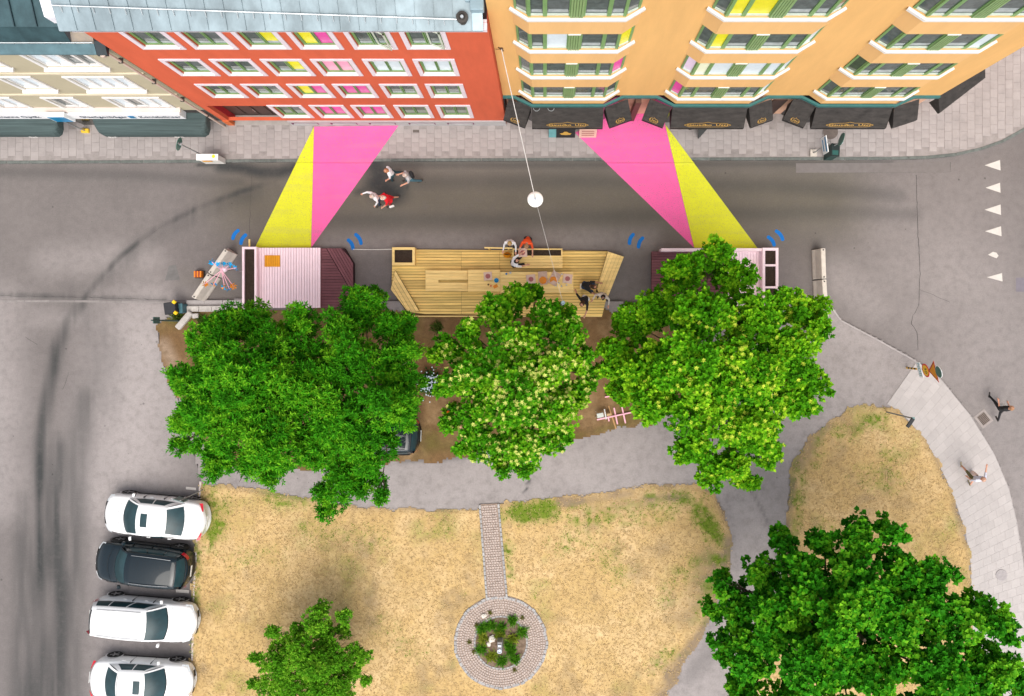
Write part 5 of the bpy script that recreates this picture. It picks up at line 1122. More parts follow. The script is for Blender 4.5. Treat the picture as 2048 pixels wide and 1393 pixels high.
MB().tube((.2, .25, .7), (.42, .4, .7), .012).build('arm', MATS['galvanised'], r); r.rotation_euler = (0, 0, -Rz - math.radians(45))
def manhole(px, py, z, rad, m, lab, par):
    x_, y_ = W2(px, py, z); o = disc(MB(), (x_, y_, z), rad, (0, 0, 1), .006, 28).build('manhole_cover', m, par); tag(o, lab)
    q = MB()
    for k in range(-3, 4):
        w_ = math.sqrt(max(.01, .72 - (k / 4) ** 2)) * rad; q.box(x_ - w_, x_ + w_, y_ + k * rad / 4.2 - .008, y_ + k * rad / 4.2 + .008, z + .006, z + .010)
    q.build('rib', m, o)
manhole(1661, 264, PAV_Z + .012, .34, mat('rusty_cover', (0.155, 0.125, 0.11), .8, .15, 8), 'brown round manhole cover by the awning', pave); manhole(2003, 1151, IZ + .034, .26, mat('grey_cover', (0.34, 0.31, 0.31), .8, .1, 8), 'grey round manhole cover in the footway', foot)
dx, dy = W2(1967, 838); dg_ = empty('drain_grate', (dx, dy, 0), 'square iron drain grate by the curved kerb', 'drain'); ORG[dg_.name] = Vector((0, 0, 0))
MB().box(-.3, .3, -.34, .34, .001, .010).build('surround', mat('drain_surround', (0.30, 0.265, 0.25), .9), dg_)
MB().box(-.2, .2, -.24, .24, .0105, .012).build('pit', mat('drain_dark', (0.02, 0.018, 0.016), .9), dg_)
for k in range(8): MB().box(-.2, .2, -.24 + k * .062, -.24 + k * .062 + .036, .0125, .022).build('bar', mat('drain_iron', (0.19, 0.15, 0.13), .7, .15), dg_)
dg_.rotation_euler = (0, 0, math.radians(38))
dx, dy = W2(832, 263, PAV_Z); tag(MB().box(dx - .14, dx + .14, dy - .06, dy + .06, PAV_Z, PAV_Z + .014).build('drain_cover', mat('rusty_cover2', (0.12, 0.10, 0.09), .8), pave), 'small rectangular cover in the pavement')
# south-east sign post: four signs on one striped post
sx, sy = W2(1812, 736); r = empty('sign_post', (sx, sy, IZ), 'yellow striped post with speed, give way and panel signs at the corner', 'road sign')
for k in range(7): MB().tube((sx, sy, IZ + k * .15), (sx, sy, IZ + k * .15 + .149), .045, n=12).build('post_band', mat('post_yellow', (0.72, 0.42, 0.06), .5) if k % 2 == 0 else mat('post_black', (0.06, 0.045, 0.03), .5), r)
MB().tube((sx, sy, 1.16), (sx, sy, 3.25), .032, n=10).build('post', M_POST, r)
th = math.radians(14); N = Vector((-math.cos(th), -math.sin(th), 0)); U = Vector((0, 0, 1)); Rt = Vector((math.sin(th), -math.cos(th), 0)) * -1
Rt = U.cross(N); 
def plate(c, pts, t, m, nm):
    b = MB(); P = [c + Rt * p + U * q for p, q in pts]; n_ = len(P); o = [p + N * t for p in P]; b.add([*P, *o], [tuple(range(n_))[::-1], tuple(range(n_, 2 * n_))] + [(i, (i + 1) % n_, n_ + (i + 1) % n_, n_ + i) for i in range(n_)]); return b.build(nm, m, r)
def circ(rad, n_=26): return [(rad * math.cos(2 * math.pi * i / n_), rad * math.sin(2 * math.pi * i / n_)) for i in range(n_)]
def Mt(c): return Matrix(((Rt.x, U.x, N.x, c.x), (Rt.y, U.y, N.y, c.y), (Rt.z, U.z, N.z, c.z), (0, 0, 0, 1)))
M_SR = mat('sign_red', (0.62, 0.035, 0.015), .4); M_SY = mat('sign_yellow', (0.80, 0.48, 0.01), .4); M_SK = mat('sign_black', (0.02, 0.02, 0.02), .5); M_ST = mat('sign_teal', (0.02, 0.28, 0.36), .5)
O = Vector((sx, sy, 0)) + N * .05
c = O + U * 1.42; plate(c, [(-.34, -.19), (.34, -.19), (.34, .19), (-.34, .19)], .015, M_SIGNW, 'panel_sign'); text('NOSI', .30, Mt(c + N * .017), M_ST, r, width=.56, depth=.003)
c = O + U * 1.98; plate(c, circ(.30), .015, M_SR, 'speed_sign'); plate(c + N * .0155, circ(.235), .004, M_SY, 'speed_sign_face'); text('30', .30, Mt(c + N * .021), M_SK, r, depth=.003)
c = O + U * 2.60; plate(c, [(-.47, .30), (.47, .30), (.0, -.38)][::-1], .015, mat('sign_red_brown', (0.36, 0.035, 0.012), .5), 'give_way_sign'); plate(c + N * .0155, [(-.355, .24), (.355, .24), (.0, -.26)][::-1], .004, mat('sign_amber', (0.62, 0.24, 0.0), .5), 'give_way_face')
c = O + U * 3.10; plate(c, circ(.27), .015, M_SIGNW, 'round_sign'); plate(c + N * .0155, circ(.245), .004, M_SGREEN, 'round_sign_face')
# park lamp
sx, sy = W2(1771, 824); r = empty('park_lamp', (sx, sy, IZ), 'thin grey lamp post with a black head leaning over the corner lawn', 'lamp')
top_ = Vector(W(1816, 839, 2.6)); 
MB().tube((sx, sy, IZ), (sx + .02, sy, 2.6), .035, .03, 10).build('post', M_POST, r)
MB().obox((sx + .02, sy, 2.64), .12, .1, .1).build('joint', mat('teal_joint', (0.12, 0.22, 0.22), .4), r)
MB().obox((sx - .1, sy - .18, 2.66), .16, .46, .07, math.radians(-35)).build('head', mat('lamp_black', (0.02, 0.022, 0.024), .4), r, bevel=.02)
# left corner: post, bin with yellow ears, stones
sx, sy = W2(362, 642); r = empty('street_post', (sx, sy, IZ), 'tall dark green post leaning away at the parking corner', 'post')
MB().tube((sx, sy, 0), (sx, sy, 2.7), .045, .03, 10).build('shaft', mat('post_dark_green', (0.03, 0.075, 0.07), .4, .15), r); MB().box(sx - .012, sx + .012, sy - .14, sy + .14, 2.0, 2.55).build('plate', mat('plate_green', (0.05, 0.12, 0.11), .4), r)
for (a, b, l, w_, rz, lab) in ((368, 641, .95, .26, 50, 'long pale stone block lying at the foot of the green post'), (391, 632, .28, .22, 5, 'small square pale stone block beside the edging stones')):
    x_, y_ = W2(a, b, .25); tag(MB().obox((x_, y_, .19), l, w_, .26, math.radians(rz)).build('stone_block', mat('pale_stone', (0.44, 0.41, 0.38), .9, .15, 5, .3), None, bevel=.03), lab, 'stone')
bx, by = W2(343, 617, .8); r = empty('litter_bin', (bx, by, 0), 'black litter bin with yellow corner handles at the parking corner', 'bin'); ORG[r.name] = Vector((0, 0, 0))
MB().add([(-.2, -.2, .0), (.2, -.2, 0), (.2, .2, 0), (-.2, .2, 0), (-.27, -.27, .95), (.27, -.27, .95), (.27, .27, .95), (-.27, .27, .95)], [(3, 2, 1, 0), (4, 5, 6, 7), (0, 1, 5, 4), (1, 2, 6, 5), (2, 3, 7, 6), (3, 0, 4, 7)]).build('body', mat('bin_black', (0.018, 0.018, 0.02), .5), r, bevel=.02)
MB().box(-.25, .25, -.25, .25, .955, .985).build('lid', mat('bin_black_lid', (0.03, 0.03, 0.034), .4), r, bevel=.01)
for a in ((.24, .24), (.24, -.24)): MB().obox((*a, .98), .14, .14, .12, .78).build('handle', mat('yellow_plastic', (0.78, 0.52, 0.01), .5), r, bevel=.01)
r.rotation_euler = (0, 0, math.radians(8))
bx, by = W2(359, 617, .6); r = empty('sand_box', (bx, by, 0), 'small teal box next to the black litter bin', 'box')
MB().box(bx - .13, bx + .13, by - .2, by + .2, 0, .6).build('body', mat('teal_box', (0.05, 0.13, 0.16), .5), r, bevel=.02); MB().box(bx - .15, bx + .15, by - .22, by + .22, .601, .65).build('lid', mat('teal_lid', (0.07, 0.17, 0.20), .4), r, bevel=.015)
# parking sign over the first car
sx, sy = W2(408, 979); r = empty('parking_sign', (sx, sy, IZ), 'green parking sign on a thin post above the first white car', 'sign'); post(r, sx, sy, IZ, 2.35, .022)
MB().obox((sx - .12, sy - .03, 2.0), .03, .46, .56, math.radians(72)).build('panel', mat('panel_green', (0.13, 0.19, 0.18), .35, .2), r)
for k in (-.16, -.02, .12): MB().obox((sx - .12, sy - .03 - .021, 2.0 + k), .36, .012, .07, math.radians(-18)).build('line', mat('panel_line', (0.35, 0.42, 0.40), .5), r)
# pylon sign in front of the optician
sx, sy = W2(175, 264); r = empty('pylon_sign', (sx, sy, PAV_Z), 'white and blue pylon sign on a pole with yellow foot before the beige house', 'sign')
MB().obox((sx, sy, PAV_Z + .06), .34, .18, .12).build('foot', mat('foot_yellow', (0.74, 0.47, 0.04), .6), r, bevel=.01); MB().tube((sx, sy, PAV_Z + .1), (sx, sy, 2.2), .03).build('pole', M_POST, r)
pn = MB().box(sx - .1, sx + .72, sy - .10, sy + .10, 2.12, 2.95).build('panel', M_SIGNW, r, bevel=.01); MB().box(sx - .04, sx + .66, sy - .112, sy - .102, 2.16, 2.86).build('blue_face', mat('panel_blue', (0.0, 0.19, 0.40), .35, .2, 3), pn)
# A-boards under the awning
def aboard(px, py, rz, w_, h_, m, lab, deco=None):
    x_, y_ = W2(px, py, PAV_Z); r = empty('pavement_sign', (x_, y_, PAV_Z), lab, 'pavement sign'); ORG[r.name] = Vector((0, 0, 0))
    for s_ in (-1, 1):
        b = MB(); P = [(-w_ / 2, s_ * .28, 0), (w_ / 2, s_ * .28, 0), (w_ / 2, s_ * .03, h_), (-w_ / 2, s_ * .03, h_)]; b.add(P + [(p[0], p[1] + .025 * s_, p[2]) for p in P], [(0, 1, 2, 3), (7, 6, 5, 4), (0, 4, 5, 1), (1, 5, 6, 2), (2, 6, 7, 3), (3, 7, 4, 0)])
        o = b.build('board', m, r, recalc=True)
        if deco and s_ < 0:
            tl = math.atan2(h_, .25)
            deco(o, Matrix.Translation((0, -.155 - .033, h_ * .5)) @ Matrix.Rotation(tl, 4, 'X'))
    MB().tube((-w_ / 2, 0, h_), (w_ / 2, 0, h_), .02).build('hinge', MATS['galvanised'], r)
    r.rotation_euler = (0, 0, rz); return r
def d_logo(o, M):
    b = MB(); pts = [(-.26, -.02), (-.2, -.12), (0, -.15), (.2, -.12), (.26, -.02), (.12, .03), (.06, .12), (-.06, .12), (-.12, .03)]
    P = [M @ Vector((p, q, .004)) for p, q in pts]; b.add(P + [M @ Vector((p, q, .010)) for p, q in pts], [tuple(range(9)), tuple(range(9, 18))] + [(i, (i + 1) % 9, 9 + (i + 1) % 9, 9 + i) for i in range(9)]); b.build('emblem', M_GOLD, o)
def d_menu(o, M):
    for k in range(3): MB().obox(M @ Vector((0, .16 - .16 * k, .006)), .56, .05, .008, M=M.to_3x3()).build('menu_line', mat('menu_ink', (0.35, 0.13, 0.12), .7, .3, 20), o)
aboard(1131, 262.5, 0, .85, .75, mat('board_black', (0.018, 0.018, 0.02), .5), 'black pavement sign with a gold emblem below the left awning', d_logo)
aboard(1175, 262.5, 0, .78, .72, mat('board_pink', (0.62, 0.40, 0.33), .6, .1), 'pinkish menu board at the edge of the pink paint', d_menu)
aboard(1105, 262, 0, .34, .7, mat('board_teal', (0.12, 0.30, 0.32), .5), 'narrow teal pavement sign beside the black one')
aboard(1396, 259, math.radians(48), .62, .95, mat('board_chalk', (0.045, 0.05, 0.05), .6, .4, 12), 'dark chalkboard sign turned askew under the middle awning')
# pink timber frame and tools on the soil
r = empty('timber_ladder', (*W2(1235, 832), IZ), 'pink painted timber ladder lying on the soil under the right tree', 'timber')
Zg = IZ + .06
def bar(a, b, m, nm, z=Zg, w_=.06):
    p, q = Vector((*W2(*a, z), z)), Vector((*W2(*b, z), z)); d = q - p; MB().obox((p + q) / 2, d.length, w_, .04, math.atan2(d.y, d.x)).build(nm, m, r)
bar((1194, 840), (1274, 823), M_STICK, 'rail', Zg + .045)
for a in (((1228, 816), (1235, 849)), ((1243, 811), (1251, 847)), ((1216, 833), (1218, 843))): bar(*a, M_STICK, 'rung')
bar((1217, 812), (1232, 858), mat('raw_timber', (0.42, 0.24, 0.10), .8), 'batten', Zg - .03)
tag(MB().obox((*W2(1221, 792), IZ + .1), .55, .05, .05, math.radians(10)).build('timber_batten', M_STICK, None), 'loose pink batten above the timber ladder', 'timber')
sx, sy = W2(1203, 828); r = empty('saw_bench', (sx, sy, IZ), 'small grey saw bench at the end of the pink timber ladder', 'tool')
MB().obox((sx - .1, sy, IZ + .5), .3, .2, .08, .2).build('tabletop', mat('tool_grey', (0.45, 0.48, 0.45), .5), r, bevel=.01)
for a, b in ((-.22, -.08), (.02, -.06), (-.22, .08), (.02, .1)): MB().tube((sx + a * 1.3, sy + b * 1.6, IZ), (sx + a, sy + b, IZ + .48), .015).build('leg', MATS['galvanised'], r)
MB().tube((sx + .1, sy + .25, IZ + .3), (sx + .18, sy - .2, IZ + .35), .03).build('handle', mat('tool_white', (0.68, 0.68, 0.68), .5), r); MB().obox((sx + .3, sy + .02, IZ + .3), .2, .12, .2, .1).build('motor', mat('tool_tan', (0.45, 0.31, 0.16), .6), r, bevel=.02)
# stone post in the flower bed
sx, sy = W2(1001, 1283); r = empty('stone_post', (sx, sy, IZ), 'grey stone drinking post in the middle of the flower bed', 'monument')
MB().add([(sx - .13, sy - .3, IZ), (sx + .13, sy - .3, IZ), (sx + .13, sy + .3, IZ), (sx - .13, sy + .3, IZ), (sx - .1, sy - .26, .75), (sx + .1, sy - .26, .75), (sx + .1, sy + .26, .75), (sx - .1, sy + .26, .75)], [(4, 5, 6, 7), (0, 1, 5, 4), (1, 2, 6, 5), (2, 3, 7, 6), (3, 0, 4, 7)]).build('block', mat('post_stone', (0.26, 0.245, 0.235), .85, .12, 8, .3), r, bevel=.02)
MB().lathe([(.09, .75), (.10, .80), (.07, .80), (.05, .77), (.0, .77)], (sx, sy - .14, 0), 14).build('basin', mat('post_metal', (0.28, 0.31, 0.36), .35, .1, metal=.4), r); MB().box(sx - .07, sx + .07, sy + .06, sy + .14, .752, .80).build('plate', MATS['post_metal'], r)
for (a, b, s_, lab) in ((984, 1275, .17, 'larger rounded white stone in the flower bed'), (978, 1286, .11, 'smaller white stone in the flower bed'), (968, 1229, .13, 'pale stone on the cobble ring edge')):
    x_, y_ = W2(a, b); q = MB().lathe([(s_ * .6, 0), (s_, s_ * .35), (s_ * .75, s_ * .75), (s_ * .3, s_ * .95), (0, s_)], (x_, y_, IZ + .04), 9)
    q.v = [(v[0] + random.uniform(-.2, .2) * s_, v[1] + random.uniform(-.2, .2) * s_, v[2]) for v in q.v]; tag(q.build('white_stone', mat('white_stone', (0.62, 0.57, 0.50), .85, .12, 10, .3), None), lab, 'stone')
# ------------------------------------------------------------------ cars (front towards local +x)
M_CGLASS = mat('car_glass', (0.012, 0.040, 0.048), 0.30, 0.35, 1.6, spec=.4); M_RUB = mat('tyre_rubber', (0.022, 0.022, 0.022), .85); M_RIM = mat('alloy_rim', (0.42, 0.42, 0.43), .3, .1, metal=.8)
M_RED_L = mat('tail_red', (0.55, 0.012, 0.03), .15, .1, 9, coat=.5); M_HEAD = mat('headlight', (0.55, 0.58, 0.60), .1, .2, 20, coat=.8); M_TRIM = mat('black_trim', (0.014, 0.014, 0.015), .45); M_PLATE = mat('number_plate', (0.70, 0.70, 0.68), .5)
def car(lab, px, py, hd, L, Wd, kind, paint, sunroof=False, grp='cars parked nose and tail along the lawn', roofh=1.45, handed=None):
    x_, y_ = W2(px, py, .6); r = empty('parked_car', (x_, y_, 0), lab, 'car', grp); ORG[r.name] = Vector((0, 0, 0))
    hw = Wd / 2; suv = kind in ('suv',); up = .12 if suv else 0
    def top(t):      # centre-line height of the lower body, t 0 rear .. 1 front
        K = {'sedan': [(0, .70), (.012, .88), (.05, .99), (.17, 1.03), (.3, 1.0), (.7, .96), (.79, .95), (.90, .84), (.96, .73), (.985, .64), (1, .52)],
             'wagon': [(0, .66), (.012, .90), (.05, .98), (.17, .99), (.3, .98), (.7, .96), (.79, .96), (.90, .85), (.96, .74), (.985, .65), (1, .52)]}['sedan' if kind == 'sedan' else 'wagon']
        for (a, za), (b, zb) in zip(K, K[1:]):
            if t <= b: return za + (zb - za) * (t - a) / (b - a) + up
        return K[-1][1] + up
    def halfw(t): e = abs(2 * t - 1); return hw * (1 - .10 * e ** 3 - .24 * e ** 14)
    T = [0, .006, .02, .05, .1, .17, .25, .33, .41, .5, .58, .66, .73, .79, .85, .90, .94, .965, .985, .996, 1]
    prof = [(0, 0, 1), (.3, -.004, 1), (.6, -.016, 1), (.80, -.04, 1), (.91, -.085, 1), (.965, -.16, 1)]
    low = [(1.0, .60), (1.0, .50), (.985, .36), (.955, .24), (.80, .19), (.4, .18), (0, .18)]
    b = MB(); ring = []
    for t in T:
        x = (t - .5) * L; w = halfw(t); zt = top(t); sec = []
        for f, dz, _ in prof: sec.append((f * w, zt + dz))
        for f, z in low: sec.append((f * w, min(z + up * .8, zt - .2 + .0) if z > .3 else z + up))
        bowx = .10 if t > .9 else (-.06 if t < .05 else 0)
        e = max(0, (abs(2 * t - 1) - .86) / .14)
        pts = [(x - (1 if t > .5 else -1) * .20 * e * (q[0] / w) ** 2.0, q[0], q[1]) for q in sec]
        full = pts + [(p[0], -p[1], p[2]) for p in pts[-2:0:-1]]
        ring.append(len(b.v)); b.v += full
    n = len(prof) * 2 + len(low) * 2 - 2
    for a, c in zip(ring, ring[1:]):
        for k in range(n): b.f.append((a + k, c + k, c + (k + 1) % n, a + (k + 1) % n)[::-1])
    b.f.append(tuple(range(ring[0], ring[0] + n))); b.f.append(tuple(range(ring[-1], ring[-1] + n))[::-1])
    body = b.build('body', paint, r, smooth=True, subsurf=2, recalc=True)
    # greenhouse
    if kind == 'sedan': B0, R0, R1, B1 = .775, .600, .335, .175
    elif kind == 'wagon': B0, R0, R1, B1 = .765, .595, .075, .022
    else: B0, R0, R1, B1 = .755, .600, .095, .030
    X = lambda t: (t - .5) * L
    zr = roofh + up * .6; zb = .93 + up; wb = hw * .93; wr = hw * .735 if kind != 'suv' else hw * .76
    taper = .90 if kind == 'sedan' else .93
    def fr_b(s): return Vector((X(B0) - .20 * s * s, s * wb * .93, top(B0) - .02 - .03 * s * s))
    def fr_r(s): return Vector((X(R0) - .07 * s * s, s * wr, zr - .025 - .045 * s * s))
    def rr_r(s): return Vector((X(R1) + .05 * s * s, s * wr * taper, zr - .045 - .045 * s * s - (.02 if kind == 'sedan' else 0)))
    def rr_b(s): return Vector((X(B1) + .14 * s * s, s * wb * .90, (top(B1) if kind == 'sedan' else top(.10) + .02) - .02 - .03 * s * s))
    lerp = lambda a, c, t: a + (c - a) * t
    def P_ws(u, v): s = 2 * v - 1; p = lerp(fr_b(s), fr_r(s), u); p.z += .035 * math.sin(math.pi * u); p.x += .02 * math.sin(math.pi * u); return p
    def P_rw(u, v): s = 2 * v - 1; p = lerp(rr_b(s), rr_r(s), u); p.z += .03 * math.sin(math.pi * u); return p
    def P_rf(u, v): s = 2 * v - 1; p = lerp(rr_r(s), fr_r(s), u); p.z += .035 * math.sin(math.pi * u); p.y *= 1 + .035 * math.sin(math.pi * u); return p
    def P_sd(sg):
        def f(u, v):       # u rear->front, v belt->roof
            lo = lerp(rr_b(sg), fr_b(sg), u); hi = lerp(rr_r(sg), fr_r(sg), u); lo.y = sg * (wb * (.90 + .07 * math.sin(math.pi * u) + .03 * u)); hi.y = P_rf(u, 1 if sg > 0 else 0).y; hi.z = P_rf(u, 1 if sg > 0 else 0).z
            lo.z = zb - .03 + .04 * (1 - u); p = lerp(lo, hi, v); p.y += sg * .035 * math.sin(math.pi * v); return p
        return f
    c = MB(); c.grid(P_ws, 6, 8); c.grid(P_rw, 6, 8, True); c.grid(P_rf, 10, 8, True); c.grid(P_sd(1), 10, 5, True); c.grid(P_sd(-1), 10, 5)
    cab = c.build('cabin', paint, r, smooth=True, recalc=True)
    def pane(fn, u0, u1, v0, v1, nm, m, off=.006, nu=6, nv=6, par=r, rnd_=0.0):
        q = MB()
        def g(u, v):
            uu, vv = u0 + (u1 - u0) * u, v0 + (v1 - v0) * v; e = 1e-3; p = fn(uu, vv); d1 = fn(min(1, uu + e), vv) - fn(max(0, uu - e), vv); d2 = fn(uu, min(1, vv + e)) - fn(uu, max(0, vv - e)); nrm = d1.cross(d2).normalized()
            ctr = Vector((0, 0, .9)); nrm = nrm if nrm.dot(p - ctr) > 0 else -nrm; return p + nrm * off
        q.grid(g, nu, nv); o = q.build(nm, m, par, smooth=True, recalc=False)
        bm = bmesh.new(); bm.from_mesh(o.data); bmesh.ops.recalc_face_normals(bm, faces=bm.faces)
        if sum(f.normal.dot(f.calc_center_median() - Vector((0, 0, .9))) for f in bm.faces) < 0: bmesh.ops.reverse_faces(bm, faces=bm.faces)
        bm.to_mesh(o.data); bm.free(); return o
    pane(P_ws, .04, .96, .045, .955, 'windscreen', M_CGLASS); pane(P_rw, .06, .93, .07, .93, 'rear_window', M_CGLASS)
    pane(lambda u, v: P_ws(u, v), .0, .05, .06, .94, 'cowl', M_TRIM, .010, 2, 8)
    for sg in (1, -1):
        f = P_sd(sg)
        for u0, u1 in (((.15, .50), (.53, .90)) if kind == 'sedan' else ((.06, .27), (.29, .58), (.61, .90))): pane(f, u0, u1, .10, .80, 'side_window', M_CGLASS, .007)
    if sunroof: pane(P_rf, .62, .86, .28, .72, 'sunroof', M_CGLASS, .007)
    if kind in ('wagon', 'suv'):
        for sg in (.06, .94): MB().path([P_rf(u, sg) + Vector((0, 0, .035)) for u in np.linspace(.1, .92, 9)], .013).build('roof_rail', mat('roof_rail', (0.30, 0.31, 0.32), .35, metal=.6), r)
    # lamps, plates, grille, mirrors, handles
    def on_body(t, f, z): return ((t - .5) * L, f * halfw(t), z)
    for sg in (1, -1):
        hl_ = [((.965 - .5) * L - .02, sg * hw * .80, .70 + up), ((.915 - .5) * L - .06, sg * hw * .90, .775 + up)]
        q = MB(); q.grid(lambda u, v: ((.984 - .075 * u - .5) * L - .235 * (.50 + .42 * v) ** 2 * (1 - u * .55), sg * hw * ((.56 + .33 * v) + .045 * u), .655 + .135 * u - .05 * v + up), 4, 4); q.build('headlight', M_HEAD, r, smooth=True)
        if kind == 'sedan':
            q = MB(); q.grid(lambda u, v: ((.016 + .022 * u * v + .008 * u - .5) * L + .17 * (.5 + .42 * v) ** 2 * .8, sg * hw * (.52 + .38 * v), (.93 - .06 * v + .04 * u - .01) + up), 4, 4); q.build('tail_light', M_RED_L, r, smooth=True)
        else:
            q = MB(); q.grid(lambda u, v: ((.014 + .05 * v * v - .5) * L + .09 * v, sg * hw * (.66 + .245 * v - .03 * u), .86 + .22 * u - .02 * v + up), 4, 4); q.build('tail_light', M_RED_L, r, smooth=True)
        mx = X(.685); q = MB().obox((mx, sg * (hw + .055), 1.0 + up), .13, .17, .12, sg * .2); m_ = q.build('mirror', paint, r, bevel=.03)
        MB().obox((mx - .067, sg * (hw + .055), 1.0 + up), .006, .13, .085, sg * .2).build('mirror_glass', M_CGLASS, m_)
        for t in (.33, .53): MB().obox((X(t), sg * (hw * .985), .84 + up), .16, .03, .03).build('door_handle', paint if paint != M_CBLK else M_TRIM, r)
        MB().box(X(.24), X(.76), sg * hw - .02 if sg > 0 else -hw - .004, sg * hw + .004 if sg > 0 else -hw + .02, .27 + up, .31 + up).build('sill_trim', M_TRIM, r)
        for t in (.60, .405): MB().box(X(t) - .004, X(t) + .004, min(sg * hw * .93, sg * (hw + .003)), max(sg * hw * .93, sg * (hw + .003)), .35 + up, .93 + up).build('door_gap', M_TRIM, r)
        for t in (.185, .80):
            wy = sg * (hw - .105); wz = .33 + up * .5; rw = .33 + up * .35
            Mx = Matrix.Rotation(math.pi / 2, 3, 'X')
            wh = MB().lathe([(.21, -.115), (rw - .03, -.12), (rw, -.09), (rw, .09), (rw - .03, .12), (.21, .115)], (X(t), wy, wz), 26, Mx).build('wheel', M_RUB, r, smooth=False)
            q = MB().lathe([(.215, -.1), (.215, .1)], (X(t), wy, wz), 22, Mx); q.build('rim', mat('rim_dark', (0.06, 0.06, 0.06), .5, metal=.5), wh)
            q = MB()
            for k in range(5): a = 2 * math.pi * k / 5 + .3; q.obox((X(t) + .11 * math.cos(a), wy + sg * .108, wz + .11 * math.sin(a)), .19, .03, .055, M=Matrix.Rotation(-a, 3, 'Y'))
            q.lathe([(.05, -.125), (.05, .125)], (X(t), wy, wz), 12, Mx); q.build('spokes', M_RIM, wh)
            q = MB()
            for k in range(10):
                a0, a1 = math.pi * (k - .6) / 9 * 1.0, math.pi * (k + .4) / 9
                for (ra, rb) in ((rw + .012, rw + .055),):
                    P = [(X(t) + ra * math.cos(a0), ra * math.sin(a0)), (X(t) + rb * math.cos(a0), rb * math.sin(a0)), (X(t) + rb * math.cos(a1), rb * math.sin(a1)), (X(t) + ra * math.cos(a1), ra * math.sin(a1))]
                    yy = sg * (hw + .004); q.add([(p, yy, wz + z) for p, z in P], [(0, 1, 2, 3)])
            q.build('arch', M_TRIM if suv else paint, r)
    MB().grid(lambda u, v: ((.997 - .5) * L - .2 * (2 * v - 1) ** 2 * .32 + .012, hw * .58 * (2 * v - 1), .34 + .2 * u + up), 2, 8).build('grille', M_TRIM, r)
    MB().obox(((.999 - .5) * L + .015, 0, .45 + up), .012, .5, .11).build('number_plate', M_PLATE, r)
    MB().obox(((.0 - .5) * L - .012, 0, .72 + up), .012, .5, .11).build('number_plate', M_PLATE, r)
    pane(P_rf, .0, .015, .08, .92, 'roof_seam', M_TRIM, .004, 1, 8); 
    q = MB()    # bonnet shut line and boot shut line
    q.path([(X(.80) - .20 * s * s + .12, s * hw * .80, top(.80) + .004 - .035 * s * s) for s in np.linspace(-1, 1, 9)], .005, 4)
    q.build('bonnet_gap', M_TRIM, r)
    r.rotation_euler = (0, 0, hd); return r
def paint_mat(nm, c, coat=1.0, spec=.5): return mat(nm, c, .25, .015, 2, coat=coat, spec=spec)
M_CW = paint_mat('white_car_paint', (0.80, 0.80, 0.80)); M_CBLK = paint_mat('black_car_paint', (0.0, 0.007, 0.012), .7, .2)
dg5 = math.radians(-5)
car('white saloon with dark sunroof, nearest the tree, tail to the lawn', 312, 1033, math.pi + dg5, 4.68, 1.82, 'sedan', M_CW, True)
car('black hatchback with red tail lights between two white cars', 290, 1128, math.pi + dg5 * 1.3, 4.35, 1.82, 'suv', M_CBLK, False, roofh=1.46)
car('white estate car without sunroof, nose to the lawn', 289, 1238, dg5, 4.72, 1.82, 'wagon', M_CW, False, roofh=1.47)
car('white saloon with dark sunroof cut off by the bottom edge, nose to the lawn', 285, 1359, dg5 * .8, 4.56, 1.80, 'sedan', M_CW, True)
car('black car mostly hidden under the left trees', 744, 868, math.pi + math.radians(-2), 4.4, 1.8, 'wagon', M_CBLK, grp='cars parked under the trees')

# ------------------------------------------------------------------ people: limbs as capsules fused into one skin
SKIN = [mat('skin_a', (0.55, 0.28, 0.19), .55, .05, 8), mat('skin_b', (0.42, 0.20, 0.12), .55, .05, 8)]
def cl(nm, c): return mat('cloth_' + nm, c, .85, .12, 14, .3, 40)
def capsule(b, p0, p1, r0, r1, n=10, flat=1.0):
    p0, p1 = Vector(p0), Vector(p1); d = p1 - p0; L = max(d.length, 1e-4); q = (d if d.length > 1e-4 else Vector((0, 0, 1))).to_track_quat('Z', 'Y').to_matrix()
    pr = []
    for k in range(1, 5): a = math.pi / 2 * (1 - k / 4.0) ; pr.append((r0 * math.cos(a), -r0 * math.sin(a)))
    for k in range(0, 4): a = math.pi / 2 * k / 4.0; pr.append((r1 * math.cos(a), L + r1 * math.sin(a)))
    b.lathe([(max(r, .003), z) for r, z in pr], p0, n, q)
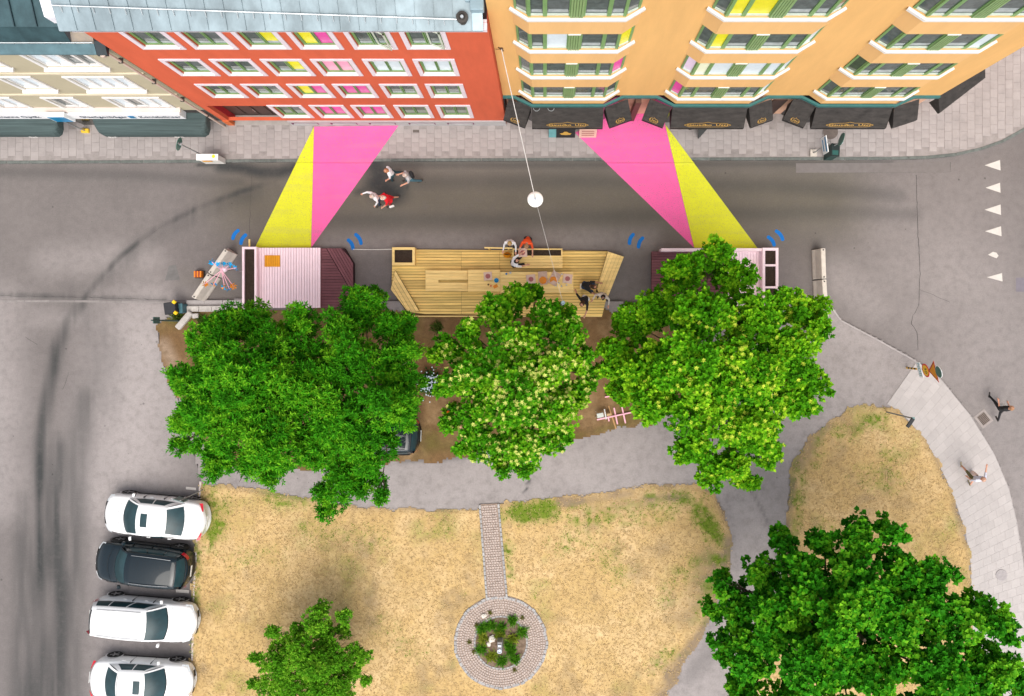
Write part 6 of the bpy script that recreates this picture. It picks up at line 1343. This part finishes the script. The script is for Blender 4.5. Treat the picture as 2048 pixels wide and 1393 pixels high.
def person(lab, px, py, zf, heading, pose, cols, hair, skin=0, hair_style='short', scale=1.0, extra=None):
    """heading: direction faced, degrees anticlockwise from +x; pose: dict of joint angles (deg)"""
    g = lambda k, d=0: pose.get(k, d); rad = math.radians
    root = Vector((0, 0, g('pelvis', .93)))
    lean = rad(g('lean', 2)); tw = rad(g('twist', 0)); 
    fw = lambda a: Vector((math.sin(a), 0, math.cos(a)))      # up direction tilted forward by a
    up = fw(lean); side = Vector((0, 1, 0))                  # +y = left
    side_s = Vector((-math.sin(tw), math.cos(tw), 0))
    chest = root + up * .33; neck = root + up * .53; bend = rad(g('head', 8)) + lean; hd_ = neck + fw(bend * .7) * .13; head = neck + fw(bend) * .19
    caps = []      # (p0,p1,r0,r1,material index) 0 shoe 1 trousers 2 shirt 3 skin
    caps += [(root + side * .075, root - side * .075, .118, .118, 1), (root + up * .02, chest, .125, .13, 2), (chest + side_s * .075, chest - side_s * .075, .125, .125, 2), (chest + up * .1 + side_s * .10, chest + up * .1 - side_s * .10, .10, .10, 2), (neck - up * .04 + side_s * .12, neck - up * .04 - side_s * .12, .065, .065, 2), (neck - up * .03, hd_, .055, .052, 3)]
    f2 = fw(bend); fwd = Vector((math.cos(bend), 0, -math.sin(bend)))
    caps += [(head - f2 * .02, head + f2 * .035, .082, .092, 3), (head + fwd * .03 - f2 * .06, head + fwd * .045 - f2 * .03, .055, .06, 3), (head + fwd * .095 - f2 * .005, head + fwd * .118 - f2 * .025, .012, .016, 3)]
    for s in (1, -1): caps += [(head + side * (s * .088), head + side * (s * .098) - f2 * .02, .018, .018, 3)]
    for s, K in ((1, 'l'), (-1, 'r')):
        hip = root + side * (s * .095) - Vector((0, 0, .02)); ha, ka = rad(g(K + 'hip', 0)), rad(g(K + 'knee', 3)); sp = s * rad(g(K + 'spread', 3))
        dv = Vector((math.sin(ha), math.sin(sp), -math.cos(ha))).normalized(); knee = hip + dv * .43; a2 = ha - ka; dv2 = Vector((math.sin(a2), math.sin(sp) * .5, -math.cos(a2))).normalized(); ank = knee + dv2 * .42
        bare = g('shorts', 0)
        caps += [(hip, knee, .092, .062, 1), (knee, ank, .058 if not bare else .052, .044 if not bare else .036, 1 if not bare else 3)]
        tp = a2 * .8; toe = ank + Vector((math.cos(tp) * .17, 0, math.sin(tp) * .17 - .045)); heel = ank + Vector((-.05, 0, -.04)); caps += [(heel, toe, .042, .036, 0), (ank, heel, .042, .04, 0)]
        sh = neck - up * .06 + side_s * (s * .19); fa, ab, el = rad(g(K + 'arm', 5)), rad(g(K + 'out', 12)), rad(g(K + 'elbow', 15))
        ud = Vector((math.sin(fa) * math.cos(ab), s * math.sin(ab), -math.cos(fa) * math.cos(ab))).normalized(); elb = sh + ud * .28
        fd = Vector((math.sin(fa + el) * math.cos(ab * .5), s * math.sin(ab * .5) - s * rad(g(K + 'in', 0)), -math.cos(fa + el) * math.cos(ab * .5))).normalized(); wr_ = elb + fd * .25
        slv = g('sleeve', 1)
        caps += [(sh, elb, .062, .046, 2), (elb, wr_, .042, .030, 2 if slv > 1 else 3)]
        palm = wr_ + fd * .075; acr = fd.cross(Vector((0, 0, 1)) if abs(fd.z) < .9 else Vector((1, 0, 0))).normalized(); dn = fd.cross(acr)
        caps += [(wr_, palm, .030, .036, 3)]
        for k, (o, l) in enumerate(((-.030, .060), (-.010, .072), (.011, .068), (.030, .052))):
            f0 = palm + acr * o; f1 = f0 + fd * (l * .6) + dn * .008; caps += [(f0, f1, .010, .009, 3), (f1, f1 + fd * (l * .5) + dn * .022, .009, .008, 3)]
        caps += [(wr_ + fd * .02 + acr * (.03 * s), wr_ + fd * .065 + acr * (.062 * s), .012, .010, 3)]
    b = MB()
    for c in caps: capsule(b, *c[:4], n=8)
    me0 = bpy.data.meshes.new('fuse'); me0.from_pydata(b.v, [], b.f); o = bpy.data.objects.new('fuse', me0); COL.objects.link(o)
    md = o.modifiers.new('r', 'REMESH'); md.mode = 'VOXEL'; md.voxel_size = .0135; sm = o.modifiers.new('s', 'SMOOTH'); sm.factor = .5; sm.iterations = 1
    dg = bpy.context.evaluated_depsgraph_get(); dg.update(); me = bpy.data.meshes.new_from_object(o.evaluated_get(dg)); bpy.data.objects.remove(o); bpy.data.meshes.remove(me0)
    n = len(me.polygons); C = np.empty(n * 3, np.float32); me.polygons.foreach_get('center', C); C = C.reshape(-1, 3)
    best = np.full(n, 1e9); idx = np.zeros(n, np.int32)
    for p0, p1, r0, r1, mi in caps:
        p0, p1 = np.array(p0), np.array(p1); d = p1 - p0; t = np.clip((C - p0) @ d / (d @ d + 1e-9), 0, 1); dist = np.linalg.norm(C - p0 - t[:, None] * d, axis=1) - (r0 + (r1 - r0) * t); k = dist < best; best[k] = dist[k]; idx[k] = mi
    me.materials.clear()
    for m_ in (cols[2], cols[1], cols[0], SKIN[skin]): me.materials.append(m_)
    me.polygons.foreach_set('material_index', idx); me.polygons.foreach_set('use_smooth', [True] * n); me.update()
    x_, y_ = W2(px, py, zf + g('ref', 1.4)); 
    hv = Vector((math.cos(rad(heading)), math.sin(rad(heading)), 0)); refp = root.lerp(head, .6)
    loc = Vector((x_, y_, zf)) - Vector((hv.x * refp.x, hv.y * refp.x, 0))
    r = empty('person', loc, lab, 'person'); ORG[r.name] = Vector((0, 0, 0))
    bo = bpy.data.objects.new('body', me); COL.objects.link(bo); bo.parent = r; ORG[bo.name] = Vector((0, 0, 0))
    if hair:
        q = MB(); hm = mat('hair_' + hair[0], hair[1], .75, .3, 30, .8, 60)
        tiltq = Matrix.Rotation(bend, 3, 'Y')
        lim = 1.75 if hair_style == 'long' else 1.45
        def hs(u, v):
            th_ = v * lim; ph = 2 * math.pi * u; back = -math.cos(ph)
            th_ *= (1.0 + .32 * back); rr_ = .108 * (1 + .05 * math.sin(9 * ph + 7 * v) + .03 * math.sin(23 * ph)); p = Vector((math.sin(th_) * math.cos(ph) * 1.06, math.sin(th_) * math.sin(ph) * .96, math.cos(th_) * 1.02)) * rr_
            if hair_style == 'long' and back > .2: p.z -= .10 * v * back
            return head + tiltq @ (p + Vector((-.006, 0, .012)))
        q.grid(hs, 20, 8); q.build('hair', hm, r, smooth=True, recalc=True)
    if extra: extra(r, dict(head=head, neck=neck, chest=chest, root=root))
    r.rotation_euler = (0, 0, rad(heading)); r.scale = (scale,) * 3
    return r
C = {k: cl(k, v) for k, v in {'white': (.76, .76, .78), 'offwhite': (.70, .68, .66), 'red': (.66, .012, .022), 'orange': (.72, .085, .02), 'black': (.018, .018, .02), 'navy': (.03, .05, .09), 'jeans': (.06, .14, .18), 'grey': (.40, .39, .40), 'dkjeans': (.02, .06, .075), 'olive': (.13, .12, .055), 'hivis': (.85, .20, .01), 'shoe': (.05, .045, .04), 'lav': (.60, .62, .74), 'sneak': (.30, .26, .18), 'violet': (.05, .035, .16), 'pale': (.62, .56, .50)}.items()}
BLOND = ('blond', (.40, .26, .08)); BROWN = ('brown', (.055, .028, .014)); BLACKH = ('black', (.012, .010, .010)); GREYH = ('grey', (.48, .42, .38)); FAIR = ('fair', (.34, .18, .09))
walk = dict(lhip=17, lknee=10, rhip=-13, rknee=16, larm=-12, rarm=14, lelbow=35, relbow=40, lout=8, rout=8, lean=6)
person('person in white shirt and dark trousers walking nearest the kerb', 777, 344, 0, 195, dict(walk, larm=12, rarm=-4, ref=1.35), (C['white'], C['dkjeans'], C['shoe']), ('ginger', (.36, .15, .07)), 0)
def backpack(r, J):
    c = J['chest']; MB().obox((c.x - .19, 0, c.z + .02), .15, .28, .40).build('backpack', C['black'], r, bevel=.04)
person('person with grey top, jeans and dark backpack walking behind the white shirt', 814, 353, 0, 200, dict(walk, lhip=-20, rhip=26, ref=1.3, relbow=80, lelbow=70, larm=15), (C['grey'], C['jeans'], C['shoe']), GREYH, 0, extra=backpack)
person('person in white long sleeved shirt gesturing beside the red coat', 748, 394, 0, 215, dict(walk, sleeve=2, rarm=45, rout=40, relbow=15, larm=10, ref=1.35), (C['white'], C['navy'], C['shoe']), GREYH, 0)
def handbag(r, J):
    MB().obox((.05, .30, .75), .22, .08, .2).build('handbag', C['offwhite'], r, bevel=.02); MB().path([(.05, .26, .85), (.03, .22, 1.1), (0, .2, 1.38)], .008).build('bag_strap', C['shoe'], r)
person('person in a bright red coat walking in the street', 772, 398, 0, 200, dict(walk, lean=12, larm=20, rarm=30, ref=1.25, sleeve=1, shorts=1, pelvis=.95), (C['red'], C['red'], C['shoe']), ('white', (.66, .58, .50)), 0, 'long', extra=handbag)
person('person in white shirt with fair hair standing at the deck railing', 1020, 486, 0, 265, dict(lean=10, larm=22, rarm=20, lelbow=65, relbow=65, lout=12, rout=14, ref=1.4, sleeve=2), (C['white'], C['black'], C['shoe']), BLOND)
person('person in orange red top leaning over the bench trough', 1054, 487, 0, 262, dict(lean=28, head=18, larm=42, rarm=42, lelbow=45, relbow=45, lout=16, rout=16, ref=1.3), (C['orange'], C['black'], C['shoe']), FAIR, 0)
sit = dict(pelvis=.56, lhip=86, rhip=84, lknee=84, rknee=80, lspread=10, rspread=10, lean=14, larm=35, rarm=30, lelbow=45, relbow=50, ref=.85)
person('person in white shirt sitting on the bench end reaching for the pizza box', 1031, 525, DZ, 20, dict(sit, larm=115, lelbow=15, lout=10, pelvis=.50, rarm=40), (C['white'], C['black'], C['shoe']), BLACKH, 0, 'long')
person('person in black sitting bent over on the white stool', 1180, 573, DZ, -15, dict(sit, lean=30, head=24, pelvis=.53), (C['black'], C['navy'], C['sneak']), BROWN, 1, 'long')
person('person in dark top with pale collar standing at the right deck bench', 1206, 593, DZ, 250, dict(lean=8, larm=10, rarm=10, lelbow=85, relbow=85, lout=26, rout=26, ref=1.35, sleeve=2), (C['pale'], C['navy'], C['shoe']), BLACKH)
person('person in black top with bare arms stretched, on the deck south of the table', 1167, 604, DZ, 235, dict(lean=24, head=20, larm=70, rarm=-40, lelbow=10, relbow=10, lout=30, rout=60, ref=1.25), (C['black'], C['offwhite'], C['shoe']), BROWN, 0, 'long')
person('person in orange work vest crouching beside the flowering tree', 905, 834, IZ, -30, dict(pelvis=.42, lhip=105, rhip=80, lknee=130, rknee=120, lean=38, head=15, larm=50, rarm=60, ref=.9), (C['hivis'], C['navy'], C['shoe']), BROWN)
def wbag(r, J):
    q = MB(); q.grid(lambda u, v: (.05 + .13 * math.cos(2 * math.pi * u) * (1 - .7 * v * v), -.32 + .08 * math.sin(2 * math.pi * u) * (1 - .6 * v), .25 + .42 * v), 12, 5); q.build('white_bag', C['white'], r, smooth=True)
person('person in black clothes striding across the street with a white bag', 2010, 816, 0, 95, dict(walk, lhip=42, rhip=-32, rknee=25, rarm=-10, relbow=70, ref=1.15, larm=15, lelbow=75), (C['black'], C['black'], C['shoe']), FAIR, 0, extra=wbag)
def rbag(r, J):
    q = MB(); q.grid(lambda u, v: (-.02 + .16 * math.cos(2 * math.pi * u) * (1 - .6 * v * v), -.34 + .09 * math.sin(2 * math.pi * u) * (1 - .6 * v), .12 + .42 * v), 12, 5); q.build('shopping_bag', cl('rosebag', (.72, .56, .52)), r, smooth=True)
person('person in pale lavender shirt and olive shorts walking on the footway', 1951, 955, IZ, 100, dict(walk, lhip=38, rhip=-24, shorts=1, larm=-10, lout=15, rarm=60, rout=30, ref=1.0), (C['lav'], C['olive'], C['sneak']), ('bald', (.50, .30, .22)), 0, extra=rbag)
person('person in dark violet jacket standing under the lower right tree', 1838, 1222, IZ, 30, dict(lean=5, larm=20, rarm=20, lelbow=50, relbow=50, ref=1.3, sleeve=2), (C['violet'], C['navy'], C['shoe']), BROWN)
# ------------------------------------------------------------------ trees
M_BARK = mat('bark', (0.10, 0.075, 0.05), .95, .3, 6, .8, 14)
M_LEAF = leaf_mat('foliage', 0.17, 0.6)
def nrm(a): return a / (np.linalg.norm(a, axis=-1, keepdims=True) + 1e-9)
def leaves_mesh(P, D, U, ln, wd, col, fold=.25):
    """one folded diamond per leaf: base P, direction D, normal U, length, width"""
    s = np.cross(D, U); s = nrm(s); ln = ln[:, None]; wd = wd[:, None]
    tip = P + D * ln - U * ln * .12; mid = P + D * ln * .48
    V = np.stack([P, mid + s * wd / 2 + U * wd * fold, tip, mid - s * wd / 2 + U * wd * fold], 1).reshape(-1, 3)
    k = np.arange(len(P)) * 4; F = np.concatenate([np.stack([k, k + 1, k + 2], 1), np.stack([k, k + 2, k + 3], 1)])
    return V, F, np.repeat(col, 4, 0)
def tree(name, label, cen, R, ztop, zlow, lobes, seed, style, base=None, trunk_r=.22, dens=1.0):
    r = np.random.default_rng(seed); rs = random.Random(seed)
    L = []
    for (px, py, rp) in lobes:
        d = min(1.0, math.hypot(px - cen[0], py - cen[1]) / R); zc = ztop - (ztop - zlow) * d ** 1.7 + rs.uniform(-.65, .55)
        k = S * H / (H - zc); L.append((*W(px, py, zc), rp / k))
    L = np.array(L); bx, by = base if base else (np.average(L[:, 0], weights=L[:, 3] ** 2) * .97, np.average(L[:, 1], weights=L[:, 3] ** 2) * .97)
    root = empty(name, (bx, by, IZ), label, 'tree', 'trees of the small park')
    fork = Vector((bx, by, IZ + (zlow - IZ) * .62))
    b = MB(); b.tube((bx, by, IZ - .1), (bx, by, IZ + .4), trunk_r * 1.45, trunk_r * 1.05, 12); b.tube((bx, by, IZ + .4), fork, trunk_r * 1.05, trunk_r * .8, 12)
    b.build('trunk', M_BARK, root, smooth=True)
    b = MB(); lead = Vector((bx, by, ztop - .5)); b.tube(fork, lead, trunk_r * .7, trunk_r * .2, 8); RM = max(np.hypot(L[:, 0] - bx, L[:, 1] - by)) + .01
    for c in L:
        e = Vector(c[:3]); f0 = fork.lerp(lead, max(0, .85 - math.hypot(c[0] - bx, c[1] - by) / RM) * .9); m = f0.lerp(e, .5) + Vector((rs.uniform(-.35, .35), rs.uniform(-.35, .35), .1)); b.tube(f0, m, trunk_r * .30, trunk_r * .15, 6); b.tube(m, e, trunk_r * .15, trunk_r * .05, 5)
        for q in range(4):
            f = e + Vector((rs.uniform(-1, 1), rs.uniform(-1, 1), rs.uniform(-.2, .9))) * c[3] * .8; b.tube(m.lerp(e, .6), f, trunk_r * .08, .008, 4)
    b.build('limbs', M_BARK, root)
    # sub-lobes make the clumps and the ragged outline
    sub = []
    for c in L:
        n = max(6, int(round(style.get('nsub', 9) * (c[3] / 1.0) ** 1.2)))
        d = nrm(r.normal(size=(n, 3))); d[:, 2] = np.abs(d[:, 2]) * .9 - .18; d = nrm(d)
        rad = c[3] * (.60 + .42 * r.random(n)); sr = np.clip(c[3] * (.22 + .22 * r.random(n)), .16, .54)
        for q in range(n):
            p = c[:3] + d[q] * np.array([1, 1, .95]) * max(0, rad[q] - sr[q] * .55) + np.array([0, 0, .25 * r.random()]); sub.append((*p, sr[q]))
        sub.append((c[0], c[1], c[2] - c[3] * .1, c[3] * .5))
    for c in L:                 # lower storey of the same crown, so that light reaches the ground only here and there
        if style.get('low', 1):
            for q in range(4):
                a = r.random() * 6.283; sub.append((c[0] + math.cos(a) * c[3] * .45, c[1] + math.sin(a) * c[3] * .45, c[2] - .55 - .8 * r.random(), c[3] * (.42 + .2 * r.random())))
    sub = np.array(sub)
    A = []; N = []; T = []; Q = []
    for i, c in enumerate(sub):
        ns = int(style['shoots'] * dens * 2 * math.pi * c[3] ** 2) + 4
        d = nrm(r.normal(size=(ns, 3))); d[:, 2] = np.where(d[:, 2] < -.25, -d[:, 2], d[:, 2])
        p = c[:3] + d * c[3] * (.62 + .50 * r.random((ns, 1)) ** .8) * np.array([1, 1, .85])
        dist = np.linalg.norm((p[:, None, :] - sub[None, :, :3]) / sub[None, :, 3:4], axis=2); dist[:, i] = 9
        k = dist.min(1) > .52; p, d = p[k], d[k]
        A.append(p); N.append(nrm(d * .75 + np.array([0, 0, .55]) + r.normal(size=d.shape) * .28)); T.append(np.full(len(p), r.random())); Q.append(d[:, 2])
    A = np.concatenate(A); N = np.concatenate(N); T = np.concatenate(T); Q = np.concatenate(Q); ns = len(A); m = style['per']
    ref = np.where(np.abs(N[:, 2:3]) < .9, np.array([[0, 0, 1.0]]), np.array([[1.0, 0, 0]])); s1 = nrm(np.cross(N, ref)); s2 = np.cross(N, s1)
    ph0 = r.random(ns) * 6.283; PP, DD, UU, CC, LL, WW = [], [], [], [], [], []
    c0, c1, c2 = (np.array(c) for c in style['cols'])
    for j in range(m):
        t = (j + .4) / m; ph = ph0 + j * 2.4; rad_ = s1 * np.cos(ph)[:, None] + s2 * np.sin(ph)[:, None]
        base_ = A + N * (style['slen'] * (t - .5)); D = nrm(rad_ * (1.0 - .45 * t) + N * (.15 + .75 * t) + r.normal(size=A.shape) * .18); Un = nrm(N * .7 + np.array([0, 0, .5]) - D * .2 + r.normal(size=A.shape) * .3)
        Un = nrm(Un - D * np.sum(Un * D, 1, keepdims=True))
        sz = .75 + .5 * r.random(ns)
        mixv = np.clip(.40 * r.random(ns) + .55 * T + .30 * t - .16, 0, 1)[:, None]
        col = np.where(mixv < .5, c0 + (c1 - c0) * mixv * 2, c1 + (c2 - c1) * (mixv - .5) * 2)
        PP.append(base_); DD.append(D); UU.append(Un); LL.append(style['ll'] * sz); WW.append(style['lw'] * sz); CC.append(col)
    if style.get('flower'):
        fc, amt, cx_, cy_, fr = style['flower']; X0 = np.array(W2(cx_, cy_, ztop)); near = np.clip(1.15 - np.hypot(A[:, 0] - X0[0], A[:, 1] - X0[1]) / fr, 0, 1)
        k = (r.random(ns) < amt * near * (.35 + 1.1 * T)) & (Q > .05); Af, Nf = A[k], N[k]
        for j in range(6):
            ph = ph0[k] + j * 1.047; rad_ = s1[k] * np.cos(ph)[:, None] + s2[k] * np.sin(ph)[:, None]; D = nrm(rad_ + Nf * .5); Un = nrm(np.array([0, 0, 1.]) + r.normal(size=Af.shape) * .2); Un = nrm(Un - D * np.sum(Un * D, 1, keepdims=True))
            PP.append(Af + Nf * (style['slen'] * .55 + .03)); DD.append(D); UU.append(Un); q = len(Af); LL.append(.085 + .03 * r.random(q)); WW.append(np.full(q, .042)); CC.append(np.array(fc) * (.8 + .4 * r.random((q, 1))))
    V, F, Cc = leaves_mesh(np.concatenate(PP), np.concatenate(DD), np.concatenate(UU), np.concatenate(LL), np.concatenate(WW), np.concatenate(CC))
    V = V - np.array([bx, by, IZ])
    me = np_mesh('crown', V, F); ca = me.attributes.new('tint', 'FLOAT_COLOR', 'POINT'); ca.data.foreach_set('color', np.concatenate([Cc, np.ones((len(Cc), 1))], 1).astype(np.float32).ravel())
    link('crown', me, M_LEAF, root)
    print(name, 'shoots', ns, 'tris', len(F))
    return root
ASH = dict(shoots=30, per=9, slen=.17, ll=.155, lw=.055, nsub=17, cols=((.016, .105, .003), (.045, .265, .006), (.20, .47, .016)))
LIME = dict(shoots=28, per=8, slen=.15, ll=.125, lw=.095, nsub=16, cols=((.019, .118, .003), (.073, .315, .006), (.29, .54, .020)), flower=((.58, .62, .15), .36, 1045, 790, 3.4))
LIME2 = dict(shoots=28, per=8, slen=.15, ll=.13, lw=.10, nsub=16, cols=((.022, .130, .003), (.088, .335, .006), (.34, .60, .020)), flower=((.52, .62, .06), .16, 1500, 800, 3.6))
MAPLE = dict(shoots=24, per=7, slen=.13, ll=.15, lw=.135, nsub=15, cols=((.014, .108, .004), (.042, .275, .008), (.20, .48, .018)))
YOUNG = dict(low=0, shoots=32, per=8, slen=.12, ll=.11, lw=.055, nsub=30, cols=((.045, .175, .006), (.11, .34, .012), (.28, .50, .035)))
tree('ash_tree', 'leftmost dense green tree beside the parking area', (500, 800), 190, 8.3, 5.6, [(490, 645, 45), (425, 690, 52), (392, 760, 46), (385, 845, 42), (430, 915, 42), (510, 930, 40), (470, 840, 70), (480, 740, 65), (560, 690, 60), (570, 790, 70), (555, 880, 60), (610, 760, 50), (600, 645, 34), (415, 800, 50), (540, 955, 24), (362, 890, 20), (358, 750, 20), (450, 652, 28), (365, 845, 18)], 3, ASH)
tree('ash_tree', 'green tree covering the black car, right of the leftmost tree', (715, 800), 190, 7.9, 5.2, [(730, 610, 45), (788, 650, 40), (680, 655, 38), (700, 730, 62), (788, 740, 42), (690, 820, 62), (765, 815, 50), (640, 880, 52), (738, 895, 52), (690, 955, 46), (655, 1005, 34), (735, 962, 32), (800, 700, 32), (640, 720, 40), (814, 765, 28), (760, 990, 16), (815, 700, 24), (805, 835, 32), (800, 790, 35)], 4, ASH)
tree('lime_tree', 'flowering tree with pale yellow blossom south of the deck', (1040, 765), 175, 8.2, 5.0, [(1035, 597, 36), (988, 628, 36), (1085, 632, 40), (942, 665, 32), (1130, 662, 38), (1030, 690, 58), (902, 705, 27), (960, 740, 48), (1100, 740, 58), (1160, 718, 30), (1030, 790, 65), (950, 810, 43), (1110, 820, 50), (960, 880, 40), (1040, 880, 52), (1110, 875, 34), (1008, 932, 28), (1150, 790, 32), (1053, 935, 22), (925, 760, 36), (888, 772, 24), (905, 838, 28), (885, 695, 26), (1180, 755, 22), (920, 900, 18), (1128, 632, 26), (1070, 585, 18), (868, 708, 20)], 5, LIME)
tree('lime_tree', 'large bright green tree over the right pink platform', (1430, 740), 230, 8.8, 4.8, [(1425, 520, 40), (1370, 548, 40), (1478, 560, 42), (1320, 610, 46), (1272, 650, 42), (1237, 710, 38), (1290, 730, 55), (1400, 630, 62), (1500, 640, 58), (1570, 612, 42), (1625, 622, 35), (1640, 660, 28), (1380, 730, 70), (1480, 740, 75), (1570, 710, 60), (1300, 800, 48), (1400, 830, 65), (1500, 840, 65), (1590, 790, 48), (1638, 760, 30), (1380, 898, 40), (1458, 925, 42), (1530, 898, 38), (1485, 962, 20), (1252, 778, 32), (1618, 818, 20), (1216, 740, 22), (1425, 950, 30), (1500, 968, 20)], 6, LIME2)
tree('maple_tree', 'big leafy tree in the lower right corner of the park', (1760, 1280), 340, 9.4, 5.8, [(1720, 1070, 40), (1650, 1082, 30), (1782, 1062, 25), (1568, 1082, 26), (1600, 1130, 36), (1700, 1140, 50), (1800, 1142, 46), (1870, 1152, 40), (1530, 1150, 38), (1452, 1172, 26), (1482, 1222, 42), (1430, 1226, 18), (1560, 1232, 56), (1680, 1232, 56), (1790, 1244, 56), (1890, 1242, 58), (1968, 1232, 42), (2010, 1262, 28), (1500, 1302, 52), (1452, 1302, 26), (1620, 1332, 60), (1740, 1342, 60), (1860, 1342, 65), (1970, 1342, 58), (2038, 1362, 38), (1480, 1390, 46), (1580, 1420, 50), (1700, 1430, 50), (1830, 1440, 60), (1950, 1430, 60), (1620, 1185, 45), (1660, 1290, 50), (1740, 1190, 45), (1560, 1290, 40), (1830, 1190, 45)], 7, MAPLE, trunk_r=.3)
tree('young_tree', 'small open young tree standing alone on the dry lawn', (628, 1310), 125, 3.2, 2.1, [(648, 1212, 17), (632, 1240, 27), (655, 1262, 27), (692, 1232, 16), (690, 1258, 18), (602, 1265, 23), (548, 1262, 16), (566, 1285, 26), (620, 1300, 39), (668, 1310, 34), (708, 1302, 22), (730, 1308, 16), (516, 1315, 16), (546, 1322, 24), (590, 1345, 41), (650, 1355, 41), (700, 1345, 28), (738, 1358, 13), (514, 1362, 13), (540, 1370, 24), (620, 1395, 41), (690, 1390, 29), (560, 1400, 24), (640, 1330, 30), (600, 1310, 26), (575, 1320, 22), (660, 1290, 22), (680, 1370, 22), (585, 1375, 24), (650, 1380, 24)], 8, YOUNG, trunk_r=.07, dens=1.1)

# ------------------------------------------------------------------ flower bed plants, flowering shrub
def tuft(name, lab, px, py, z, rad, n, cols, seed, ll=.22, lw=.03, cat='plant', grp=None, flowers=None, wide=False):
    r = np.random.default_rng(seed); x_, y_ = W2(px, py, z); a = r.random(n) * 6.283; el = .15 + r.random(n) * 1.1
    D = np.stack([np.cos(a) * np.cos(el), np.sin(a) * np.cos(el), np.sin(el)], 1); P = np.stack([r.normal(size=n) * rad * .32, r.normal(size=n) * rad * .32, np.full(n, .02) + (r.random(n) * .3 if wide else 0)], 1)
    U = nrm(np.array([0, 0, 1.]) - D * D[:, 2:3] + 1e-4); c0, c1 = np.array(cols[0]), np.array(cols[1]); c = c0 + (c1 - c0) * r.random((n, 1))
    l = ll * (.6 + .8 * r.random(n)); w = lw * (.8 + .5 * r.random(n))
    V, F, Cc = leaves_mesh(P, D, U, l, w, c)
    root = empty(name, (x_, y_, z), lab, cat, grp)
    me = np_mesh('foliage', V, F); ca = me.attributes.new('tint', 'FLOAT_COLOR', 'POINT'); ca.data.foreach_set('color', np.concatenate([Cc, np.ones((len(Cc), 1))], 1).astype(np.float32).ravel()); link('foliage', me, M_LEAF, root)
    if flowers:
        fc, m = flowers; P = np.stack([r.normal(size=m) * rad * .5, r.normal(size=m) * rad * .5, .32 + r.random(m) * .25], 1); Vs, Fs, Cs = [], [], []
        for j in range(5):
            aa = j * 1.2566 + r.random(m); D = np.stack([np.cos(aa), np.sin(aa), np.full(m, .25)], 1); D = nrm(D); U = nrm(np.array([0, 0, 1.]) - D * D[:, 2:3]); v, f, c_ = leaves_mesh(P, D, U, np.full(m, .04), np.full(m, .028), np.tile(np.array(fc), (m, 1))); Fs.append(f + 4 * m * j); Vs.append(v); Cs.append(c_)
        me = np_mesh('blossom', np.concatenate(Vs), np.concatenate(Fs)); ca = me.attributes.new('tint', 'FLOAT_COLOR', 'POINT'); Cc = np.concatenate(Cs); ca.data.foreach_set('color', np.concatenate([Cc, np.ones((len(Cc), 1))], 1).astype(np.float32).ravel()); link('blossom', me, M_LEAF, root)
    return root
gc = ((.04, .17, .008), (.14, .36, .02)); yc = ((.14, .22, .012), (.36, .40, .05))
bedp = [(1025, 1240, 'green tuft at the top right of the flower bed', gc), (1044, 1263, 'green tuft at the right edge of the flower bed', gc), (1003, 1255, 'green tuft above the stone post', gc), (982, 1250, 'green tuft at the upper left of the flower bed', gc), (964, 1256, 'green tuft at the left edge of the flower bed', gc), (966, 1275, 'yellowish tuft left of the white stones', yc), (964, 1298, 'dark green tuft at the lower left of the flower bed', gc), (983, 1312, 'yellow green tuft at the bottom left of the flower bed', yc), (1004, 1322, 'green tuft at the bottom of the flower bed', gc), (1022, 1300, 'large green tuft right of the stone post', gc), (1026, 1277, 'yellowish tuft between the stone post and the right edge', yc), (1030, 1318, 'green tuft at the lower right of the flower bed', gc), (1000, 1268, 'pale green tuft against the stone post', yc), (1018, 1290, 'small green tuft beside the stone post', gc)]
for i, (a, b, lab, c) in enumerate(bedp): tuft('bed_plant', lab, a, b, IZ + .06, .24, 150, c, 40 + i, .25, .034, grp='tufts in the flower bed')
for i, (a, b, lab) in enumerate(((953, 1250, 'weed tuft at the upper left inside the cobble ring'), (939, 1284, 'weed tuft on the left of the cobble ring'), (947, 1303, 'weed tuft at the lower left of the cobble ring'), (1029, 1340, 'weed tuft at the bottom of the cobble ring'), (1045, 1235, 'weed tuft at the upper right of the cobble ring'), (980, 1225, 'weed tuft at the top of the cobble ring'))): tuft('weed', lab, a, b, IZ + .07, .12, 60, ((.08, .10, .015), (.22, .20, .04)), 70 + i, .10, .02, grp='weeds in the cobble ring')
tuft('flowering_shrub', 'low shrub with pale blue white flowers beside the flowering tree', 862, 766, IZ + .03, .62, 900, ((.012, .06, .012), (.05, .15, .03)), 90, .16, .07, 'shrub', None, ((.60, .70, .80), 150), wide=True)
for i, (a, b, lab) in enumerate(((405, 640, 'grassy weed clump beside the square stone block'), (440, 632, 'grassy weed clump below the edging stones'), (356, 632, 'grassy weed clump by the teal box'), (875, 655, 'dark weed clump on the soil left of the flowering tree'))): tuft('weed', lab, a, b, IZ + .02, .30, 200, ((.03, .08, .01), (.12, .16, .03)), 95 + i, .2, .03, grp='weeds at the soil edge')
